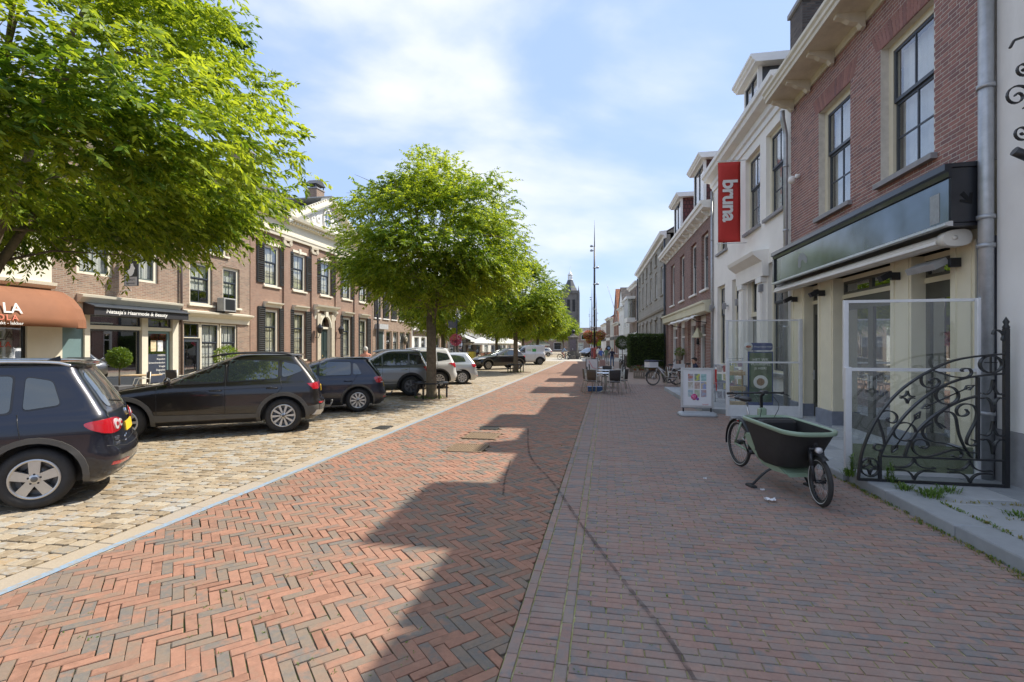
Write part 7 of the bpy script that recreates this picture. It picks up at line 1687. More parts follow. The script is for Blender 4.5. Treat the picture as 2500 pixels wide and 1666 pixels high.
m = MB(); m.tube([(.30, 0, .70), (.22, 0, .95)], .015, 8); m.build('seat_post', ALU, cb)
m = MB(); m.sphere((.18, 0, .995), .12, 14, 8, (1.15, .62, .32)).sphere((.07, 0, 1.0), .1, 12, 8, (.8, 1.0, .32)); m.build('saddle', SADDLE, cb)
m = MB(); m.bbox(.585, .655, -.055, .055, .72, .93, .02); m.build('column_cover', GRN, cb)
m = MB(); m.tube([(.63, 0, .55), (.60, 0, 1.08), (.66, 0, 1.12)], .02, 8); m.build('stem', BLACK, cb)
m = MB(); m.tube(chaikin([(.44, .37, 1.10), (.55, .33, 1.115), (.66, .12, 1.13), (.66, -.12, 1.13), (.55, -.33, 1.115), (.44, -.37, 1.10)], 2, False), .0125, 8); m.build('handlebar', BLACK, cb)
for sy in (1, -1):
    MB().tube([(.43, sy*.375, 1.10), (.52, sy*.345, 1.112)], .018, 10).build('grip', RUBBER, cb); MB().tube([(.56, sy*.30, 1.11), (.62, sy*.36, 1.09), (.54, sy*.42, 1.07)], .006, 6).build('brake_lever', BLACK, cb)
MB().bbox(.62, .72, -.05, .05, 1.12, 1.16, .015).build('display', BLACK, cb)
m = MB(); c0 = [(.64, .12, 1.10), (.78, .16, .98), (.74, .10, .82)]; m.tube(chaikin(c0, 2, False), .004, 5).tube(chaikin([(.64, -.12, 1.10), (.80, -.1, .95), (.72, -.08, .82)], 2, False), .004, 5); m.build('brake_cable', BLACK, cb)
# front fork, lamp, guard
T = TR(1.80, 0, .265) @ RZ(ST); m = MB()
for sy in (1, -1): m.tube([(-.0, sy*.062, 0), (-.05, sy*.062, .16), (-.11, sy*.06, .33)], .019, 8, M4=T).tube([(-.05, sy*.062, .16), (-.11, sy*.06, .33)], .024, 8, M4=T)
m.tube([(-.11, -.075, .335), (-.11, .075, .335)], .022, 8, M4=T).tube([(-.11, 0, .335), (-.17, 0, .50)], .028, 8, M4=T); m.build('fork', BLACK, cb)
MB().lathe([(.001, -.01), (.035, -.005), (.035, .03), (.001, .034)], 12, axis='x', M4=TR(1.76, 0, .60)).build('front_lamp', CLEARL, cb)
def guard(parent, x, R, a0, a1, w, steer=0.):
    m = MB(); v = []; n = 14; T = TR(x, 0, R) @ RZ(steer)
    for i in range(n+1):
        a = R_(a0+(a1-a0)*i/n)
        for y_, dr in ((-w, -.012), (-w*.6, .008), (w*.6, .008), (w, -.012)): v.append(T @ Vector(((R+.03+dr)*math.cos(a), y_, (R+.03+dr)*math.sin(a))))
    m.add(v, [(i*4+j, i*4+j+1, i*4+j+5, i*4+j+4) for i in range(n) for j in range(3)], smooth=True); return m.build('mudguard', BLACK, parent, fix=False)
guard(cb, 1.80, .265, 60, 150, .036, ST); guard(cb, 0, .335, 25, 190, .034)
m = MB()
for sy in (1, -1): m.tube(chaikin([(1.15, sy*.10, .27), (1.12, sy*.22, .22), (1.05, sy*.36, .025)], 2, False), .015, 8)
m.build('kickstand', BLACK, cb)
for sy in (1, -1): MB().bbox(.97, 1.12, sy*.37-.04, sy*.37+.04, 0, .03, .008).build('stand_foot', RUBBER, cb)
m = MB(); m.lathe([(.03, .07), (.10, .07), (.10, .078), (.03, .078)], 20, (.42, 0, .29), 'y').tube([(.42, .085, .29), (.50, .10, .15)], .01, 6).tube([(.42, -.085, .29), (.34, -.10, .43)], .01, 6).tube([(.42, -.08, .29), (.42, .08, .29)], .03, 10); m.build('crankset', BLACK, cb)
for px, py, pz in ((.50, .14, .15), (.34, -.14, .43)): MB().bbox(px-.045, px+.045, py-.04, py+.04, pz-.012, pz+.012, .006).build('pedal', RUBBER, cb)
MB().tube([(.02, 0, .66), (-.06, 0, .63)], .022, 8).build('rear_lamp', REDL, cb)
# --- poster stand on a water-filled foot
ab = thing('poster_stand', 'white framed poster stand with nine small pictures on the footway', 'poster stand', (2.22, 13.0, 0), R_(180))
def rib(w, h, t, y): return None
m = MB(); fr = .055
m.box(-.39, -.39+fr, -.02, .02, .20, 1.20).box(.39-fr, .39, -.02, .02, .20, 1.20).box(-.39+fr, .39-fr, -.02, .02, .20, .20+fr).box(-.39+fr, .39-fr, -.02, .02, 1.20-fr, 1.20); m.build('frame', ALU, ab)
MB().box(-.335, .335, -.01, .006, .255, 1.145).build('poster_sheet', plain('poster_white', (.80, .80, .82), .35, var=.02), ab)
pic = [((.45, .45, .5), (.5, .2, .15)), ((.6, .62, .12), (.2, .25, .28)), ((.45, .66, .66), (.3, .5, .5)), ((.5, .45, .38), (.7, .7, .68)), ((.45, .32, .28), (.6, .5, .45)), ((.3, .36, .62), (.6, .5, .3)), ((.36, .5, .56), (.6, .62, .6)), ((.42, .5, .36), (.6, .6, .5)), ((.5, .32, .3), (.4, .45, .6))]
def picmat(i, a, b):
    m, nt, nd, lk, p = new_mat('tiny_picture_%d' % i); tc = nd.new('ShaderNodeTexCoord'); n = nd.new('ShaderNodeTexNoise'); n.inputs['Scale'].default_value = 14; lk.new(tc.outputs['Object'], n.inputs['Vector']); r = nd.new('ShaderNodeValToRGB'); r.color_ramp.elements[0].position = .4; r.color_ramp.elements[1].position = .6; r.color_ramp.elements[0].color = (*b, 1); r.color_ramp.elements[1].color = (*a, 1); lk.new(n.outputs['Fac'], r.inputs[0]); lk.new(r.outputs[0], p.inputs['Base Color']); p.inputs['Roughness'].default_value = .35; return m
for i, (a, b) in enumerate(pic):
    cx_, cz_ = .155-.155*(i % 3), .96-.20*(i//3); MB().box(cx_-.064, cx_+.064, .0062, .009, cz_-.088, cz_+.088).build('picture', picmat(i, a, b), ab)
MAG = plain('magenta', (.62, .03, .22), .5, var=0)
MB().lathe([(.001, .0), (.075, .0), (.075, -.004)], 24, axis='y', M4=TR(.07, .015, .47)).build('price_dot', MAG, ab); MB().lathe([(.001, .0), (.034, .0), (.034, -.004)], 18, axis='y', M4=TR(-.01, .017, .42)).build('price_dot', plain('violet', (.25, .10, .38), .5, var=0), ab)
text('lettering', '2+1', .06, WT, ab, at(.07, .0165, .49), .0008); text('lettering', 'gratis', .035, WT, ab, at(.07, .0165, .445), .0008); text('lettering', 'bruna!', .055, plain('lettering_scarlet', (.60, .05, .05), .5, var=0), ab, at(-.2, .0075, .285), .0008)
m = MB(); m.tube([(-.33, 0, .19), (-.33, 0, .10)], .02, 8).tube([(.33, 0, .19), (.33, 0, .10)], .02, 8).tube([(-.36, 0, .20), (.36, 0, .20)], .012, 8); m.build('leg', BLACK, ab)
o = ringloft([rrect(-.45, .45, .24, .1, .0, .0), rrect(-.46, .46, .25, .1, .03, .03), rrect(-.44, .44, .22, .1, .075, .075), rrect(-.36, .36, .14, .08, .10, .10)]).build('water_base', plain('grey_base_plastic', (.40, .42, .44), .5, var=.08), ab)
# --- blue and green poster board, racks, red sign by the white house
pb1 = thing('poster_board', 'green poster board with rounded blue header beside the white house wall', 'poster board', (4.02, 14.15, .13), R_(180))
NB = plain('navy_blue_print', (.02, .05, .22), .45, var=.05); PG = plain('green_poster_print', (.07, .125, .06), .45, var=.6, scale=3)
MB().box(-.31, .31, -.02, .02, .05, 1.47).build('board', NB, pb1); MB().box(-.28, .28, .021, .026, .12, 1.44).build('poster_sheet', PG, pb1)
MB().prism(rnd([(-.30, 1.50), (.36, 1.50), (.36, 1.70), (-.30, 1.70)], .07, 4), -.02, .02, 'y').build('header', NB, pb1)
MB().lathe([(.001, .022), (.11, .022), (.11, -.022)], 24, axis='y', M4=TR(.30, 0, 1.60)).build('header_disc', WHITE, pb1); MB().sphere((.30, .024, 1.60), .07, 12, 6, (1, .1, .5)).build('fish_emblem', plain('orange_brown', (.45, .12, .05), .5), pb1)
text('lettering', 'Vraag hoe je helpt', .062, WT, pb1, at(-.06, .0215, 1.60), .001)
for i, (w, sz) in enumerate((('HET WK', .105), ('VOORSPEL', .105), ('JE HIER!', .09))): text('lettering', w, sz, WT, pb1, at(0, .0275, 1.25-i*.115), .001)
MB().lathe([(.10, .0), (.17, .0), (.18, -.004)], 26, axis='y', M4=TR(0, .031, .66)).build('plate_ring', WHITE, pb1); MB().lathe([(.001, .0), (.10, .0)], 22, axis='y', M4=TR(0, .030, .66)).build('plate_centre', plain('dish_brown', (.30, .16, .08), .5, var=.4, scale=30), pb1)
text('lettering', 'Voorspel en win', .05, WT, pb1, at(0, .0275, .33), .001); MB().box(-.33, .33, -.16, .16, 0, .05).build('foot', NB, pb1)
def rack(label, x, y, w, h, seed):
    t = thing('magazine_rack', label, 'rack', (x, y, .13), R_(180)); r = random.Random(seed)
    m = MB()
    for sx in (-w/2, w/2): m.tube([(sx, .12, 0), (sx, -.02, h)], .012, 6)
    for z in (.1, h*.5, h-.02): m.tube([(-w/2, .08, z), (w/2, .08, z)], .008, 6)
    m.build('rack_frame', GALV, t)
    for j in range(4):
        for i in range(max(2, int(w/.16))):
            z = .12+j*h/4.4; x_ = -w/2+.09+i*.165; MB().box(x_-.065, x_+.065, -.004, .004, 0, .19, TR(0, .11-.02*j, z) @ Matrix.Rotation(R_(12), 4, 'X')).build('magazine', plain('print_%d' % r.randint(0, 9), [(.55, .5, .45), (.5, .2, .18), (.2, .3, .45), (.6, .55, .3), (.35, .35, .36), (.62, .6, .58), (.3, .4, .3), (.5, .35, .4), (.15, .15, .18), (.65, .45, .35)][r.randint(0, 9)], .5, var=.3, scale=25), t)
rack('wire magazine rack behind the glass screen near the doorway', 3.35, 15.2, .55, 1.1, 1); rack('tall magazine rack between the poster board and doorway', 3.9, 16.4, .5, 1.25, 2)
tb = thing('wooden_display', 'small wooden display stand behind the glass screen', 'display stand', (3.35, 13.9, .13), R_(180)); WOOD = plain('pale_wood', (.50, .36, .20), .6, var=.2, scale=12)
for z in (.05, .45, .85): MB().box(-.2, .2, -.15, .15, z, z+.1).build('tray', WOOD, tb)
for sx in (-.19, .19): MB().box(sx-.015, sx+.015, -.151, -.12, 0, .97).build('upright', WOOD, tb)
rs = thing('red_sign_stand', 'narrow red sign stand with yellow lettering by the white house corner', 'sign', (3.62, 18.2, .13), R_(180)); REDS = plain('sign_red', (.55, .03, .02), .5, var=.05)
for sx in (-.14, .11): MB().box(sx, sx+.03, -.01, .01, .06, .80).build('upright', REDS, rs)
MB().box(-.11, .11, -.006, .006, .28, .80).build('panel', REDS, rs); text('lettering', 'LOTTO', .14, plain('sign_yellow', (.8, .5, .05), .5, var=0), rs, Matrix.Translation((0, .008, .54)) @ FACE @ Matrix.Rotation(R_(90), 4, 'Z'), .001)
MB().bbox(-.18, .18, -.08, .08, 0, .06, .01).build('foot', GALV, rs)
# --- white e-bike with front carrier crate
eb_ = thing('electric_bike', 'white electric bicycle with a white crate under dark cover on its front carrier', 'bicycle', (3.05, 23.0, 0), math.atan2(22.6-23.0, 2.0-3.05))
WF = plain('white_bike_frame', (.74, .75, .77), .35, var=.04, coat=.5)
def city_bike(t, fm, crate=True, coverm=None):
    bike_wheel(t, 0, .34, .042, spokes=20); bike_wheel(t, 1.12, .34, .042, spokes=20)
    m = MB(); m.tube([(.45, 0, .29), (.86, 0, .80)], .032, 8).tube([(.45, 0, .29), (.36, 0, .62)], .02, 8).tube([(.86, 0, .72), (.93, 0, .98)], .024, 8).tube([(0, .05, .34), (.45, .04, .29)], .014, 6).tube([(0, -.05, .34), (.45, -.04, .29)], .014, 6).tube([(0, .05, .34), (.36, 0, .60)], .012, 6).tube([(0, -.05, .34), (.36, 0, .60)], .012, 6); m.tube([(.40, 0, .50), (.80, 0, .76)], .02, 8); m.build('frame', fm, t)
    m = MB()
    for sy in (1, -1): m.tube([(1.12, sy*.05, .34), (.98, sy*.05, .66), (.93, sy*.02, .76)], .015, 6)
    m.build('fork', fm, t); MB().tube([(.36, 0, .60), (.30, 0, .88)], .014, 6).build('seat_post', ALU, t); MB().sphere((.27, 0, .91), .12, 12, 8, (1.1, .75, .35)).build('saddle', SADDLE, t)
    MB().tube([(.93, 0, .96), (.90, 0, 1.10)], .016, 6).tube(chaikin([(.70, .30, 1.06), (.85, .26, 1.10), (.90, 0, 1.10), (.85, -.26, 1.10), (.70, -.30, 1.06)], 2, False), .012, 6).build('handlebar', BLACK, t)
    MB().bbox(-.35, .22, -.08, .08, .70, .73, .01).tube([(-.2, .07, .70), (0, .06, .34)], .008, 5).tube([(-.2, -.07, .70), (0, -.06, .34)], .008, 5).build('rear_carrier', BLACK, t)
    m = MB(); m.lathe([(.02, .05), (.10, .05), (.10, .056)], 16, (.45, 0, .29), 'y').tube([(.45, .07, .29), (.55, .09, .16)], .01, 6).tube([(.45, -.07, .29), (.35, -.09, .42)], .01, 6); m.build('crankset', BLACK, t); guard(t, 0, .34, 20, 190, .03); guard(t, 1.12, .34, 10, 150, .03)
    MB().tube([(.2, .06, .3), (.14, .14, .02)], .01, 6).build('kickstand', BLACK, t)
    if crate:
        MB().bbox(.98, 1.42, -.24, .24, .80, 1.05, .02).build('carrier_crate', fm, t); MB().bbox(.96, 1.44, -.25, .25, 1.051, 1.12, .03).build('crate_cover', coverm or SADDLE, t); MB().box(1.0, 1.40, -.2, .2, .76, .80).build('carrier', BLACK, t)
city_bike(eb_, WF, True, plain('navy_cover', (.03, .035, .07), .7))
b2 = thing('electric_bike', 'second white bicycle with lettered frame plate leaning by the cafe chairs', 'bicycle', (4.0, 24.2, 0), R_(185)); city_bike(b2, WF, False)
MB().box(.42, .95, -.04, .04, .72, .90).build('frame_plate', WF, b2)
b3 = thing('city_bike', 'dark city bicycle standing beside the terrace fence', 'bicycle', (1.0, 38.4, 0), R_(-80)); city_bike(b3, BLACK, False)
b4 = thing('city_bike', 'dark bicycle parked at the far terrace on the square', 'bicycle', (-15.5, 57.5, 0), R_(20)); city_bike(b4, BLACK, False)
# --- planter crates with flower pots, hedge, ball tree, fence
TERRA = plain('terracotta_pot', (.42, .15, .06), .8, var=.12); CRW = plain('weathered_crate_wood', (.24, .20, .155), .85, var=.25, scale=10)
HEDGE = leafmat('hedge_leaf', (.022, .045, .012), (.085, .14, .03), .3, .5)
def leafblob(n, fn, size, seed, name, mat, parent):
    rg = np.random.default_rng(seed); P, O = fn(rg, n); D = unit(O*.5+rg.normal(0, .6, P.shape)); S = unit(np.cross(D, rg.normal(0, 1, P.shape)+1e-3)); Lg = size*rg.uniform(.6, 1.2, n)
    return link(name, leaves_mesh(name, P, D, S, Lg, Lg*rg.uniform(.45, .65, n), rg.random(n), mat), parent)
def ballfn(r, c):
    def f(rg, n):
        d = unit(rg.normal(0, 1, (n, 3))); q = r*(.75+.27*rg.random(n))[:, None]; return d*q+np.array(c), d
    return f
def boxfn(x0, x1, y0, y1, z0, z1):
    def f(rg, n):
        A = np.array([(x1-x0)*(z1-z0), (x1-x0)*(z1-z0), (y1-y0)*(z1-z0), (y1-y0)*(z1-z0), (x1-x0)*(y1-y0)]); k_ = rg.choice(5, n, p=A/A.sum()); u = rg.random((n, 3)); Pn = np.empty((n, 3)); O = np.zeros((n, 3))
        Pn[:] = np.array([x0, y0, z0])+u*np.array([x1-x0, y1-y0, z1-z0]); dp = rg.random(n)*.16
        for i, (ax, v, s) in enumerate(((1, y0, -1), (1, y1, 1), (0, x0, -1), (0, x1, 1), (2, z1, 1))):
            mk = k_ == i; Pn[mk, ax] = v-s*dp[mk]+s*.05; O[mk, ax] = s
        Pn += rg.normal(0, .025, Pn.shape); return Pn, O
    return f
hg = thing('clipped_hedge', 'tall square clipped dark green hedge beside the dark brick house', 'hedge', (1.45, 34.0, 0))
leafblob(15000, boxfn(0, 2.35, 0, 1.3, .3, 2.5), .085, 5, 'foliage', HEDGE, hg); MB().box(.12, 2.2, .12, 1.15, .05, 2.36).build('inner_shade', plain('hedge_shadow', (.018, .025, .010), .95, var=.3), hg)  # dark box among the leaves paints in the hedge's inner shade
for i in range(3): MB().bbox(.05+i*.78, .78+i*.78, .1, 1.2, 0, .42, .02).build('planter_box', CRW, hg)
bt = thing('ball_tree', 'ball shaped dark green shrub on a stem beyond the hedge', 'shrub', (1.15, 38.2, 0)); leafblob(3500, ballfn(.52, (0, 0, 2.0)), .08, 6, 'foliage', HEDGE, bt); MB().tube([(0, 0, 0), (0, 0, 1.7)], .03, 6).build('trunk', BARK, bt); MB().bbox(-.25, .25, -.25, .25, 0, .5, .02).build('planter_box', CRW, bt)
FLW = {c_: plain('petal_%s' % c_, v, .6, var=.2, scale=30) for c_, v in dict(violet=(.35, .2, .5), orange=(.7, .2, .04), red=(.55, .03, .03), pink=(.65, .12, .22)).items()}
for ci, (x, y, lab) in enumerate(((1.42, 27.4, 'slatted wooden crate holding orange flower pots before the hedge'), (2.08, 27.5, 'second slatted crate with flower pots behind the white bicycle'))):
    cr = thing('wooden_crate', lab, 'crate', (x, y, 0))
    for i in range(5): MB().box(.01+i*.115, .10+i*.115, -.02, 0, 0, .42).build('slat', CRW, cr)
    for z in (.02, .30): MB().box(0, .58, .0, .02, z, z+.08).build('rail', CRW, cr)
    MB().box(0, .58, .021, .36, .36, .40).build('top_board', CRW, cr); MB().box(.0, .02, .021, .36, 0, .36).build('side_board', CRW, cr); MB().box(.56, .58, .021, .36, 0, .36).build('side_board', CRW, cr)
    for i in range(4):
        pm = (TERRA, WHITE, TERRA, TERRA)[(i+ci) % 4]; p = thing('flower_pot', ('orange clay flower pot' if pm is TERRA else 'white flower pot')+' on the '+('first crate' if ci == 0 else 'crate behind the bicycle')+(', at its street end', ', second along', ', third along', ', at its house end')[i], 'flower pot', (x+.08+i*.14, y+.18, .40))
        MB().lathe([(.001, 0), (.04, 0), (.055, .10), (.06, .10), (.06, .12), (.045, .12)], 14).build('pot', pm, p); leafblob(160, ballfn(.085, (0, 0, .17)), .045, i+ci*7, 'foliage', WEED, p)
        leafblob(70, ballfn(.1, (0, 0, .2)), .028, i+40+ci, 'blossom', FLW[('violet', 'red', 'pink', 'violet')[(i+ci) % 4]], p)
zp_ = thing('zinc_pot', 'zinc pot with yellow green plant beside the white bicycle', 'flower pot', (2.75, 24.6, 0)); MB().lathe([(.001, 0), (.12, 0), (.16, .3), (.17, .3), (.15, .28)], 16).build('pot', GALV, zp_); leafblob(260, ballfn(.16, (0, 0, .36)), .07, 77, 'foliage', WEED, zp_)
hp = thing('hanging_pot', 'tall cane stand with leafy pot against the dark brick pier', 'flower pot', (3.75, 27.0, 0)); MB().lathe([(.14, 1.0), (.2, 1.3), (.21, 1.32)], 14).lathe([(.001, 1.0), (.14, 1.0)], 14).build('pot', CRW, hp); MB().tube([(0, 0, 0), (0, 0, 1.0)], .03, 6).build('stand', BLACK, hp); leafblob(400, ballfn(.25, (0, 0, 1.42)), .08, 78, 'foliage', WEED, hp)
fn_ = thing('terrace_fence', 'low dark wooden terrace fence beyond the ball shrub', 'fence', (1.9, 36.2, 0), R_(92))
for i in range(22): MB().box(i*.42, i*.42+.37, -.03, .0, .1, .85).build('board', plain('dark_fence_wood', (.10, .075, .06), .8, var=.2), fn_)
for i in range(6): MB().box(i*1.8, i*1.8+.08, .001, .08, 0, .95).build('post', MATS['dark_fence_wood'], fn_)
# --- bistro chairs and tables
WEAVE = plain('dark_weave', (.045, .038, .036), .7, var=.2, scale=40, bump=.5, bscale=220); WEAVEB = plain('brown_weave', (.10, .075, .055), .7, var=.2, scale=40, bump=.5, bscale=220)
CHALU = plain('pale_tube', (.58, .56, .50), .4, .5, var=.06)
def chair(label, x, y, rz, weave=WEAVE, group='terrace chairs'):
    t = thing('bistro_chair', label, 'chair', (x, y, 0), rz, group)
    m = MB(); s_ = [(-.22, -.2), (.22, -.2), (.2, .22), (-.2, .22)]; m.prism(rnd(s_, .06), .43, .455, 'z'); m.build('seat', weave, t)
    v = []; n = 8          # curved back, front of the chair is +y
    for j in range(4):
        for i in range(n+1): a = R_(-58+116*i/n); v.append((.24*math.sin(a), -.20-.10*math.cos(a)+.07-.04*j/3, .50+.38*j/3))
    m = MB().add(v, [(j*(n+1)+i, j*(n+1)+i+1, (j+1)*(n+1)+i+1, (j+1)*(n+1)+i) for j in range(3) for i in range(n)], smooth=True); o = m.build('backrest', weave, t, fix=False); md = o.modifiers.new('t', 'SOLIDIFY'); md.thickness = .012
    for sx in (-1, 1):
        MB().tube([(sx*.24, .25, 0), (sx*.21, .20, .44), (sx*.25, .12, .66), (sx*.25, -.08, .67), (sx*.215, -.19, .64)], .013, 6).build('leg', CHALU, t); MB().tube([(sx*.24, -.30, 0), (sx*.20, -.18, .44), (sx*.215, -.20, .88)], .013, 6).build('leg', CHALU, t)
    return t
def table(label, x, y, r=.36, wood=False):
    t = thing('bistro_table', label, 'table', (x, y, 0), .2, 'terrace tables'); m = MB().lathe([(.001, .745), (r-.01, .745), (r, .738), (r, .722), (.001, .72)], 24) if not wood else MB().bbox(-.5, .5, -.35, .35, .71, .745, .008)
    m.build('tabletop', WOOD if wood else ALU, t); MB().tube([(0, 0, .72), (0, 0, .06)], .03, 8).build('column', CHALU, t)
    for i in range(4): a = i*math.pi/2+.4; MB().tube([(0, 0, .10), (.28*math.cos(a), .28*math.sin(a), .015)], .018, 6).build('foot', CHALU, t)
table('round metal terrace table ringed by four dark chairs near the red and black mast', -.08, 18.75)
chair('dark woven chair with its back to the street at the ringed table, house side', .24, 18.25, R_(12)); chair('dark woven chair at the ringed table, square side', -.46, 18.40, R_(-30), WEAVEB); chair('dark woven chair tucked at the far square side of the ringed table', -.66, 18.95, R_(-80), WEAVEB); chair('dark woven chair on the house side of the ringed table', .52, 19.0, R_(70))
table('second metal terrace table behind the ringed one', -.05, 20.9); chair('woven chair at the second terrace table, square side', -.6, 20.9, R_(-85)); chair('woven chair at the second terrace table, house side', .5, 20.9, R_(85)); chair('woven chair beyond the second terrace table', .0, 21.5, R_(178))
table('third metal terrace table before the mast', -.05, 23.6); chair('woven chair at the third terrace table', .5, 23.4, R_(85)); chair('woven chair on the square side of the third terrace table', -.6, 23.6, R_(-85))
table('small table outside the dark brick shop', 3.2, 21.5, .3); chair('brown woven chair beside the second white bicycle', 2.65, 21.3, R_(-90), WEAVEB); chair('dark chair under the person with the beret', 3.72, 21.5, R_(90))
fb_ = thing('blue_crate', 'blue plastic foot crate under the terrace chairs', 'crate', (-.45, 19.3, 0)); m = MB(); m.bbox(-.28, .28, -.14, .14, 0, .16, .02); m.build('crate_body', plain('blue_plastic', (.05, .13, .30), .5, var=.1), fb_); MB().box(-.30, .30, -.16, .16, .161, .175).build('crate_lip', MATS['blue_plastic'], fb_)
mb_ = thing('menu_board', 'black framed menu board with white and red sheet beside the mast', 'menu board', (-.95, 32.0, 0), R_(183)); MB().box(-.4, .4, -.03, .03, .0, .95).build('board', BLACK, mb_); MB().box(-.35, .35, .031, .036, .08, .90).build('menu_sheet', plain('menu_white', (.7, .68, .68), .5, var=.05), mb_)
m = MB(); m.tube([(.2, .04, .8), (-.05, .04, .35), (-.3, .04, .3)], .02, 6); m.build('red_mark', plain('menu_red', (.6, .12, .12), .5), mb_)
# --- masts with flower baskets
MRED = plain('mast_red', (.42, .07, .045), .5, var=.12, scale=8); MBLK = plain('mast_black', (.03, .03, .034), .45, var=.1)
def basket(label, x, y, z, r, seed):
    b = thing('flower_basket', label, 'flower basket', (x, y, z)); rr_ = random.Random(seed)
    leafblob(500, ballfn(r*.9, (0, 0, 0)), .09, seed, 'foliage', WEED, b); leafblob(900, ballfn(r, (0, 0, .02)), .06, seed+1, 'blossom', FLW['red' if seed % 2 else 'orange'], b); leafblob(420, ballfn(r*1.02, (0, 0, .06)), .055, seed+2, 'blossom', FLW['pink'], b)
    MB().lathe([(.001, -r*.5), (r*.6, -r*.3), (r*.75, 0), (r*.7, .02)], 14).build('bowl', BLACK, b)
def mast(label, x, y, h, base=True):
    t = thing('street_mast', label, 'mast', (x, y, 0), 0, 'tall street masts'); MB().tube([(0, 0, 0), (0, 0, 1.65)], .085, 14).build('lower_mast', MRED, t)
    m = MB(); m.tube([(0, 0, 1.65), (0, 0, 5.2), (0, 0, 8.4)], .075, 12, rr=[.075, .07, .05]); m.tube([(0, 0, 8.4), (0, 0, h)], .02, 8, rr=[.035, .006]); m.build('upper_mast', MBLK, t)
    for z in (3.0, 4.2, 5.9, 7.0): MB().lathe([(.075, -.04), (.10, -.03), (.10, .03), (.075, .04)], 12, (0, 0, z)).build('collar', GALV, t)
    for z, s in ((8.15, -1), (8.45, -1), (7.0, 1), (5.9, 1)): MB().tube([(0, 0, z), (s*.18, -.05, z)], .018, 6).lathe([(.001, -.06), (.09, -.05), (.10, .03), (.04, .09), (.001, .09)], 12, (s*.2, -.06, z)).build('spotlight', GALV, t)
    m = MB(); m.tube([(-.45, 0, 2.45), (.45, 0, 2.45)], .015, 6); m.build('basket_arm', MBLK, t)
for i, (x, y, lab) in enumerate(((-.83, 33.5, 'tall mast, red at its foot and black above, beside the menu board'), (-2.05, 68.9, 'far mast with flower baskets before the cross street shops'), (-1.67, 79.7, 'farther slim mast near the orange roofed house'), (-3.6, 107, 'furthest slim mast near the end of the street'))):
    mast(lab, x, y, 10.2)
    if i < 2:
        for s, sl in ((-1, 'square side'), (1, 'house side')): basket('round red flower basket on the %s mast, %s' % (('near', 'far')[i], sl), x+s*.42, y+.05, 2.45, .33 if i == 0 else .4, 100+i*10+s*2+i)
lp = thing('lamp_post', 'slim dark post with hanging sign and pink flower basket on the square', 'post', (-9.0, 28.8, 0)); MB().tube([(0, 0, 0), (0, 0, 4.6)], .045, 8).build('pole', MBLK, lp); MB().box(-.55, -.05, -.02, .02, 2.85, 3.25).build('sign_plate', SLATE, lp); MB().tube([(0, 0, 3.3), (-.55, 0, 3.3)], .012, 6).build('arm', MBLK, lp)
b = thing('flower_basket', 'round pink flower basket on the slim post in the square', 'flower basket', (-9.0, 28.6, 2.12)); leafblob(900, ballfn(.36, (0, 0, 0)), .06, 300, 'blossom', FLW['pink'], b); leafblob(500, ballfn(.34, (0, 0, 0)), .06, 301, 'blossom', FLW['red'], b); MB().lathe([(.001, -.2), (.2, -.12), (.28, 0)], 12).build('bowl', BLACK, b)
lp = thing('lamp_post', 'plain black pole before the brick house with upper shutters', 'post', (-13, 26.4, 0)); MB().tube([(0, 0, 0), (0, 0, 5.6)], .06, 8).build('pole', MBLK, lp); MB().lathe([(.001, .5), (.12, .42), (.2, .2), (.18, .15), (.1, -.1), (.04, -.12)], 10, (0, 0, 5.6)).build('lamp_housing', MBLK, lp)
# --- terrace before the hairdresser
tp = thing('topiary_ball', 'clipped ball topiary in a square grey planter before the hairdresser', 'topiary', (-14.2, 12.1, 0)); leafblob(3600, ballfn(.30, (0, 0, 1.40)), .055, 9, 'foliage', leafmat('box_leaf', (.05, .11, .015), (.15, .24, .03), .35), tp); MB().tube([(0, 0, .5), (.01, 0, 1.25)], .022, 6).build('trunk', BARK, tp); MB().bbox(-.24, .24, -.24, .24, 0, .58, .02).build('planter_box', plain('anthracite_planter', (.09, .09, .095), .6, var=.12), tp)
table('wooden terrace table behind the topiary', -16.0, 14.4, wood=True); chair('dark woven chair beside the topiary terrace table', -15.3, 13.8, R_(150), WEAVEB); chair('dark chair on the far side of the topiary terrace table', -15.6, 15.4, R_(10))
gp = thing('terrace_screen', 'grey tinted terrace screen on dark base beside the topiary', 'screen', (-15.2, 11.75, 0), R_(8)); MB().box(-.42, .42, -.03, .03, 0, .72).build('base_panel', MATS['anthracite_planter'], gp); MB().prism(rnd([(-.4, .73), (.4, .73), (.4, 1.42), (-.4, 1.42)], .06), -.006, .006, 'y').build('pane', glass('smoked_glass', (.5, .53, .55), 1., .05, .35, (.4, .43, .46)), gp); MB().box(-.43, -.40, -.02, .02, .72, 1.4).build('post', BLACK, gp)
pl = thing('potted_shrub', 'bright green potted shrub at the narrow brick house door', 'shrub', (-16.2, 18.6, 0)); leafblob(1500, ballfn(.5, (0, 0, 1.25)), .09, 14, 'foliage', leafmat('fresh_leaf', (.09, .17, .02), (.22, .32, .05), .4), pl); MB().lathe([(.001, 0), (.22, 0), (.3, .6), (.31, .6), (.28, .58)], 16).build('pot', MATS['anthracite_planter'], pl); MB().tube([(0, 0, .5), (0, 0, 1.1)], .03, 6).build('trunk', BARK, pl)
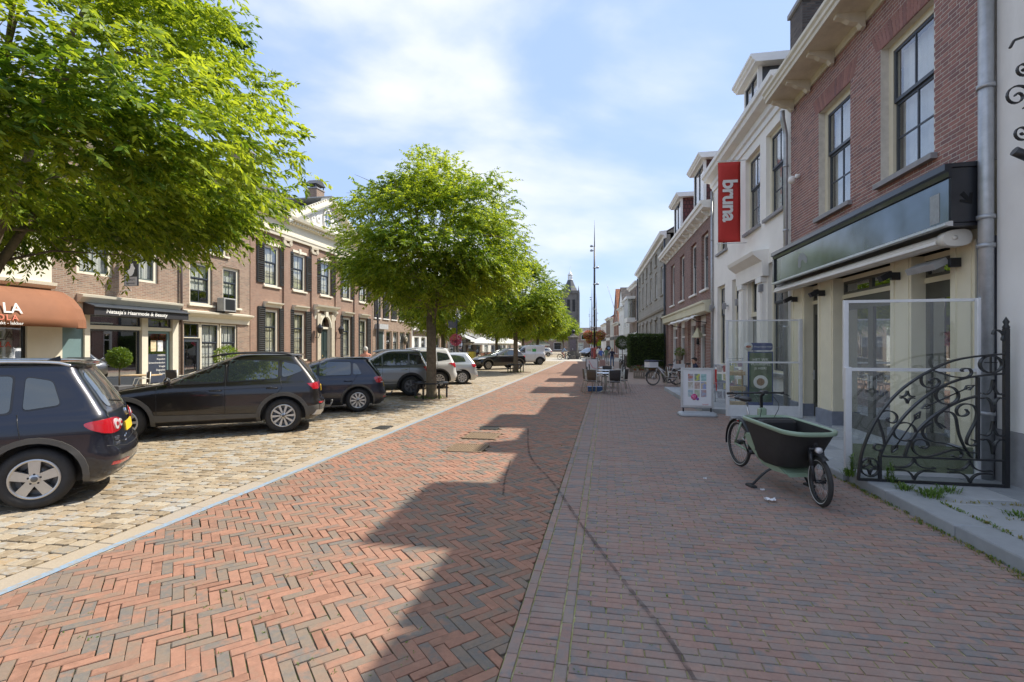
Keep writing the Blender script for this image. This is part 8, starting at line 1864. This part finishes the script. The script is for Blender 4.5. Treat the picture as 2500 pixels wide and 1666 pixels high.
# --- terrace parasols on the far square
PAR = plain('white_parasol_cloth', (.72, .70, .64), .8, var=.06)
def parasol(label, x, y, h, r, m_):
    t = thing('parasol', label, 'parasol', (x, y, 0), .3, 'parasols on the square'); MB().tube([(0, 0, 0), (0, 0, h)], .03, 8).build('pole', GALV, t)
    MB().lathe([(.02, h), (r*.5, h-.32), (r, h-.72), (r, h-.92)], 8, smooth=False).build('canopy', m_, t); MB().bbox(-.35, .35, -.35, .35, 0, .08, .02).build('foot', STONEGREY, t)
for x, y, h, r, lab, mm in ((-11.5, 55, 2.75, 1.9, 'white parasol beside the white van', PAR), (-15, 58, 2.8, 2.0, 'white parasol nearer the awnings', PAR), (-13.5, 63, 2.9, 2.1, 'grey parasol behind the white ones', GREYC), (-9.5, 69, 2.7, 1.6, 'white parasol at the cross street', PAR)): parasol(lab, x, y, h, r, mm)
yb = thing('yellow_bin', 'yellow box beside the black crossover on the square', 'box', (-13.2, 47, 0)); MB().bbox(-.4, .4, -.3, .3, 0, 1.2, .03).build('box_body', plain('bin_yellow', (.65, .5, .05), .5), yb); MB().bbox(-.42, .42, -.32, .32, 1.2, 1.28, .02).build('lid', BLACK, yb)
s = thing('terrace_fence', 'brown slatted terrace fence under the grey awnings', 'fence', (-14.3, 62.5, 0), LR)
for j in range(34): MB().box(j*.22, j*.22+.17, -.02, .02, .1, .95).build('slat', plain('red_brown_wood', (.20, .09, .05), .7, var=.15), s)
MB().box(0, 7.5, -.03, .03, .952, 1.0).build('rail', BLACK, s)
# --- stone monument with pump
mo = thing('stone_monument', 'dark weathered stone pillar monument topped by a ball', 'monument', (-4.44, 66.2, 0)); MST = plain('weathered_stone', (.14, .125, .11), .9, var=.35, scale=5, bump=.6, dirt=(.30, .28, .24))
MB().bbox(-.75, .75, -.75, .75, 0, .95, .04).build('plinth', MST, mo); MB().box(-.62, .62, -.62, .62, .95, 2.75).build('shaft', MST, mo); MB().box(-.4, .4, -.66, -.62, 1.1, 2.6).build('panel', plain('violet_grey_stone', (.13, .11, .13), .8, var=.3), mo); MB().lathe([(.9, 2.75), (1.0, 2.85), (1.0, 2.95), (.75, 3.02)], 4, M4=RZ(math.pi/4), smooth=False).lathe([(.001, 3.0), (.7, 3.0), (.45, 3.2), (.15, 3.4), (.15, 3.45)], 4, M4=RZ(math.pi/4), smooth=False).build('cap', MST, mo); MB().sphere((0, 0, 3.68), .25, 14, 10).build('ball', BLACK, mo)
MB().tube([(0, -.7, 1.4), (0, -.95, 1.42), (0, -.97, 1.2)], .04, 8).build('spout', GALV, mo); MB().bbox(-.35, .35, -1.3, -.8, 0, .5, .03).build('basin', MST, mo)
for s in (-1, 1): MB().bbox(s*1.0-.09, s*1.0+.09, -1.1, -.92, 0, .9, .03).build('bollard', GSTP, mo)
# --- church tower
ct = thing('church_tower', 'distant grey church tower with slate spire and white lantern', 'church tower', (-18.4, 251, 0), R_(12)); TST = plain('tower_stone', (.16, .15, .135), .9, var=.2, scale=.6, bump=.5)
MB().box(-3.7, 3.7, -3.7, 3.7, 0, 28).build('shaft', TST, ct)
for sx in (-3.7, 3.7):
    for sy in (-3.7, 3.7): MB().box(sx-.5, sx+.5, sy-.5, sy+.5, 0, 28.5).build('buttress', TST, ct); MB().lathe([(.4, 28.5), (.3, 29.5), (.02, 32)], 6, (sx, sy, 0)).build('pinnacle', TST, ct)
for sx in (-1.3, 1.3):
    for z in (19, 10): MB().box(sx-.7, sx+.7, -3.76, -3.68, z, z+6).build('louvre_opening', DARK, ct)
MB().box(-4.1, 4.1, -4.1, 4.1, 28, 28.4).box(-4.1, 4.1, -4.1, -3.95, 28.4, 29.5).box(-4.1, 4.1, 3.95, 4.1, 28.4, 29.5).box(-4.1, -3.95, -3.95, 3.95, 28.4, 29.5).box(3.95, 4.1, -3.95, 3.95, 28.4, 29.5).build('parapet', TST, ct)
MB().lathe([(4.4, 28.6), (2.6, 32), (1.3, 35.2)], 8, smooth=False).build('spire', SLATE, ct); m = MB()
for i in range(8): a = i*math.pi/4; m.tube([(1.0*math.cos(a), 1.0*math.sin(a), 35.2), (1.0*math.cos(a), 1.0*math.sin(a), 37.6)], .16, 5)
m.lathe([(1.4, 35.2), (1.4, 35.5), (.9, 35.5)], 8).lathe([(1.3, 37.6), (1.3, 37.9), (.8, 38.6), (.5, 39.2), (.1, 39.5), (.08, 42.5)], 8); m.build('lantern', WHITE, ct)
fp = thing('flag_pole', 'thin white flag pole leaning from the orange roofed house', 'flag pole', (1.6, 67, 4.6)); MB().tube([(0, 0, 0), (-1.6, -1.5, 5.2)], .035, 6).build('pole', WHITE, fp); MB().box(-.1, .1, -.1, .1, -.15, .1).build('bracket', BLACK, fp)
# ================================================================== PEOPLE
SKIN = plain('skin', (.48, .28, .19), .6, var=.08); HAIRB = plain('brown_hair', (.07, .045, .03), .6, var=.2, scale=30); HAIRW = plain('white_hair', (.62, .60, .56), .7, var=.1, scale=30); HAIRL = plain('blond_hair', (.35, .24, .11), .6, var=.2, scale=30)
def cloth(n, c): return plain(n, c, .85, var=.12, scale=14, bump=.15, bscale=90)
def person(label, loc, rz, height, shirt, trousers, hairm, pose='walk', hat=None, sleeves=True, shoes=None, longhair=False, group=None):
    """one continuous body grown over a posed skeleton (metres for a 1.75 m figure), faces +y"""
    t = thing('person', label, 'person', loc, rz, group); k = height/1.75
    J, E, Rr, Mt = [], [], [], []          # joints, bones, radii, material of a bone
    def j(p, r): J.append(Vector(p)); Rr.append(r); return len(J)-1
    def b(a, c_, m): E.append((a, c_)); Mt.append(m)
    sit = pose == 'sit'; hz = .50 if sit else .93
    fw = {'walk': .16, 'stand': .02, 'sit': 0, 'cycle': 0, 'lean': .05}[pose]; ln = .10 if sit else (.35 if pose == 'cycle' else .03)
    if pose == 'cycle': hz = .95
    pel = j((0, 0, hz), (.15, .115)); wa = j((0, ln*.3, hz+.17), (.135, .10)); ch = j((0, ln*.8, hz+.38), (.165, .12)); nk = j((0, ln*1.1, hz+.54), (.06, .06)); hd_ = j((0, ln*1.25+.02, hz+.65), (.078, .092)); tp_ = j((0, ln*1.25+.01, hz+.76), (.07, .08))
    b(pel, wa, 1); b(wa, ch, 1); b(ch, nk, 1); b(nk, hd_, 0); b(hd_, tp_, 0)
    nose = j((0, ln*1.25+.115, hz+.655), (.016, .016)); b(hd_, nose, 0)
    for s in (-1, 1):
        ear = j((s*.085, ln*1.25+.01, hz+.66), (.016, .02)); b(hd_, ear, 0)
        sh = j((s*.19, ln*.85, hz+.46), (.062, .062)); b(ch, sh, 1)
        if pose == 'cycle': el, wr = (s*.24, ln*.85+.18, hz+.24), (s*.22, ln*.85+.42, hz+.16)
        elif sit: el, wr = (s*.25, ln+.02, hz+.20), (s*.14, ln+.24, hz+.22)
        else: el, wr = (s*.25, ln*.6-s*fw*.4, hz+.17), (s*.26, ln*.6+.06-s*fw*.9, hz-.07)
        e_ = j(el, (.045, .045)); w_ = j(wr, (.030, .030)); b(sh, e_, 1); b(e_, w_, 1 if sleeves else 0)
        d = (Vector(wr)-Vector(el)).normalized(); pa = j(Vector(wr)+d*.07, (.034, .02)); b(w_, pa, 0); sd = d.cross(Vector((s, 0, 0))).normalized() if abs(d.x) < .9 else Vector((0, 1, 0))
        for q in range(4):
            o = sd*(.024-.016*q); f1 = j(Vector(wr)+d*(.12+.006*(q in (1, 2)))+o, (.0095, .0095)); f2 = j(Vector(wr)+d*(.155+.012*(q in (1, 2))-.012*(q == 3))+o+Vector((-s*.018, 0, 0)), (.008, .008)); b(pa, f1, 0); b(f1, f2, 0)
        th_ = j(Vector(wr)+d*.055+sd*.05, (.0105, .0105)); th2 = j(Vector(wr)+d*.095+sd*.062, (.009, .009)); b(w_, th_, 0); b(th_, th2, 0)
        hp_ = j((s*.095, 0, hz-.06), (.095, .10)); b(pel, hp_, 2)
        if sit: kn, an = (s*.13, .44, hz-.02), (s*.13, .42, .09)
        elif pose == 'cycle': kn, an = (s*.11, .28+.05*s, hz-.30-.10*s), (s*.11, .10+.06*s, .36-.12*s)
        else: kn, an = (s*.10, s*fw*.55+.03, .50), (s*.10, s*fw*1.15-.05, .09)
        kk = j(kn, (.062, .066)); aa = j(an, (.040, .044)); b(hp_, kk, 2); b(kk, aa, 2)
        to = j((an[0]+s*.015, an[1]+.17, an[2]-.055), (.036, .026)); he = j((an[0], an[1]-.03, an[2]-.05), (.036, .034)); b(aa, to, 3); b(aa, he, 3)
    me = bpy.data.meshes.new('body'); me.from_pydata([tuple(p) for p in J], E, []); ob = bpy.data.objects.new('tmp', me); COL.objects.link(ob)
    md = ob.modifiers.new('s', 'SKIN'); md.use_smooth_shade = True
    for i, sv in enumerate(me.skin_vertices[0].data): sv.radius = Rr[i]; sv.use_root = (i == 0)
    sb = ob.modifiers.new('u', 'SUBSURF'); sb.levels = 1; sb.render_levels = 1
    bpy.context.view_layer.update(); nm = bpy.data.meshes.new_from_object(ob.evaluated_get(bpy.context.evaluated_depsgraph_get())); bpy.data.objects.remove(ob)
    for mm in (SKIN, shirt, trousers, shoes or BLACK): nm.materials.append(mm)
    for p in nm.polygons:
        c_ = p.center; best, bd = 0, 9
        for (a, e), m_ in zip(E, Mt):
            A, B = J[a], J[e]; ab_ = B-A; q = max(0, min(1, (c_-A).dot(ab_)/max(ab_.length_squared, 1e-9))); dd = (c_-(A+ab_*q)).length-.5*(Rr[a][0]*(1-q)+Rr[e][0]*q)
            if dd < bd: best, bd = m_, dd
        p.material_index = best; p.use_smooth = True
    nm.transform(Matrix.Scale(k, 4)); link('body', nm, t)
    hc = Vector((0, ln*1.25+.0, hz+.70))*k
    m = MB(); m.sphere(hc+Vector((0, -.018, .012))*k, .098*k, 14, 10, (.92, 1.0, 1.0)); 
    if longhair: m.sphere(hc+Vector((0, -.06, -.10))*k, .09*k, 12, 8, (1., .6, 1.5))
    m.build('hair', hairm, t)
    if hat: hat(t, hc, k)
    return t
def sunhat(c_):
    def f(t, hc, k): MB().lathe([(.001, .14), (.07, .13), (.095, .06), (.10, .035), (.165, .025), (.165, .018), (.10, .02)], 18, M4=TR(*hc) @ Matrix.Scale(k, 4)).build('hat', c_, t)
    return f
def beret(t, hc, k): MB().lathe([(.001, .115), (.06, .11), (.115, .075), (.12, .055), (.09, .04)], 18, M4=TR(*hc) @ Matrix.Scale(k, 4) @ Matrix.Rotation(R_(8), 4, 'Y')).build('beret', BLACK, t)
JEANS = cloth('blue_denim', (.10, .15, .26)); DKB = cloth('dark_blue_shirt', (.03, .035, .07)); BLU = cloth('bright_blue_top', (.12, .22, .60)); BEI = cloth('beige_trousers', (.45, .38, .28)); GRY = cloth('grey_cloth', (.25, .25, .25)); BLKX = cloth('black_cloth', (.03, .03, .032)); PNK = cloth('salmon_shirt', (.60, .26, .18)); GRNX = cloth('green_cloth', (.18, .26, .16))
person('person in dark shirt, blue jeans and pale sun hat walking past the terrace', (.42, 42.5, 0), R_(170), 1.58, DKB, JEANS, HAIRB, 'walk', sunhat(plain('straw_hat', (.55, .47, .30), .8)), sleeves=False)
person('person in a bright blue top standing beside the mast', (-.55, 46, 0), R_(200), 1.58, BLU, BEI, HAIRL, 'stand', sleeves=False, longhair=True)
person('person in pale clothes standing behind the one in the blue top', (-.1, 48, 0), R_(160), 1.62, GRNX, GRY, HAIRW, 'stand')
person('person in dark top sitting behind the terrace fence', (2.3, 39.2, .12), R_(90), 1.72, BLKX, GRY, HAIRB, 'sit')
person('seated person in dark clothes and black beret outside the dark brick shop', (3.68, 21.5, .0), R_(90), 1.70, DKB, BLKX, HAIRB, 'sit', beret)
person('white haired person in salmon shirt behind the silver SUV', (-9.9, 19.0, 0), R_(20), 1.74, PNK, BEI, HAIRW, 'stand')
cy1 = thing('city_bike', 'bicycle ridden past the stone monument', 'bicycle', (-5.9, 62.5, 0), R_(20)); city_bike(cy1, BLACK, False)
person('person in grey blue jacket riding a bicycle past the monument', (-5.62, 62.6, 0), R_(20-90), 1.7, cloth('grey_blue_jacket', (.22, .30, .42)), cloth('red_brown_trousers', (.35, .16, .12)), HAIRB, 'cycle')
person('person in black walking far beyond the monument', (-2.2, 74, 0), R_(180), 1.7, BLKX, JEANS, HAIRB, 'walk')
person('person in white shirt near the far flower baskets', (-1.0, 60, 0), R_(10), 1.68, cloth('white_shirt', (.65, .64, .62)), GRY, HAIRB, 'walk')
rb = thing('round_rack_sign', 'round black and blue shop sign disc on a stand beside the footway', 'sign', (.12, 45, 0)); MB().tube([(0, 0, 0), (0, 0, 1.5)], .02, 6).build('post', BLACK, rb); MB().lathe([(.001, -.04), (.22, -.04), (.22, .0), (.001, .0)], 20, axis='y', M4=TR(0, 0, 1.55)).build('disc', BLACK, rb); MB().lathe([(.001, -.045), (.12, -.045)], 16, axis='y', M4=TR(.04, 0, 1.55)).build('disc_centre', cloth('pale_blue_print', (.25, .40, .62)), rb)
pbag = thing('travel_case', 'dusty pink upright travel case on the footway', 'suitcase', (-.35, 40.8, 0)); MB().bbox(-.22, .22, -.13, .13, .06, .62, .04).build('shell', cloth('dusty_pink', (.45, .28, .25)), pbag); MB().tube([(-.1, .1, .6), (-.1, .1, .9), (.1, .1, .9), (.1, .1, .6)], .012, 6).build('handle', GALV, pbag)
